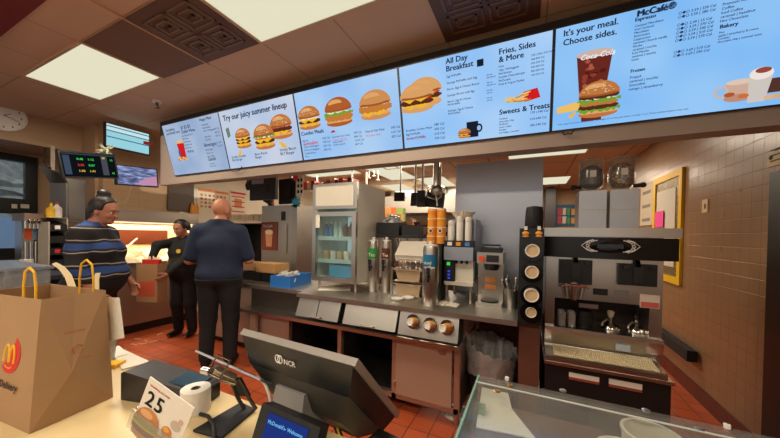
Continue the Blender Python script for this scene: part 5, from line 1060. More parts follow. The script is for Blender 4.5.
b = MB(); b.box(-4.02, -2.86, 2.46, 3.7, .82, .86); b.build('worktop', STEEL_D, t, .006)
b = MB(); b.box(-3.98, -2.89, 2.5, 3.66, .08, .82); b.build('body', mat('warm_steel_panel', (176, 138, 122)), t, .006)
b = MB(); b.box(-3.95, -2.92, 2.56, 3.6, 0, .08); b.build('plinth', BLACK, t)
# brown boxes and black bins at the counter's left end
for k, (u0, v0, u1, v1, Y, d, m, lab) in enumerate(((241, 262, 256, 273, 2.55, .2, KRAFT, 'brown carton at the counter end, left one'), (256, 263, 275, 275, 2.5, .22, mat('kraft_light', (190, 146, 92), .8), 'brown carton at the counter end, right one'))):
    a = onY(u0, v0, Y); c = onY(u1, v1, Y); b = MB(); b.box(a.x, c.x, Y, Y+d, WT+.102, a.z); tag(b.build('carton', m, bevel=.004), lab, 'carton', 'brown cartons at the counter end')
for k in range(2):
    x = -3.13+.32*k; o = crate('black_bin', ['black parts bin under the left brown carton', 'black parts bin under the right brown carton'][k], x, x+.30, 2.47, 2.76, .861, .10, BLACK, cat='bin'); o['group'] = 'black bins at the counter end'
P = [onZ(u, v, WT) for u, v in ((271, 286.6), (290, 288.5), (311, 283))]
ex = P[2]-P[1]; ey = P[0]-P[1]; rz = math.atan2(ex.y, ex.x); L1 = ex.length; L2 = min(.42, ey.length*1.0)
cx_, cy_ = (P[1].x+P[2].x)/2-math.sin(rz)*L2/2, (P[1].y+P[2].y)/2+math.cos(rz)*L2/2
crate('plastic_crate', 'bright blue crate full of small packs at the counter end', cx_-L1/2, cx_+L1/2, cy_-L2/2, cy_+L2/2, WT+.001, .12, BLUE, rz)
for k in range(10):
    a = random.uniform(-.35, .35)*L1; c = random.uniform(-.3, .3)*L2; q = Vector((cx_+a*math.cos(rz)-c*math.sin(rz), cy_+a*math.sin(rz)+c*math.cos(rz), WT+.06+.012*k*.5))
    b = MB(); b.box(-.05, .05, -.035, .035, 0, .04, Matrix.Translation(q) @ Euler((random.uniform(-.4, .4), random.uniform(-.4, .4), random.uniform(0, 3))).to_matrix().to_4x4())
    tag(b.build('clear_pack', mat('clear_pack', (196, 196, 190), .25), bevel=.008), 'small clear pack heaped in the blue crate', 'pack', 'packs in the blue crate')
# ---------------------------------------------------------------- steel heated cabinet with drink poster, monitors over it
Y = 3.0
a = onY(262, 206, Y); c = onY(292, 262, Y)
t = thing('heated_cabinet', 'steel cabinet with a brown drink poster left of the fridge', 'cabinet', ((a.x+c.x)/2, Y, WT))
b = MB(); b.box(a.x, c.x-.015, Y, Y+.55, .862, a.z); b.build('body', mat('cab_steel', (190, 184, 174), .32, .85, .06, 4), t, .008)
q = onY(283, 216, Y-.004); b = MB(); b.box(q.x-.03, q.x+.04, Y-.008, Y, q.z-.06, q.z+.06); b.build('control', BLACK, t)
b = MB(); b.box(c.x-.10, c.x-.085, Y-.03, Y-.005, 1.15, 1.55); b.build('handle', STEEL, t, .004)
p0 = onY(261.5, 222, Y-.01); p1 = onY(277, 250.5, Y-.01); t2 = thing('drink_poster', 'brown poster of an iced drink on the steel cabinet', 'poster', ((p0.x+p1.x)/2, Y-.01, p1.z))
pm = mat('poster_brown', (112, 50, 34), .45, 0, .15, 10); b = MB(); b.box(p0.x, p1.x, Y-.012, Y-.001, p1.z, p0.z); b.build('sheet', pm, t2)
cx = (p0.x+p1.x)/2; b = MB(); b.prism([(cx-.05, Y-.014, p1.z+.05), (cx+.05, Y-.014, p1.z+.05), (cx+.07, Y-.014, p1.z+.24), (cx-.07, Y-.014, p1.z+.24)], (0, .002, 0)); b.build('drink_picture', mat('poster_tan', (196, 132, 92), .5), t2)
b = MB(); b.prism([(cx+.075*math.cos(k), Y-.015, p1.z+.25+.035*math.sin(k)) for k in [j*PI/8 for j in range(16)]], (0, .002, 0)); b.build('foam_picture', mat('poster_cream', (222, 190, 156), .5), t2)
text(t2, 'heading', 'McCaf\u00e9', *(wm(t2).inverted() @ Vector((p0.x+.03, Y-.0135, p0.z-.075))), .05, PAPER, .05, rot=Matrix.Rotation(PI/2, 3, 'X'), fit=.18)
a2 = onY(293, 205, Y); c2 = onY(297.5, 262, Y); b = MB(); b.box(a2.x, c2.x, Y-.02, Y+.5, 0, a2.z); tag(b.build('steel_column', STEEL_D, bevel=.01), 'narrow steel column between the poster cabinet and the wire rack', 'column')
def backmon(name, label, pts, Y, note=None, group=None):
    TL, TR, BR, BL = [onY(u, v, Y) for u, v in pts]; c = (TL+TR+BR+BL)/4; rx = ((TR-TL)+(BR-BL))/2; wd = rx.length; rx.normalize(); up = ((TL-BL)+(TR-BR))/2; up = up-rx*up.dot(rx); ht = up.length; up.normalize()
    t = thing(name, label, 'monitor', c, 0, group, basis(rx, up, rx.cross(up)))
    b = MB(); b.box(-wd/2, wd/2, -ht/2, ht/2, -.045, 0); b.build('case', mat('monitor_back', (26, 25, 27), .4), t, .01, world=False)
    if note: b = MB(); b.box(-wd*.42, wd*.05, ht*.22, ht*.42, 0, .002); b.build('sticker', mat('lilac_sticker', (150, 150, 180), .6), t, world=False)
    b = MB(); b.box(-wd*.2, wd*.2, -ht*.2, ht*.15, 0, .012); b.build('vent_panel', mat('monitor_vent', (34, 33, 34), .6), t, .003, world=False)
    return t, wd, ht
t, wd, ht = backmon('kitchen_monitor', 'black kitchen screen seen from behind with a lilac sticker', ((248.5, 178), (274.5, 176.5), (276.5, 198.5), (251, 201)), 2.9, True)
q = Vector(t.location); b = MB(); b.tube([(q.x, q.y+.03, q.z-ht*.5), (q.x+.02, q.y+.1, q.z-ht*.6), (q.x+.02, q.y+.16, onY(262, 206, Y).z)], .022); b.build('stand_arm', BLACK, t)
b = MB(); b.tube([(q.x-wd*.52, q.y, q.z+ht*.38), (q.x-wd*.6, q.y, q.z+ht*.2), (q.x-wd*.55, q.y, q.z)], .03); b.build('cable_bundle', BLACK, t)
t, wd, ht = backmon('kitchen_monitor', 'black kitchen screen seen from behind right of the one with lilac sticker', ((278, 180), (296, 177.5), (297, 203.5), (279.5, 204)), 3.15, False)
q = Vector(t.location); b = MB(); b.cyl((q.x, q.y+.06, q.z), (q.x, q.y+.06, ZK), .02); b.cyl((q.x, q.y+.03, q.z), (q.x, q.y+.06, q.z), .03); b.build('ceiling_pole', STEEL_D, t)
a = onY(296.5, 175, 3.05); c = onY(303, 196, 3.05); t = thing('paper_strip', 'white printed paper strip hanging beside the kitchen screens', 'paper', (a.x, 3.05, c.z)); b = MB(); b.box(a.x, c.x, 3.04, 3.05, c.z, a.z); b.build('sheet', PAPER, t)
b = MB(); b.cyl(((a.x+c.x)/2, 3.045, a.z), ((a.x+c.x)/2, 3.045, ZK), .003, seg=6); b.build('string', WHITE, t)
for k in range(6): b = MB(); x = a.x+.03+.055*(k % 2); z = c.z+.04+(k//2)*(a.z-c.z-.06)/3; b.box(x, x+.03, 3.036, 3.04, z, z+.04); b.build('print', INK, t)
b = MB(); q = onY(295.5, 177.5, 3.03); b.sphere(q, (.045, .012, .045), 10, 8); tag(b.build('red_tag', mat('pink_red', (226, 70, 80), .6)), 'pink red tag at the top of the paper strip', 'tag')
q = onY(295.5, 203, 2.98); b = MB(); pts = []
for k in range(20): rr_ = .085 if k % 2 == 0 else .05; pts.append((q.x+rr_*math.cos(2*PI*k/20), q.y, q.z+rr_*math.sin(2*PI*k/20)))
b.prism(pts, (0, .01, 0)); tag(b.build('burst_sign', mat('burst_blue', (50, 160, 190), .6)), 'bright blue starburst sign above the steel column', 'sign')
q = onY(254, 213, 3.05); zt_ = onY(262, 206, Y).z
t = thing('sanitizer_bottle', 'green and red bottle beside the kitchen screen stand', 'bottle', (a.x, Y+.2, zt_)); px = onY(271, 206, Y+.2).x; t.location = (px, Y+.2, zt_); WORLD[t.name] = Matrix.Translation(t.location)
b = MB(); b.lathe([(.04, 0), (.045, .03), (.045, .13), (.02, .17), (.018, .2)], (px, Y+.2, zt_+.001), 16); b.build('body', mat('bottle_green', (60, 120, 70), .4), t, smooth=True); b = MB(); b.lathe([(.046, .04), (.046, .09)], (px, Y+.2, zt_+.001), 16); b.build('label', RED, t)
# ================================================================ deep kitchen seen over the counter
def shelfrack(name, label, x0, x1, y0, y1, zs, z1, m=STEEL_D):
    t = thing(name, label, 'rack', ((x0+x1)/2, (y0+y1)/2, 0))
    for x in (x0, x1):
        for y in (y0, y1): b = MB(); b.cyl((x, y, 0), (x, y, z1), .014, seg=10); b.build('post', m, t)
    for z in zs:
        b = MB(); b.box(x0, x1, y0, y1, z-.012, z); b.build('shelf', m, t)
    return t
# wire rack between column and fridge
Y = 3.8
xa, xb = onY(299, 230, Y).x, onY(330, 230, Y).x
zs = [onY(308, v, Y).z for v in (252, 240, 229, 218)]
shelfrack('wire_rack', 'steel rack of pans and packs left of the fridge', xa, xb, Y, Y+.5, [.3, .7]+zs, 1.85)
r7 = random.Random(9); cols = [(150, 110, 76), (200, 176, 150), (110, 80, 60), (170, 150, 130), (206, 140, 110)]
for j, z in enumerate(zs):
    for k in range(3):
        x = xa+.06+k*.13; b = MB(); h = .08+.05*r7.random()
        b.lathe([(.045, 0), (.055, h), (.05, h), (.04, .01)], (x, Y+.1, z+.001), 14)
        tag(b.build('tub', mat('tub_%d' % ((j+k) % 5), cols[(j+k) % 5], .5), smooth=True), '%s tub, %s on the %s shelf of the rack left of the fridge' % (['brown', 'pale', 'dark', 'grey', 'pinkish'][(j+k) % 5], ['first', 'second', 'third'][k], ['lowest visible', 'second', 'third', 'top'][j]), 'tub', 'tubs on the rack left of the fridge')
# long shelving deep in the kitchen with boxes above fridge level
Y = 4.35
xa, xb = onY(300, 190, Y).x, onY(352, 190, Y).x; zt = onY(320, 188.5, Y).z
shelfrack('storage_shelf', 'high shelf of red and white packs behind the fridge', xa, xb, Y, Y+.5, [.4, 1.0, 1.5, zt], zt+.35)
n = 12
for k in range(n):
    x = xa+.04+(xb-xa-.08)*k/n; w_ = (xb-xa-.08)/n-.01; h = .10+.09*r7.random(); b = MB(); b.box(x, x+w_, Y+.05, Y+.3, zt+.001, zt+h)
    tag(b.build('snack_pack', mat('pack_%d' % (k % 3), [(196, 60, 50), (220, 210, 196), (150, 60, 50)][k % 3], .6), bevel=.006), '%s pack on the high shelf behind the fridge, number %s from the left' % (['red', 'white', 'dark red'][k % 3], ['one', 'two', 'three', 'four', 'five', 'six', 'seven', 'eight', 'nine', 'ten', 'eleven', 'twelve'][k]), 'pack', 'packs on the high shelf')
# middle gap: shelves, boxes, bottle, pole with camera, hanging monitors
Y = 4.6
xa, xb = onY(372, 230, Y).x, onY(452, 230, Y).x
zs = [onY(410, v, Y).z for v in (246, 235, 225)]
shelfrack('kitchen_shelf', 'dark shelving deep in the kitchen between fridge and coffee urn', xa, xb, Y, Y+.6, [.4]+zs, zs[-1]+.1, mat('dark_rack', (66, 52, 44), .5, .5))
for j, z in enumerate(zs[:3]):
    n = 11
    for k in range(n):
        x = xa+.05+(xb-xa-.1)*k/n; w_ = (xb-xa-.1)/n-.02; h = .05+.09*r7.random(); b = MB(); b.box(x, x+w_, Y+.03, Y+.2, z+.001, z+h); ci = (j*2+k) % 5
        tag(b.build('food_box', mat('food_box_%d' % ci, [(96, 44, 36), (176, 140, 110), (60, 40, 34), (130, 84, 60), (190, 170, 150)][ci], .6), bevel=.004), '%s box on the %s of the dark kitchen shelving, %s from the left' % (['maroon', 'tan', 'black', 'brown', 'pale'][ci], ['lower shelf', 'middle shelf', 'upper shelf'][j], ['first', 'second', 'third', 'fourth', 'fifth', 'sixth', 'seventh', 'eighth', 'ninth', 'tenth', 'last'][k]), 'box', 'boxes on the dark kitchen shelving')
Yb = 5.0; z = zs[-1]+.02
for k, (u0, u1, v0, v1, c, lab) in enumerate(((385, 391, 207, 222, (206, 150, 90), 'tan patterned carton high behind the fridge, left of four'), (391, 396, 207.5, 222, (190, 96, 60), 'rust coloured carton high behind the fridge'), (396, 402.5, 208, 222, (130, 150, 80), 'green carton high behind the fridge'), (387, 401, 214, 222, (196, 170, 110), 'pale carton in front of the row behind the fridge'))):
    a = onY(u0, v0, Yb-(.15 if k == 3 else 0)); c_ = onY(u1, v1, Yb-(.15 if k == 3 else 0)); y_ = Yb-(.15 if k == 3 else 0); b = MB(); b.box(a.x, c_.x, y_, y_+.14, zs[-1]+.101 if False else zs[-1]+.001, a.z)
    tag(b.build('carton', mat('carton_%d' % k, c, .7, 0, .25, 14), bevel=.004), lab, 'carton', 'cartons behind the fridge')
q = onY(411.5, 231, 4.4); t = thing('spray_bottle', 'orange bottle with a white nozzle before the dark shelving', 'bottle', (q.x, 4.55, zs[1]))
pz = zs[1]; 
b = MB(); b.box(q.x-.16, q.x+.16, 4.36, 4.5, 0, onY(411, 231, 4.4).z-.001); tag(b.build('steel_pedestal', STEEL_D, bevel=.01), 'steel pedestal under the orange spray bottle', 'pedestal')
z0 = onY(411, 231, 4.4).z
t.location = (q.x, 4.42, z0); WORLD[t.name] = Matrix.Translation(t.location)
b = MB(); b.lathe([(.03, .001), (.033, .02), (.033, .11), (.016, .15)], (q.x, 4.42, z0), 16); b.build('body', mat('bottle_orange', (236, 130, 30), .4), t, smooth=True)
b = MB(); b.cyl((q.x, 4.42, z0+.15), (q.x, 4.42, z0+.2), .014); b.box(q.x-.04, q.x+.015, 4.41, 4.43, z0+.19, z0+.215); b.build('nozzle', WHITE, t)
# steel ceiling pole with camera cluster
q = onY(436.2, 190, 2.75); t = thing('ceiling_pole', 'steel pole from the kitchen ceiling with a knot of cables and cameras', 'pole', (q.x, 2.75, ZK))
b = MB(); b.cyl((q.x, 2.75, q.z), (q.x, 2.75, ZK), .032, seg=20); b.build('tube', STEEL, t, smooth=True)
b = MB(); b.sphere((q.x+.01, 2.73, q.z-.01), (.06, .05, .05), 14, 10); b.build('joint', STEEL_D, t, smooth=True)
for k in range(7):
    a = k*.9; b = MB(); b.tube([(q.x, 2.75, q.z+.06), (q.x+.09*math.cos(a), 2.72, q.z+.02*math.sin(a*2)), (q.x+.07*math.cos(a+.6), 2.70, q.z-.07), (q.x+.02, 2.72, q.z-.1)], .006, 6); b.build('cable', BLACK if k % 3 else STEEL, t)
b = MB(); b.cyl((q.x+.01, 2.70, q.z-.03), (q.x+.035, 2.68, q.z-.16), .008); b.build('rod', STEEL, t)
def hungmon(label, pts, Y, arm):
    t, wd, ht = backmon('hanging_monitor', label, pts, Y, False, 'screens hanging from the kitchen ceiling')
    q = Vector(t.location)
    b = MB(); b.cyl((q.x+arm, q.y+.06, q.z), (q.x+arm, q.y+.06, ZK), .014); b.cyl((q.x+arm, q.y+.02, q.z), (q.x+arm, q.y+.06, q.z), .03); b.build('ceiling_rod', STEEL_D, t)
hungmon('black hanging screen nearest the steel ceiling pole, tilted', ((415, 190.5), (422, 190.5), (427, 206.5), (419, 207)), 3.3, 0)
hungmon('wide black hanging screen behind the steel ceiling pole', ((424, 191), (441, 193), (446, 208), (427, 207)), 3.4, .05)
hungmon('black hanging screen second from the steel ceiling pole', ((410, 193), (415, 192.5), (418.5, 206), (411.5, 205.5)), 3.9, 0)
hungmon('black hanging screen far back above the cartons', ((393, 192.5), (401.5, 191.5), (406.5, 201.5), (395, 200.5)), 4.4, 0)
for k, (u, v) in enumerate(((369, 168), (374, 166), (378, 170))):
    q = onY(u, v+10, 4.9); b = MB(); b.cyl((q.x, 4.9, q.z), (q.x, 4.9, ZK), .008); b.cyl((q.x-.03, 4.9, q.z), (q.x+.03, 4.9, q.z), .01); tag(b.build('hanging_hook', STEEL_D), 'steel hanger on the kitchen ceiling above the fridge, %s of three' % ['left', 'middle', 'right'][k], 'hook', 'hangers above the fridge')
# exhaust hood far back
t = thing('exhaust_hood', 'long steel exhaust hood far back in the kitchen', 'hood', (-2.2, 6.9, 1.95)); b = MB(); b.box(-3.6, -.9, 6.4, 7.4, 1.95, 2.35); b.build('canopy', STEEL_D, t, .01); b = MB(); b.box(-2.6, -1.9, 6.8, 7.3, 2.35, ZK); b.build('duct', STEEL_D, t)
for x in (-3.5, -1.0): pass
b = MB(); b.box(-3.5, -1.0, 7.4, 7.5, 0, ZK); tag(b.build('steel_backsplash', STEEL_D), 'steel wall panel behind the exhaust hood', 'panel')
t = thing('cooking_range', 'dark cooking range below the exhaust hood', 'range', (-2.2, 6.9, 0)); b = MB(); b.box(-3.5, -1.0, 6.5, 7.35, .1, .95); b.build('body', mat('range_dark', (70, 60, 54), .4, .6), t, .01)
for k in range(4): b = MB(); b.cyl((-3.2+.6*k, 6.49, .8), (-3.2+.6*k, 6.45, .8), .03); b.build('knob', BLACK, t)
for x in (-3.4, -1.1):
    for y in (6.6, 7.25): b = MB(); b.cyl((x, y, 0), (x, y, .1), .03); b.build('foot', BLACK, t)
# ================================================================ people: smooth-blended bodies turned into one continuous mesh
def _sub(F, org, res, lo, hi):
    a = [max(0, int((lo[i]-org[i])/res)) for i in range(3)]; b = [min(F.shape[i], int((hi[i]-org[i])/res)+2) for i in range(3)]
    if any(b[i] <= a[i] for i in range(3)): return None
    s = tuple(slice(a[i], b[i]) for i in range(3))
    g = np.meshgrid(*[org[i]+res*np.arange(a[i], b[i]) for i in range(3)], indexing='ij')
    return s, np.stack(g, -1)
def field(prims, res, pad=.05):
    los = []; his = []
    for p in prims:
        if p[0] == 'cap': a, b, r = np.array(p[1]), np.array(p[2]), max(p[3], p[4]); los.append(np.minimum(a, b)-r); his.append(np.maximum(a, b)+r)
        else: c, r = np.array(p[1]), max(p[2]); los.append(c-r); his.append(c+r)
    org = np.min(los, 0)-pad; top = np.max(his, 0)+pad; n = np.ceil((top-org)/res).astype(int)+1
    F = np.full(n, .2, dtype=np.float64)
    for p, lo, hi in zip(prims, los, his):
        k = p[-1]; q = _sub(F, org, res, lo-k-.03, hi+k+.03)
        if q is None: continue
        s, P = q
        if p[0] == 'cap':
            a, b, ra, rb = np.array(p[1], float), np.array(p[2], float), p[3], p[4]; sc = np.array(p[5], float) if p[5] is not None else np.ones(3)
            P2 = P/sc; a2 = a/sc; b2 = b/sc; d = b2-a2; t = np.clip(((P2-a2)@d)/max(1e-9, d@d), 0, 1)
            D = (np.linalg.norm(P2-(a2+t[..., None]*d), axis=-1)-(ra+(rb-ra)*t))*sc.min()
        else:
            c, r = np.array(p[1], float), np.array(p[2], float); Q = (P-c)
            if p[3] is not None: Q = Q @ np.array(p[3], float)
            k0 = np.linalg.norm(Q/r, axis=-1); k1 = np.linalg.norm(Q/(r*r), axis=-1); D = np.where(k1 > 1e-6, k0*(k0-1)/np.maximum(k1, 1e-6), -r.min())
        f = F[s]; h = np.clip(.5+.5*(f-D)/k, 0, 1); F[s] = f*(1-h)+D*h-k*h*(1-h)
    return F, org
def nets(F, org, res):
    ins = F < 0; nx, ny, nz = F.shape
    cell = np.zeros((nx-1, ny-1, nz-1), int); acc = np.zeros((nx-1, ny-1, nz-1, 3)); cnt = np.zeros((nx-1, ny-1, nz-1))
    corners = [(i, j, k) for i in (0, 1) for j in (0, 1) for k in (0, 1)]
    sh = lambda A, o: A[o[0]:o[0]+nx-1, o[1]:o[1]+ny-1, o[2]:o[2]+nz-1]
    for o in corners: cell += sh(ins, o)
    for a in corners:
        for ax in range(3):
            if a[ax]: continue
            b = list(a); b[ax] = 1; fa, fb = sh(F, a), sh(F, tuple(b)); x = (fa < 0) != (fb < 0); t = np.where(x, fa/np.where(x, fa-fb, 1), 0)
            for i in range(3): acc[..., i] += np.where(x, a[i]+(t if i == ax else 0), 0)
            cnt += x
    act = (cell > 0) & (cell < 8); idx = -np.ones(act.shape, int); idx[act] = np.arange(act.sum())
    V = np.argwhere(act)+acc[act]/cnt[act][:, None]; V = org+V*res
    Q = []
    for ax in range(3):
        o1, o2 = (ax+1) % 3, (ax+2) % 3
        sl = [slice(1, -1)]*3; sl[ax] = slice(0, -1); a = ins[tuple(sl)]; sl2 = list(sl); sl2[ax] = slice(1, None); b = ins[tuple(sl2)]
        for flip, m in ((False, a & ~b), (True, ~a & b)):
            P = np.argwhere(m); P = P+1; P[:, ax] -= 1
            if not len(P): continue
            def at(d1, d2): q = P.copy(); q[:, o1] += d1; q[:, o2] += d2; return idx[q[:, 0], q[:, 1], q[:, 2]]
            f = np.stack([at(-1, -1), at(0, -1), at(0, 0), at(-1, 0)], 1); Q.append(f[:, ::-1] if flip else f)
    return V, np.concatenate(Q)
def blob(name, prims, m, parent=None, res=.01, cut=None, loc=None, rz=0):
    """one smooth mesh from blended shapes; cut(P, F) may carve the field; points are in the person's own frame"""
    F, org = field(prims, res)
    if cut is not None:
        g = np.meshgrid(*[org[i]+res*np.arange(F.shape[i]) for i in range(3)], indexing='ij'); F = cut(g[0], g[1], g[2], F)
        F[0] = F[-1] = .1; F[:, 0] = F[:, -1] = .1; F[:, :, 0] = F[:, :, -1] = .1
    V, Q = nets(F, org, res)
    Q = Q[(Q >= 0).all(1)]
    me = bpy.data.meshes.new(name); me.from_pydata(V.tolist(), [], Q.tolist()); me.materials.append(m)
    bm = bmesh.new(); bm.from_mesh(me); bmesh.ops.recalc_face_normals(bm, faces=bm.faces[:])
    bmesh.ops.smooth_vert(bm, verts=bm.verts[:], factor=.5, use_axis_x=True, use_axis_y=True, use_axis_z=True); bm.to_mesh(me); bm.free()
    me.polygons.foreach_set('use_smooth', [True]*len(me.polygons))
    o = bpy.data.objects.new(name, me)
    put(o, parent, loc if loc is not None else (0, 0, 0), Matrix.Rotation(rz, 3, 'Z') if loc is not None else None)
    return o
NP = lambda v: np.array(v, float)
def unit(v): v = NP(v); return v/np.linalg.norm(v)
def limb(a, b, L1, L2, bend):
    """middle joint of a two-bone limb from a to b, bulging towards bend"""
    a, b = NP(a), NP(b); d = b-a; n = np.linalg.norm(d); n2 = min(n, L1+L2-.004); x = (L1*L1-L2*L2+n2*n2)/(2*n2); h = math.sqrt(max(1e-6, L1*L1-x*x)); e = d/n; bd = NP(bend); bd = bd-e*(bd@e); bd = unit(bd)
    return a+e*x+bd*h
def hand_prims(wrist, direc, palm, side, curl=.6, s=1.0):
    """palm box, five separate bent fingers and a thumb from the side of the palm"""
    d = unit(direc); n = NP(palm); n = unit(n-d*(n@d)); x = np.cross(d, n)*side; w = NP(wrist); P = []
    pc = w+d*.045*s
    P += [('cap', w, w+d*.02*s, .026*s, .028*s, None, .012)]
    for q in (-.024, -.008, .008, .024): P.append(('cap', w+d*.02*s+x*q*.8*s, w+d*.078*s+x*q*s, .0135*s, .012*s, None, .008))
    for q, L in zip((.027, .009, -.009, -.026), (.070, .078, .072, .056)):
        a = w+d*.082*s+x*q*s; c1, c2, c3 = curl*.55, curl*1.25, curl*1.8
        f = lambda c: d*math.cos(c)+n*math.sin(c)
        b_ = a+f(c1)*L*.45*s; c_ = b_+f(c2)*L*.32*s; e_ = c_+f(c3)*L*.26*s
        P += [('cap', a-d*.012*s, b_, .0095*s, .0088*s, None, .004), ('cap', b_, c_, .0088*s, .008*s, None, .003), ('cap', c_, e_, .008*s, .007*s, None, .003)]
    a = w+d*.022*s+x*.026*s; b_ = a+unit(x*.75+d*.6+n*.35)*.04*s; c_ = b_+unit(x*.25+d*.8+n*.55)*.03*s; e_ = c_+unit(d*.8+n*.6)*.02*s
    P += [('cap', a, b_, .0135*s, .011*s, None, .008), ('cap', b_, c_, .0105*s, .0095*s, None, .003), ('cap', c_, e_, .0095*s, .008*s, None, .003)]
    return P
def Rz(a): c, s = math.cos(a), math.sin(a); return np.array([[c, -s, 0], [s, c, 0], [0, 0, 1]])
def Rx(a): c, s = math.cos(a), math.sin(a); return np.array([[1, 0, 0], [0, c, -s], [0, s, c]])
def person(label, loc, rz, h, girth, skin, hair, top, bottom, arms, headyaw=0, headpitch=0, sleeve='short', bun=False, bald=False, female=False, hem=.55, pony=False, lean=0):
    """arms = {side: (elbow, wrist, hand direction, palm normal, curl)} with side -1 (own left) or +1 (own right), local metres"""
    k = h/1.75; S = lambda *v: NP(v)*k
    gx, gy = girth
    neck = S(0, -.01+lean*.6, 1.47); head = S(0, .02+lean, 1.625)
    torso = [('ell', S(0, -.01, .98), S(.165*gx, .120*gy, .14), None, .05), ('ell', S(0, .0, 1.12), S(.150*gx, .108*gy, .15), None, .05), ('ell', S(0, -.005+lean*.3, 1.28), S(.172*gx, .112*gy, .17), None, .05), ('cap', S(-.135*gx**.4, -.015+lean*.5, 1.425), S(.135*gx**.4, -.015+lean*.5, 1.425), .064*k*gy**.5, .064*k*gy**.5, None, .04)]
    torso += [('cap', S(.10*s_, -.02+lean*.5, 1.455), S(.02*s_, -.02+lean*.6, 1.535), .05*k, .045*k, None, .03) for s_ in (-1, 1)]
    if female: torso += [('ell', S(.07*gx, .075*gy+lean*.3, 1.27), S(.07, .06, .065), None, .04), ('ell', S(-.07*gx, .075*gy+lean*.3, 1.27), S(.07, .06, .065), None, .04)]
    if gx > 1.15: torso += [('ell', S(0, .05*gy, 1.06), S(.15*gx, .11*gy, .15), None, .06)]
    HM = Rz(headyaw) @ Rx(headpitch)
    hp = lambda x, y, z: neck+S(0, .02, .04)+HM @ (NP((x, y, z-.012))*k*1.04)
    hd = [('cap', neck-S(0, 0, .05), neck+S(0, .015, .09), .056*k, .052*k, None, .02), ('ell', hp(0, .0, .175), S(.079, .098, .100), HM, .02), ('ell', hp(0, .028, .105), S(.056, .066, .075), HM, .03), ('ell', hp(0, .072, .068), S(.026, .022, .022), HM, .02),
          ('cap', hp(0, .088, .155), hp(0, .108, .117), .010*k, .014*k, None, .012), ('ell', hp(.0, .085, .178), S(.05, .015, .012), HM, .015), ('ell', hp(.076, -.005, .135), S(.010, .020, .033), HM, .008), ('ell', hp(-.076, -.005, .135), S(.010, .020, .033), HM, .008),
          ('ell', hp(.036, .066, .122), S(.024, .02, .022), HM, .015), ('ell', hp(-.036, .066, .122), S(.024, .02, .022), HM, .015)]
    legs = []; trous = []; shoes = []
    for s in (-1, 1):
        hip = S(.088*s*gx**.5, -.01, .93); kn = S(.098*s*gx**.4, .015, .50); an = S(.105*s*gx**.3, -.03, .085)
        legs += [('cap', hip, kn, .088*k*gx**.7, .058*k, None, .04), ('cap', kn, an, .055*k, .038*k, None, .03), ('cap', an-S(0, 0, .03), an+S(.02*s, .16, -.05), .038*k, .032*k, None, .02)]
        trous += [('cap', hip, kn, .100*k*gx**.7, .078*k*gx**.3, None, .03), ('cap', kn, an+S(0, 0, .02), .076*k*gx**.3, .068*k, None, .03)]
        shoes += [[('cap', an+S(0, -.02, -.035), an+S(.02*s, .15, -.043), .045*k, .04*k, None, .03), ('cap', an, an+S(0, 0, .03), .046*k, .046*k, None, .03)]]
    trous += [('ell', S(0, -.012, .97), S(.180*gx, .133*gy, .13), None, .04)]+[((p_[0], p_[1], NP(p_[2])+.009, p_[3], p_[4]) if p_[0] == 'ell' else p_) for p_ in torso if p_[0] == 'ell' and p_[1][2] < 1.2*k]
    arm = []; sl = []; hands = []
    for s, (el, wr, hdir, pn, cu) in arms.items():
        sh = S(.172*s*gx**.5, -.015+lean*.5, 1.425); el = NP(el); wr = NP(wr)
        arm += [('cap', sh, el, .052*k*gx**.4, .042*k*gx**.3, None, .03), ('cap', el, wr, .042*k*gx**.3, .028*k, None, .02)]
        hands += hand_prims(wr, hdir, pn, s, cu, k)
        e2 = el if sleeve == 'long' else sh+(el-sh)*.86
        sl += [('cap', sh, e2, .072*k*gx**.4, (.066 if sleeve == 'short' else .056)*k*gx**.3, None, .03)]
        if sleeve == 'long': sl += [('cap', el, el+(wr-el)*.93, .056*k*gx**.3, .042*k, None, .03)]
    body = blob('person', torso+hd+legs+arm+hands, skin, None, .0085*k, loc=loc, rz=rz)
    tag(body, label, 'person')
    inf = lambda P, d: [((p[0], p[1], NP(p[2])+d, p[3], p[4]) if p[0] == 'ell' else ('cap', p[1], p[2], p[3]+d, p[4]+d, p[5], p[6])) for p in P]
    zh = hem*h
    blob('shirt', inf(torso, .017*k)+sl, top, body, .011*k, cut=lambda x, y, z, F: np.maximum(F, np.maximum(zh-z, z-1.545*k-.25*np.maximum(0, -(y-neck[1])))))
    blob('trousers', trous, bottom, body, .012*k, cut=lambda x, y, z, F: np.maximum(F, np.maximum(z-(zh+.06), .035*k-z)))
    for P in shoes: blob('shoe', P, mat('black_shoe', (20, 18, 18), .4), body, .01*k, cut=lambda x, y, z, F: np.maximum(F, .002-z))
    col = [('cap', neck-S(.02, .0, -.02), neck-S(-.02, 0, -.02), .066*k, .066*k, None, .01)]
    blob('collar', col, top, body, .009*k, cut=lambda x, y, z, F: np.maximum(F, np.maximum(neck[2]-.03*k-z, z-neck[2]-.058*k+.35*(y-neck[1]))))
    if not bald:
        hc = hp(0, -.012, .182); inv = HM.T
        def cuth(x, y, z, F):
            q = np.stack([x, y, z], -1)-neck-S(0, .02, .04); q = q @ HM/(k*1.04); q[..., 2] += .012
            return np.maximum(F, np.minimum(q[..., 1]-.035+.9*np.maximum(0, .16-q[..., 2])*2, .9*(q[..., 1]-.02)+(.205-q[..., 2])*1.0))
        P = [('ell', hc, S(.092, .108, .108), HM, .01), ('ell', hp(0, -.035, .12), S(.074, .062, .08), HM, .02)]
        if bun: P += [('ell', hp(0, -.035, .30), S(.05, .05, .038), HM, .02)]
        if pony: P += [('ell', hp(0, -.115, .175), S(.032, .035, .045), HM, .02), ('ell', hp(0, -.13, .12), S(.022, .024, .05), HM, .02)]
        blob('hair', P, hair, body, .008*k, cut=cuth)
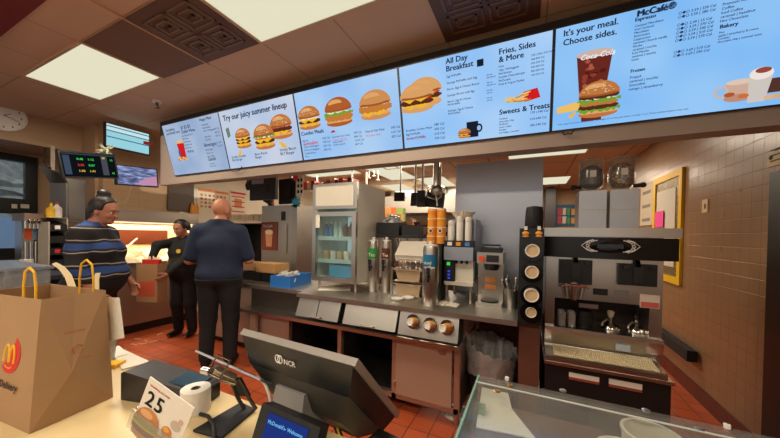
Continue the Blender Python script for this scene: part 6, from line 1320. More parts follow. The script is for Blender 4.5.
    for s in (-1, 1):
        b = MB(); c = hp(.034*s, .079, .150); b.sphere(c, .0105*k, 12, 8); ey = b.build('eye', mat('eye_white', (216, 206, 196), .3), body, smooth=True, world=False)
        b = MB(); c2 = hp(.034*s, .0880, .149); b.sphere(c2, .0062*k, 10, 6); b.build('iris', mat('iris_dark', (40, 26, 20), .2), ey, smooth=True, world=False)
        b = MB(); b.tube([hp(.018*s, .094, .170), hp(.034*s, .094, .175), hp(.052*s, .084, .170)], .0035*k, 6); b.build('eyebrow', hair if not bald else mat('grey_brow', (90, 66, 54), .8), body, world=False)
    b = MB(); b.sphere((0, 0, 0), (.024*k, .008*k, .008*k), 14, 8, Matrix.Translation(Vector(hp(0, .092, .088))) @ Matrix(HM.tolist()).to_4x4()); b.build('lips', mat('lips', (150, 78, 66), .45), body, smooth=True, world=False)
    return body
def tol(loc, rz, P):
    """room point -> the person's own frame"""
    q = Matrix.Rotation(-rz, 4, 'Z') @ (Vector(P)-Vector(loc)); return NP(q)
def pd(u, v, depth): return Vector((0, 0, EYE))+ray(u, v)*depth
SKIN_A = mat('skin_tan', (186, 124, 92), .5, 0, .06, 8); SKIN_B = mat('skin_brown', (170, 112, 84), .5, 0, .06, 8)
HAIR = mat('dark_hair', (28, 20, 18), .45, 0, .2, 60, .3); NAVY = mat('navy_cloth', (26, 38, 64), .85, 0, .12, 14, .1); BLK = mat('black_cloth_wear', (22, 21, 23), .85, 0, .12, 14, .1)
# bald man in navy, seen from behind
loc = Vector((-2.99, 2.08, 0)); rz = .72
arms = {}
for s, we, ww in ((1, pd(251, 247, 3.16), pd(247, 258, 3.36)), (-1, pd(187, 259, 3.08), pd(198, 266, 3.34))):
    arms[s] = (NP((.285*s, .0, 1.13)), NP((.235*s, .235, 1.10)), (-.2*s, 1, -.1), (0, 0, -1), .5)
person('bald man in navy short sleeved shirt and black trousers, seen from behind at the counter', loc, rz, 1.76, (1.27, 1.18), SKIN_A, HAIR, NAVY, BLK, arms, headyaw=-.55, headpitch=-.08, bald=True, hem=.50)
# woman in black filling a paper bag
loc = Vector((-4.27, 2.46, 0)); rz = 3.5; h = 1.56; arms = {}
for s, we, ww in ((1, pd(160, 252, 3.85), pd(150, 263, 3.72)), (-1, pd(186, 262, 3.8), pd(167, 274, 3.62))):
    w_ = tol(loc, rz, ww); k = h/1.75; sh = NP((.18*s, -.0, 1.395))*k; el = limb(sh, w_, .30*k, .265*k, tol(loc, rz, we)-(sh+w_)/2)
    arms[s] = (el, w_, unit(w_-el), (0, 0, -1) if s > 0 else (1, .3, 0), .7)
bw = person('woman in black, hair tied back, filling a brown paper bag at the fry station', loc, rz, h, (1.28, 1.2), SKIN_B, HAIR, BLK, BLK, arms, headyaw=-.2, headpitch=-.30, sleeve='long', female=True, hem=.53, pony=True, lean=.02)
q = pd(186, 236, 3.72); b = MB(); pl = Vector(tol(loc, rz, q)); 
b.prism([(-.085+.03*math.cos(a), .205, 1.17+.028*math.sin(a)) for a in [j*PI/8 for j in range(16)]], (0, .006, 0)); b.build('shirt_badge', mat('badge_yellow', (222, 190, 60), .6), bw, world=False)
bagc = pd(152, 283, 3.62); bz = rz
t = thing('paper_bag', 'brown paper bag with red print held by the woman in black', 'bag', (bagc.x, bagc.y, bagc.z-.22), .35)
b = MB(); b.mat(KRAFT); T = wm(t); bx, by, bh = .135, .07, .46
for (x0, y0, x1, y1) in ((-bx, -by, bx, -by), (bx, -by, bx, by), (bx, by, -bx, by), (-bx, by, -bx, -by)):
    b.poly([T @ Vector((x0, y0, 0)), T @ Vector((x1, y1, 0)), T @ Vector((x1, y1, bh)), T @ Vector((x0, y0, bh))])
b.poly([T @ Vector(p) for p in ((-bx, -by, 0), (-bx, by, 0), (bx, by, 0), (bx, -by, 0))])
o = b.build('bag_body', KRAFT, t); sm = o.modifiers.new('thickness', 'SOLIDIFY'); sm.thickness = .002
b = MB(); b.box(-.105, .105, -by-.003, -by-.0015, .07, .25, T); b.build('red_print', mat('orange_red_print', (196, 84, 56), .7, 0, .3, 40), t)
for k in range(2):
    x = -.06+.11*k; b = MB(); b.prism([T @ Vector(p) for p in ((x-.045, -.02, bh-.14), (x+.045, -.02, bh-.14), (x+.055, -.02, bh+.05), (x-.055, -.02, bh+.05))], T.to_3x3() @ Vector((0, .045, 0)))
    fb = b.build('fry_carton', RED, None); tag(fb, ['red fry carton in the top of the held paper bag, left one', 'red fry carton in the top of the held paper bag, right one'][k], 'fry carton', 'red fry cartons in the paper bag')
    b = MB()
    for j in range(14): a = T @ Vector((x+random.uniform(-.04, .04), random.uniform(-.015, .02), bh+.02)); b.cyl(a, a+Vector((random.uniform(-.02, .02), random.uniform(-.01, .01), random.uniform(.04, .075))), .005, seg=4)
    f = b.build('french_fries', mat('fries_gold', (236, 200, 120)), fb); f['kind'] = 'stuff'
# woman in a striped sweater
loc = Vector((-3.52, 1.26, 0)); rz = -.80; h = 1.70; arms = {}; k = h/1.75
st = bpy.data.materials.new('striped_knit'); st.use_nodes = True; nt = st.node_tree; bs = nt.nodes['Principled BSDF']; bs.inputs['Roughness'].default_value = .9
tc = nt.nodes.new('ShaderNodeTexCoord'); sp = nt.nodes.new('ShaderNodeSeparateXYZ'); nt.links.new(tc.outputs['Object'], sp.inputs[0])
nz = nt.nodes.new('ShaderNodeTexNoise'); nz.inputs['Scale'].default_value = 5; nt.links.new(tc.outputs['Object'], nz.inputs['Vector'])
ma = nt.nodes.new('ShaderNodeMath'); ma.operation = 'MULTIPLY_ADD'; ma.inputs[1].default_value = .05; nt.links.new(nz.outputs['Fac'], ma.inputs[0]); nt.links.new(sp.outputs[2], ma.inputs[2])
mm = nt.nodes.new('ShaderNodeMath'); mm.operation = 'DIVIDE'; mm.inputs[1].default_value = .20; nt.links.new(ma.outputs[0], mm.inputs[0]); mf = nt.nodes.new('ShaderNodeMath'); mf.operation = 'FRACT'; nt.links.new(mm.outputs[0], mf.inputs[0])
rp = nt.nodes.new('ShaderNodeValToRGB'); rp.color_ramp.interpolation = 'CONSTANT'; el = rp.color_ramp.elements
bands = [(0, (26, 22, 24)), (.30, (150, 140, 130)), (.345, (30, 26, 28)), (.42, (44, 70, 124)), (.70, (24, 22, 26)), (.80, (146, 136, 126)), (.845, (26, 22, 24))]
el[0].color = (*lin(bands[0][1]), 1); el[1].position = bands[1][0]; el[1].color = (*lin(bands[1][1]), 1)
for p_, c_ in bands[2:]: e_ = el.new(p_); e_.color = (*lin(c_), 1)
nt.links.new(mf.outputs[0], rp.inputs[0]); nt.links.new(rp.outputs[0], bs.inputs['Base Color'])
for s, we, ww in ((1, pd(113, 258, 2.55), pd(117, 277, 2.62)), (-1, pd(120, 250, 2.95), pd(124, 268, 2.95))):
    arms[s] = (NP((.305*s, .03, 1.15))*k, NP((.30*s, .16, .93))*k, (-.1*s, .35, -1), (-s, 0, 0), .6)
person('woman in black, blue and white striped sweater, hair in a bun, seen in profile', loc, rz, h, (1.45, 1.45), SKIN_B, HAIR, st, BLK, arms, headyaw=-.1, headpitch=-.25, sleeve='long', female=True, bun=True, hem=.585, lean=.04)
# far worker behind the shelving
loc = pd(391, 235, 3.95); loc.z = 0; rz = -1.1; h = 1.66; arms = {}; k = h/1.75
for s in (-1, 1):
    w_ = NP((.2*s, .28, 1.02))*k; sh = NP((.18*s, 0, 1.395))*k; arms[s] = (limb(sh, w_, .3*k, .265*k, (s, -.6, -.4)), w_, (0, 1, -.2), (0, 0, -1), .5)
person('worker in grey with dark hair far back between the fridge and the orange cups', loc, rz, h, (1.05, 1.05), SKIN_A, HAIR, mat('grey_cloth', (96, 92, 90), .85, 0, .1), BLK, arms, headpitch=-.2, sleeve='short', hem=.54)
# ================================================================ the customers' counter in front
CZ = .95
t = thing('front_counter', 'cream topped service counter in the foreground', 'counter', (-.6, .1, 0))
b = MB(); b.box(-2.75, 1.25, -.35, .585, CZ-.04, CZ); b.build('worktop', mat('cream_laminate', (224, 200, 150), .35, 0, .04, 25), t, .006)
b = MB(); b.box(-2.70, 1.2, -.28, .52, .1, CZ-.04); b.build('body', mat('counter_brown', (112, 72, 52), .5), t)
b = MB(); b.box(-2.68, 1.18, -.25, .48, 0, .1); b.build('plinth', BLACK, t)
# ---------------------------------------------------------------- delivery bag
P = dict(a=Vector((-1.045, .262, CZ+.001)), b=Vector((-1.07, .425, CZ+.001)))
lw = .33                                         # long side runs away to the left
dl = Vector((-1, -.10, 0)).normalized()
A, B_ = P['a'], P['b']; D_, C_ = A+dl*lw, B_+dl*lw
Hb = .305
up = lambda p, dx, dy: p+Vector((dx, dy, Hb))
A2, B2, C2, D2 = up(A, -.035, .028), up(B_, -.03, -.006), up(C_, .03, -.006), up(D_, .03, .02)
t = thing('delivery_bag', 'large brown paper bag with yellow twisted handles on the cream counter', 'bag', (A+B_+C_+D_)/4)
b = MB()
def grid(q00, q10, q11, q01, n=8, m_=8, bulge=.0, nrm=Vector((0, 0, 0))):
    vs = [[b.bm.verts.new((q00*(1-i/n)+q10*(i/n))*(1-j/m_)+(q01*(1-i/n)+q11*(i/n))*(j/m_)+nrm*bulge*math.sin(PI*i/n)*math.sin(PI*j/m_)*(1 if (i+j) % 2 else .8)) for j in range(m_+1)] for i in range(n+1)]
    for i in range(n):
        for j in range(m_): b.face([vs[i][j], vs[i+1][j], vs[i+1][j+1], vs[i][j+1]])
nx = Vector((1, 0, 0)); ny = Vector((0, -1, 0))
# the short side is creased: a middle fold and the low gusset triangle
mb = (A+B_)/2; mt = (A2+B2)/2-nx*.012; gm = (A*.55+B_*.45)+Vector((.004, 0, .115))
b.poly([A, B_, gm]); b.poly([A, gm, A*.45+A2*.55]); b.poly([B_, B_*.45+B2*.55, gm]); b.poly([gm, B_*.45+B2*.55, B2, mt]); b.poly([gm, mt, A2, A*.45+A2*.55])
grid(D_, A, A2, D2, 8, 8, .0, ny); grid(B_, C_, C2, B2, 6, 6, .006, -ny); grid(C_, D_, D2, C2, 4, 6, .004, -nx); b.poly([A, B_, C_, D_])
bmesh.ops.remove_doubles(b.bm, verts=b.bm.verts[:], dist=.0005)
o = b.build('bag_body', mat('kraft_bag', (170, 134, 96), .8, 0, .08, 14, .12), t); sm = o.modifiers.new('thickness', 'SOLIDIFY'); sm.thickness = .0015; sm.offset = 0
def handle(p, q, h, back):
    pts = [p-Vector((0, 0, .05)), p+Vector((0, 0, h*.35)), p.lerp(q, .12)+Vector((0, 0, h*.85)), p.lerp(q, .5)+Vector((0, 0, h)), p.lerp(q, .88)+Vector((0, 0, h*.85)), q+Vector((0, 0, h*.35)), q-Vector((0, 0, .05))]
    b = MB(); pp = []
    for i in range(len(pts)-1):
        for k in range(5): pp.append(pts[i].lerp(pts[i+1], k/5))
    pp.append(pts[-1]); b.tube(pp, .0027, 8); b.build('handle', mat('yellow_cord', (240, 184, 30), .6), t, smooth=True)
la = lambda s_: A2.lerp(D2, s_)+Vector((0, .006, 0)); lb = lambda s_: B2.lerp(C2, s_)-Vector((0, .006, 0))
h0 = onY(14, 296, la(.3).y); 
handle(la(.14), la(.33), .075, 0); handle(lb(.16), lb(.40), .085, 1)
# emblem and writing on the long face; u runs right, v up on that face
fu = (A-D_).normalized(); fv = (A2-A)-fu*((A2-A).dot(fu)); fv.normalize(); fn = fu.cross(fv).normalized()
def onface(u_, v_, d=.004): return A-fu*u_+fv*v_+fn*d
q = Vector((0, 0, EYE))+ray(10, 354)*((A+fn*.004-Vector((0, 0, EYE))).dot(fn)/ray(10, 354).dot(fn)); cu_, cv_ = -(q-A).dot(fu), (q-A).dot(fv)
R_ = .047
cvs = lambda pts, d: [onface(cu_-x, cv_+y, d) for x, y in pts]
b = MB(); b.prism(cvs([(R_*math.cos(k*PI/18), R_*math.sin(k*PI/18)) for k in range(36)], 0.0030), fn*.0006); em = b.build('emblem_disc', mat('emblem_red', (206, 44, 36), .7), t)
b = MB()
for s_ in (-1, 1):
    arch = [Vector(onface(cu_-(s_*.0125+.0115*math.cos(a)), cv_-.02+.042*max(0, math.sin(a))**.8, .0040)) for a in [PI*j/14 for j in range(15)]]
    b.tube(arch, .0028, 6)
b.build('golden_arches', mat('arch_yellow', (240, 186, 40), .6), em)
b = MB(); b.tube([onface(cu_-.016*math.cos(a), cv_-.028-.006*math.sin(a), .0040) for a in [PI*j/8 for j in range(9)]], .0012, 6); b.build('smile', mat('arch_yellow', (240, 186, 40)), em)
text(t, 'handwriting', 'McDelivery', *(wm(t).inverted() @ onface(cu_+.062, cv_-.083, .0040)), .03, INK, .05, .2, rot=basis(fu, fv, fn), fit=.115)
su = (B_-A).normalized(); sv = Vector((-.1, 0, 1)).normalized(); sn = su.cross(sv).normalized(); sv = sn.cross(su)
q = A.lerp(B_, .38)+Vector((-.012, 0, .135))
text(t, 'small_print', 'please recycle', *(wm(t).inverted() @ (q+sn*.010)), .012, mat('faint_red', (190, 96, 66), .7), .02, rot=basis(su, sv, sn), fit=.05)
b = MB(); c = q+sv*.03+su*.025+sn*.010
for k in range(3): a = k*2.094+.5; b.tube([c+su*.011*math.cos(a+j*.35)+sv*.011*math.sin(a+j*.35) for j in range(5)], .0013, 5)
b.build('recycling_mark', mat('faint_red', (190, 96, 66)), t)
text(t, 'small_print', 'thank you', *(wm(t).inverted() @ (q+sv*.075+sn*.012)), .012, mat('faint_red', (190, 96, 66)), .02, rot=basis(su, sv, sn), fit=.04)
# curved paper strips poking out behind the bag
def strip(label, pts, w_, d):
    b = MB(); n = len(pts); L = [b.bm.verts.new(Vector(p)) for p in pts]; R2 = [b.bm.verts.new(Vector(p)+Vector(d)*(w_*math.sin(PI*(.25+.6*i/n)))) for i, p in enumerate(pts)]
    for i in range(n-1): b.face([L[i], L[i+1], R2[i+1], R2[i]])
    o = b.build('paper_strip', mat('cream_paper', (226, 206, 166), .7), None); o.modifiers.new('thickness', 'SOLIDIFY').thickness = .0015; tag(o, label, 'paper', 'curled paper strips behind the bag')
Yb = .50
strip('curled cream paper strip behind the delivery bag, left of the right handle', [onY(u, v, .52) for u, v in ((52, 264), (59, 269), (65, 277), (69, 288), (71, 300))][::1]+[Vector((onY(71, 300, .52).x, .52, CZ+.003))], .05, (.9, .1, .25))
strip('curled white paper strip right of the yellow handle nearest the striped sweater', [onY(u, v, .52) for u, v in ((96, 273), (93, 280), (92.5, 290), (93, 300))]+[Vector((onY(93, 300, .52).x, .52, CZ+.003))], .045, (.9, .1, .1))
# sheet of paper fixed to the back of the bag
b = MB(); b.prism([onY(100, 297, .425), onY(119, 298, .445), onY(124, 338, .445), onY(105, 342, .43)], (0, .0015, 0)); b.build('attached_sheet', PAPER, t)
# pastry case at the far left of the counter
cx0, cx1, cy0, cy1, cz1 = -2.55, -2.02, .36, .57, 1.245
t = thing('pastry_case', 'clear pastry case with silver lid behind the delivery bag', 'case', ((cx0+cx1)/2, .46, CZ))
b = MB(); e = .004
b.box(cx0, cx1, cy0, cy0+e, CZ, cz1); b.box(cx0, cx1, cy1-e, cy1, CZ, cz1); b.box(cx0, cx0+e, cy0+e, cy1-e, CZ, cz1); b.box(cx1-e, cx1, cy0+e, cy1-e, CZ, cz1); b.build('walls', clear('case_clear', (226, 232, 240), .14, .12), t)
b = MB(); b.box(cx0-.01, cx1+.01, cy0-.01, cy1+.01, cz1, cz1+.012); b.build('lid', mat('silver_blue_lid', (150, 162, 184), .22, .6, .1, 12), t, .004)
b = MB(); b.box(cx0+.01, cx1-.01, cy0+.01, cy1-.01, CZ+.001, CZ+.12); b.build('liner', mat('case_liner', (60, 56, 60), .5), t)
for k in range(7):
    x = cx0+.07+.065*k; b = MB(); b.sphere((x, cy0+.07+.05*(k % 2), CZ+.155), (.036, .045, .033), 12, 8)
    tag(b.build('wrapped_pastry', mat('pastry_%d' % (k % 2), [(206, 196, 182), (176, 142, 112)][k % 2], .4, 0, .1, 20, .3), smooth=True), '%s wrapped pastry in the clear case, %s from the left' % (['pale', 'brown'][k % 2], ['first', 'second', 'third', 'fourth', 'fifth', 'sixth', 'last'][k]), 'pastry', 'wrapped pastries in the case')
# small things right of the bag
q = onZ(113, 352, CZ); q = Vector((-1.40, .53, CZ)); b = MB(); b.lathe([(.028, .001), (.036, .075), (.039, .075), (.039, .08), (.034, .08), (.026, .004), (.001, .004)], q, 22); tag(b.build('plastic_cup', clear('cup_clear', (226, 224, 216)), smooth=True), 'small clear plastic cup right of the delivery bag', 'cup')
q = onZ(117, 366, CZ); T = Matrix.Translation(q) @ Matrix.Rotation(.5, 4, 'Z')
b = MB(); b.box(-.03, .015, -.022, .02, .001, .014, T); o = b.build('sauce_packet', mat('packet_yellow', (246, 190, 30), .5), None, .006); tag(o, 'yellow sauce packet with red spot beside the delivery bag', 'packet')
b = MB(); c = T @ Vector((-.008, -.020, .008)); b.sphere(c, (.009, .005, .005), 10, 6); b.build('red_spot', RED, o)
for k, (pts, z, lab) in enumerate((([(113, 354), (124, 350), (150, 362), (122, 370)], .002, 'white paper napkin on the counter edge, larger one'), ([(112, 348), (119, 346), (128, 354), (115, 358)], .0045, 'small folded white napkin beside the clear cup'))):
    b = MB(); b.prism([onZ(u, v, CZ+z) for u, v in pts], (0, 0, .002)); tag(b.build('paper_napkin', PAPER), lab, 'napkin', 'white napkins on the counter edge')
# ---------------------------------------------------------------- slip printer
ax = Vector((.25, .06, 0)).normalized(); ay = Vector((-ax.y, ax.x, 0)); N_ = Vector((-1.034, .428, CZ))
pb = N_+ax*.125+ay*.045; t = thing('receipt_printer', 'black receipt printer with a dark glossy lid behind the order card', 'printer', pb, math.atan2(ax.y, ax.x))
b = MB(); b.prism([(-.125, -.045, .001), (.125, -.045, .001), (.125, -.045, .042), (.115, -.045, .050), (-.115, -.045, .082), (-.125, -.045, .076)], (0, .085, 0)); b.build('body', mat('printer_black', (44, 43, 44), .4), t, .006, world=False)
b = MB(); b.prism([(-.06, -.034, .0662), (.105, -.034, .0536), (.105, .034, .0536), (-.06, .034, .0662)], (0, 0, .003)); b.build('lid', mat('dark_teal_gloss', (40, 62, 70), .12), t, world=False)
b = MB(); b.box(-.04, .05, -.048, -.045, .03, .034); b.build('paper_slot', BLACK_G, t, world=False)
# ---------------------------------------------------------------- order number card in a clear holder
TLp, TRp, BLp = onY(150.5, 376.5, .3315), onY(194.5, 408, .352), onY(132, 424, .319)
wdt = (TRp-TLp).length; cu = (TRp-TLp).normalized(); cv = TLp-BLp; cv = (cv-cu*cv.dot(cu)).normalized(); cn = cu.cross(cv).normalized()
CH = .058
ctr = (TLp+TRp)/2-cv*CH
t = thing('order_card', 'white order number card with a burger picture in a clear stand', 'card', ctr, 0, None, basis(cu, cv, cn))
b = MB(); b.box(-wdt/2, wdt/2, -CH, CH, -.001, .001); b.build('card', mat('card_white', (228, 222, 214), .5, 0, .03), t, world=False)
KF = wdt/.105*.9
for txt_, x in (('2', -.052), ('5', -.026)): text(t, 'number', txt_, x, .004, .0016, .043, INK, .06, rot=Matrix.Rotation(.0, 3, 'Z'))
text(t, 'heading', 'Something you order', -.052, .043, .0016, .008, RED, .04, fit=.055)
FB = {c: mat('card_%s' % c, v, .6) for c, v in dict(bun=(196, 130, 76), bund=(150, 84, 44), bunl=(222, 170, 116), patty=(90, 52, 34), cheese=(232, 172, 60), lett=(120, 160, 60), gold=(206, 130, 50), goldl=(230, 170, 90), grey=(190, 176, 164), pink=(206, 170, 150)).items()}
p = Pic(KF); p.z = .0013; cx, cy = -.028, -.036
p.ell(cx, cy-.018, .030, .012, FB['bun']); p.ell(cx, cy-.008, .033, .010, FB['patty']); p.ell(cx, cy-.001, .034, .006, FB['cheese']); p.ell(cx, cy+.004, .034, .006, FB['lett']); p.ell(cx, cy+.008, .032, .030, FB['bun'], 0, PI); p.ell(cx-.006, cy+.024, .016, .008, FB['bunl']); p.build(t, 'burger_picture')
for k, (x, y, r_) in enumerate(((.022, -.018, .013), (.032, -.034, .015), (.016, -.043, .015), (.036, -.054, .013))):
    p = Pic(KF); p.z = .0013+.0004*k; p.ell(x, y, r_, r_*.9, FB['gold']); p.ell(x-.003, y+.004, r_*.55, r_*.4, FB['goldl']); p.build(t, 'nugget_picture')
p = Pic(KF); p.z = .0012; p.ell(.036, .004, .013, .010, FB['grey']); p.ell(.044, .016, .006, .006, FB['pink']); p.build(t, 'sauce_picture')
b = MB(); b.box(-wdt/2-.008, wdt/2+.004, -CH-.002, -CH+.04, .003, .005); b.box(-wdt/2-.008, wdt/2+.004, -CH-.002, -CH+.04, -.005, -.003); b.build('clear_sleeve', clear('sleeve_clear', (240, 240, 238), .12, .10), t, world=False)
foot = ctr-cv*(CH-.006); b = MB(); b.box(-.06, .06, -.03, .05, 0, .006, Matrix.Translation((foot.x, foot.y, CZ+.001))); b.cyl((foot.x, foot.y, CZ+.007), foot, .008); b.build('stand_foot', clear('sleeve_clear'), t)
# ---------------------------------------------------------------- receipt roll
q = Vector((-.80, .492, CZ+.001)); t = thing('paper_roll', 'white receipt paper roll standing between printer and tablet stand', 'paper roll', q)
b = MB(); b.lathe([(.012, .0), (.035, 0), (.035, .06), (.012, .06), (.0115, .056), (.0115, .002)], q, 32); b.build('roll', mat('roll_white', (232, 226, 216), .7), t, smooth=True)
b = MB(); b.lathe([(.0118, .001), (.0118, .059), (.009, .0595), (.0085, .001)], q, 18); b.build('core', mat('core_grey', (90, 80, 70), .7), t)
# ---------------------------------------------------------------- tablet on a black stand
t = thing('tablet_stand', 'black counter stand with a steel clamp for a card reader', 'stand', (-.70, .52, CZ))
pl = [onZ(u, v, CZ+.001) for u, v in ((193, 432), (221, 440), (255, 411), (241, 404))]
b = MB(); b.prism(pl, (0, 0, .006)); b.build('base_plate', BLACK, t, .002)
s0 = onZ(250, 409, CZ+.007); s1 = onY(234, 378, s0.y-.03)
side = Vector((.9, .43, 0)).normalized()*.016; fwd = Vector((0, .006, 0))
b = MB()
for sg in (-1, 1):
    a, c = s0+side*sg, s1+side*sg*.8
    b.tube([a, a.lerp(c, .33)+Vector((-.004, 0, 0)), a.lerp(c, .66), c], .005, 6)
m1, m2 = s0.lerp(s1, .42), s0.lerp(s1, 1.0)
b.prism([m1-side, m1+side, m2+side*.9, m2-side*.9], Vector((0, .006, 0))); b.build('upright', mat('stand_grey', (74, 70, 66), .35, .5), t)
TB = [onY(u, v, s1.y) for u, v in ((205, 354.5), (269, 383))]
dv = (TB[1]-TB[0]).normalized(); nv = Vector((dv.z*-1, 0, dv.x)).normalized(); L_ = (TB[1]-TB[0]).length
c_ = (TB[0]+TB[1])/2; yv = (c_-Vector((0, 0, EYE))).normalized()+Vector((0, 0, .03)); yv = (yv-dv*yv.dot(dv)).normalized(); nv = dv.cross(yv); rot_ = basis(dv, yv, nv)
t2 = thing('card_reader_tablet', 'thin silver tablet seen edge on, clamped to the black counter stand', 'tablet', c_, 0, None, rot_)
b = MB(); b.box(-L_/2, L_/2, -.035, .035, -.0025, .0025); b.build('case', mat('tablet_silver', (150, 152, 158), .3, .6), t2, .003, world=False)
b = MB(); b.box(-L_/2+.006, L_/2-.006, -.03, .03, .0025, .003); b.build('screen', BLACK_G, t2, world=False)
b = MB(); k_ = s1+Vector((0, -.0, .0))
fr = [c_+dv*x+nv*z-yv*.055 for x, z in ((-.022, -.03), (.030, -.03), (.030, .012), (-.018, .012))]
b.tube(fr, .003, 6, True); b.cyl(fr[0]-dv*.012, fr[0]+dv*.012+nv*.004, .009); b.cyl(fr[1], fr[1]+yv*.05, .006); b.cyl(s1, fr[0]+Vector((0, .02, 0)), .011); b.build('clamp', CHROME, t, smooth=True)
e1 = TB[1]; pts = [onY(u, v, s1.y-.01) for u, v in ((256, 377), (262, 380), (266, 386), (269, 394), (270.5, 402))]
b = MB(); b.tube([pts[0], pts[0].lerp(pts[1], .5)]+pts[1:], .0035, 8); tag(b.build('white_cable', mat('cable_white', (206, 204, 200), .4), smooth=True), 'white charging cable curling down from the silver tablet', 'cable')
cp = [onZ(u, v, CZ+.006) for u, v in ((193, 437), (205, 430), (214, 421), (212, 418), (196, 414))]
cp = [onZ(200, 414, CZ+.006), onZ(208, 416, CZ+.006), onZ(213, 424, CZ+.012), onZ(214, 432, CZ+.014), onZ(213, 446, CZ+.014)]
b = MB(); b.tube([p_ for i in range(len(cp)-1) for p_ in (cp[i], cp[i].lerp(cp[i+1], .5))]+[cp[-1]], .0045, 8); tag(b.build('black_cable', BLACK, smooth=True), 'black cable looping over the counter before the stand plate', 'cable')
yc = [onY(241, 404, .56), onY(238, 420, .55), onY(233, 440, .54)]
b = MB(); b.tube(yc, .003, 6); tag(b.build('yellow_cable', YELLOW), 'thin yellow cable running down beside the customer display', 'cable')
# ---------------------------------------------------------------- till monitor seen from behind
mc = Vector((-.4767, .603, 1.0722)); ya, ti = -.0634, .743
rx_ = Vector((math.cos(ya), math.sin(ya), 0)); bk = Vector((-math.sin(ya), math.cos(ya), 0)); upv = (-bk*math.sin(ti)+Vector((0, 0, math.cos(ti)))); nb = rx_.cross(upv)
nb = nb if nb.y < 0 else -nb                        # towards the photographer: the back of the case
t = thing('till_monitor', 'large black till monitor seen from behind, leaning over the counter edge', 'till', (-.48, .5, CZ))
WM = lambda x, y, z: mc+rx_*x+upv*y+nb*z
def slab(b, x0, x1, y0, y1, z0, x2, x3, y2, y3, z1):
    v = [b.bm.verts.new(WM(*p)) for p in ((x0, y0, z0), (x1, y0, z0), (x1, y1, z0), (x0, y1, z0), (x2, y2, z1), (x3, y2, z1), (x3, y3, z1), (x2, y3, z1))]
    for q in ((0, 1, 2, 3), (7, 6, 5, 4), (0, 4, 5, 1), (1, 5, 6, 2), (2, 6, 7, 3), (3, 7, 4, 0)): b.face([v[i] for i in q])
b = MB(); slab(b, -.18, .18, -.14, .14, -.010, -.18, .18, -.14, .14, .006); b.build('bezel', mat('bezel_grey', (186, 182, 174), .3, .6), t, .004)
b = MB(); slab(b, -.172, .172, -.132, .132, -.012, -.172, .172, -.132, .132, -.009); b.build('screen', BLACK_G, t)
b = MB(); slab(b, -.172, .174, -.134, .137, .006, -.150, .160, -.122, .080, .048); b.build('rear_shell', mat('till_black', (26, 27, 32), .3), t, .003)
b = MB(); slab(b, -.148, .158, -.120, .078, .048, -.095, .120, -.095, .000, .082); bkc = b.build('back_housing', mat('till_grey', (60, 57, 53), .42), t, .006)
b = MB(); slab(b, .085, .112, -.088, -.068, .082, .087, .110, -.086, -.070, .084); b.build('vent', BLACK, bkc)
bu = (upv*.057-nb*.042).normalized(); RW = basis(rx_, bu, rx_.cross(bu)); bn = rx_.cross(bu)
lp = WM(-.022, .106, .0315)+bn*.0012
text(t, 'maker_mark', 'NCR', *(wm(t).inverted() @ lp), .018, mat('mark_white', (245, 243, 238), .5), .05, rot=RW, fit=.036)
b = MB(); cm = WM(-.038, .112, .0265)+bn*.0012
for dx in (-.004, .004): b.tube([cm+rx_*(dx+.0075*math.cos(a))+bu*.0095*math.sin(a) for a in [k*PI/7 for k in range(14)]], .0013, 5, True)
b.build('maker_emblem', mat('mark_white', (245, 243, 238)), t)
# neck and foot
nk0 = WM(.0, -.03, .08); ft = Vector((-.50, .535, CZ))
b = MB(); b.prism([WM(-.04, -.005, .078), WM(.045, -.005, .078), WM(.045, -.06, .078), WM(-.04, -.06, .078)], (ft+Vector((0, 0, .09))-nk0)*.45); b.build('neck', mat('neck_black', (30, 29, 30), .35), t, .006)
b = MB(); hx = rx_*.046; hy = bk*.034
q0 = ft; q1 = ft+Vector((.005, .005, .115))
v = [q0-hx*1.25-hy*1.1, q0+hx*1.25-hy*1.1, q0+hx*1.25+hy*1.4, q0-hx*1.25+hy*1.4, q1-hx-hy*.6, q1+hx-hy*.6, q1+hx+hy, q1-hx+hy]
vv = [b.bm.verts.new(p_) for p_ in v]
for q in ((3, 2, 1, 0), (4, 5, 6, 7), (0, 1, 5, 4), (1, 2, 6, 5), (2, 3, 7, 6), (3, 0, 4, 7)): b.face([vv[i] for i in q])
b.build('foot', mat('foot_grey', (136, 134, 134), .45), t, .012)
for k in range(3):
    s_ = WM(.06+.008*k, -.07, .08); b = MB(); b.tube([s_, s_+Vector((.012, -.0, -.03)), s_+Vector((-.03, -.02, -.08)), ft+Vector((.03, .05, .02))], .003, 6); b.build('cable', [BLACK, YELLOW, BLACK][k], t)
# customer display
dc = [onY(u, v, .44) for u, v in ((262.5, 403), (317, 426))]
du = (dc[1]-dc[0]); dw = .15; du.normalize(); dvv = Vector((-.15, .35, .93)); dvv = (dvv-du*dvv.dot(du)).normalized(); dn = du.cross(dvv)
dctr = dc[0]+du*dw/2-dvv*.042
t = thing('customer_display', 'small black display with blue lit lettering below the till monitor', 'display', dctr, 0, None, basis(du, dvv, dn))
b = MB(); b.box(-dw/2, dw/2, -.042, .042, -.03, 0); b.build('case', mat('display_black', (30, 29, 29), .3), t, .008, world=False)
b = MB(); b.box(-.050, .052, -.014, .032, .0005, .0018); b.build('screen', emit((34, 52, 120)), t, world=False)
text(t, 'lettering', 'McDonald\'s- Welcome', -.046, .014, .0022, .012, emit((120, 200, 250)), .03, fit=.088)
bs_ = dctr-dn*.03; b = MB(); b.box(bs_.x-.02, bs_.x+.02, bs_.y, bs_.y+.03, CZ+.001, bs_.z); b.build('post', BLACK, t)
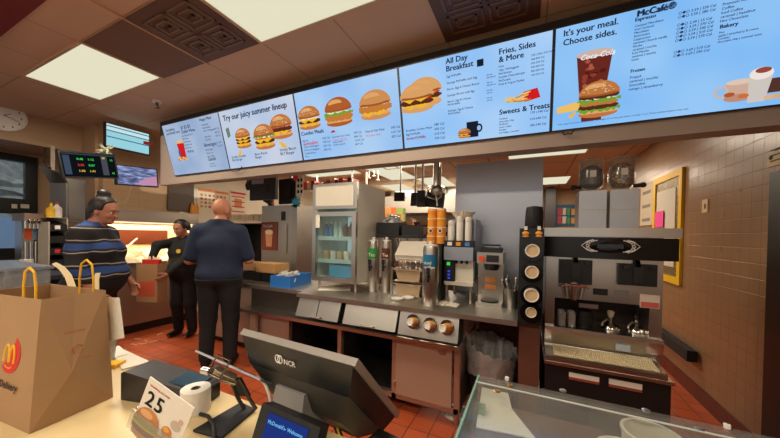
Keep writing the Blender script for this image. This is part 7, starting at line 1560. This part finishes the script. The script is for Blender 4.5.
# scanner pad at the photo's lower edge
q = onZ(392, 433, CZ+.03); b = MB(); T = Matrix.Translation((-.292, .60, CZ)) @ Matrix.Rotation(.1, 4, 'Z'); 
q = onZ(386, 440, CZ); T = Matrix.Translation((q.x+.012, q.y-.035, CZ)) @ Matrix.Rotation(-.15, 4, 'Z')
t = thing('card_reader', 'black card reader at the lower edge between monitor and clear case', 'card reader', T.translation)
b = MB(); b.box(-.036, .036, -.07, .03, .001, .022, T); b.build('body', mat('reader_black', (32, 31, 31), .35), t, .008)
b = MB(); b.box(-.028, .028, -.06, .0, .022, .0235, T); b.build('keypad', mat('reader_keys', (58, 57, 56), .4), t)
# ---------------------------------------------------------------- clear guard case at the right
GT, gx0, gx1, gy0, gy1 = 1.12, -.105, .62, .18, .682
gy1 = onZ(478, 375, GT).y; gx0 = onZ(478, 375, GT).x
t = thing('clear_case', 'clear acrylic display case with green tinted edges in the right foreground', 'display case', (.25, .4, CZ))
ac = clear('acrylic', (242, 244, 242), .10, .06, .08)
b = MB(); b.box(gx0, gx1, gy0, gy1, GT-.006, GT); b.build('top_sheet', ac, t, .001)
b = MB(); b.box(gx0, gx0+.006, gy0, gy1-.1, CZ, GT-.006); b.build('side_sheet', clear('acrylic_green', (170, 206, 190), .2, .15), t)
b = MB(); b.box(gx0, gx0+.004, gy0, gy1, GT-.008, GT+.001); b.build('edge_left', mat('acrylic_edge', (120, 160, 146), .2), t)
b = MB(); b.box(gx0, gx1, gy1-.006, gy1, GT-.10, GT-.006); b.build('back_sheet', ac, t)
b = MB(); b.box(gx0, gx1, gy1-.036, gy1-.0335, GT, GT+.002); b.build('edge_strip', mat('acrylic_edge_pale', (196, 200, 190), .2), t)
b = MB(); b.box(gx0, gx1, gy0, gy1-.008, CZ+.001, CZ+.01); b.build('tray', mat('case_tray', (74, 58, 50), .4, 0, .1, 6), t)
b = MB(); b.box(gx0+.01, gx0+.03, .56, .58, CZ+.01, GT-.006); b.box(gx1-.03, gx1-.01, .56, .58, CZ+.01, GT-.006); b.build('corner_post', clear('acrylic_green'), t)
for k, (u, v, m) in enumerate(((497, 391.5, mat('brass', (200, 160, 90), .25, 1)), (510, 385.5, mat('brass', (200, 160, 90))), (563, 391, STEEL), (646, 411, STEEL), (700, 430, STEEL))):
    q = onZ(u, v, GT); b = MB(); b.lathe([(.0065, 0), (.0065, .002), (.003, .0035)], q, 14); b.build('screw', m, t, smooth=True)
for k, (u, v) in enumerate(((727, 428), (507, 380))):
    q = onZ(u, v, GT); b = MB(); b.cyl(q, q+Vector((0, 0, .006)), .0045); b.build('clip', mat('clip_white', (222, 216, 204), .4), t)
zf = CZ+.0105
pf = [onZ(u, v, 1.10) for u, v in ((482, 388), (508, 394), (512, 410), (536, 440), (476, 428))]
b = MB(); b.prism(pf, (0, 0, .002)); 
tag(b.build('paper_wrap', PAPER), 'white wrapping paper lying in the clear case, left end', 'paper')
b = MB(); b.box(gx0+.02, .12, .40, .62, zf, 1.098); tag(b.build('paper_box', mat('box_brown', (96, 70, 56), .6), bevel=.004), 'low brown box under the white wrapping paper in the case', 'box')
for k, (u, v, lab) in enumerate(((652, 424, 'white paper cup with a yellow stripe in the clear case'), (628, 432, 'short white paper cup in the clear case'))):
    q = onZ(u, v, 1.08); q.z = zf; h_ = .145 if k == 0 else .135
    q = Vector((q.x*(.625-.06*k)/q.y, .625-.06*k, zf)); t2 = thing('paper_cup', lab, 'cup', q)
    b = MB(); b.lathe([(.03, 0), (.04, h_), (.042, h_), (.042, h_+.004), (.037, h_+.004), (.028, .004), (.001, .004)], q, 26); b.build('cup_body', PAPER, t2, smooth=True)
    if k == 0:
        b = MB()
        n = Vector((-q.x, -q.y, 0)).normalized(); s_ = Vector((-n.y, n.x, 0))
        for j in range(6):
            f0, f1 = j/6, (j+1)/6; b.poly([q+(n*math.cos(a)+s_*math.sin(a))*(.0305+.01*f)+Vector((0, 0, h_*f)) for f, a in ((f0, -.35+.3*f0), (f0, .1+.3*f0), (f1, .1+.3*f1), (f1, -.35+.3*f1))])
        b.build('yellow_stripe', mat('stripe_yellow', (240, 180, 50), .5), t2)
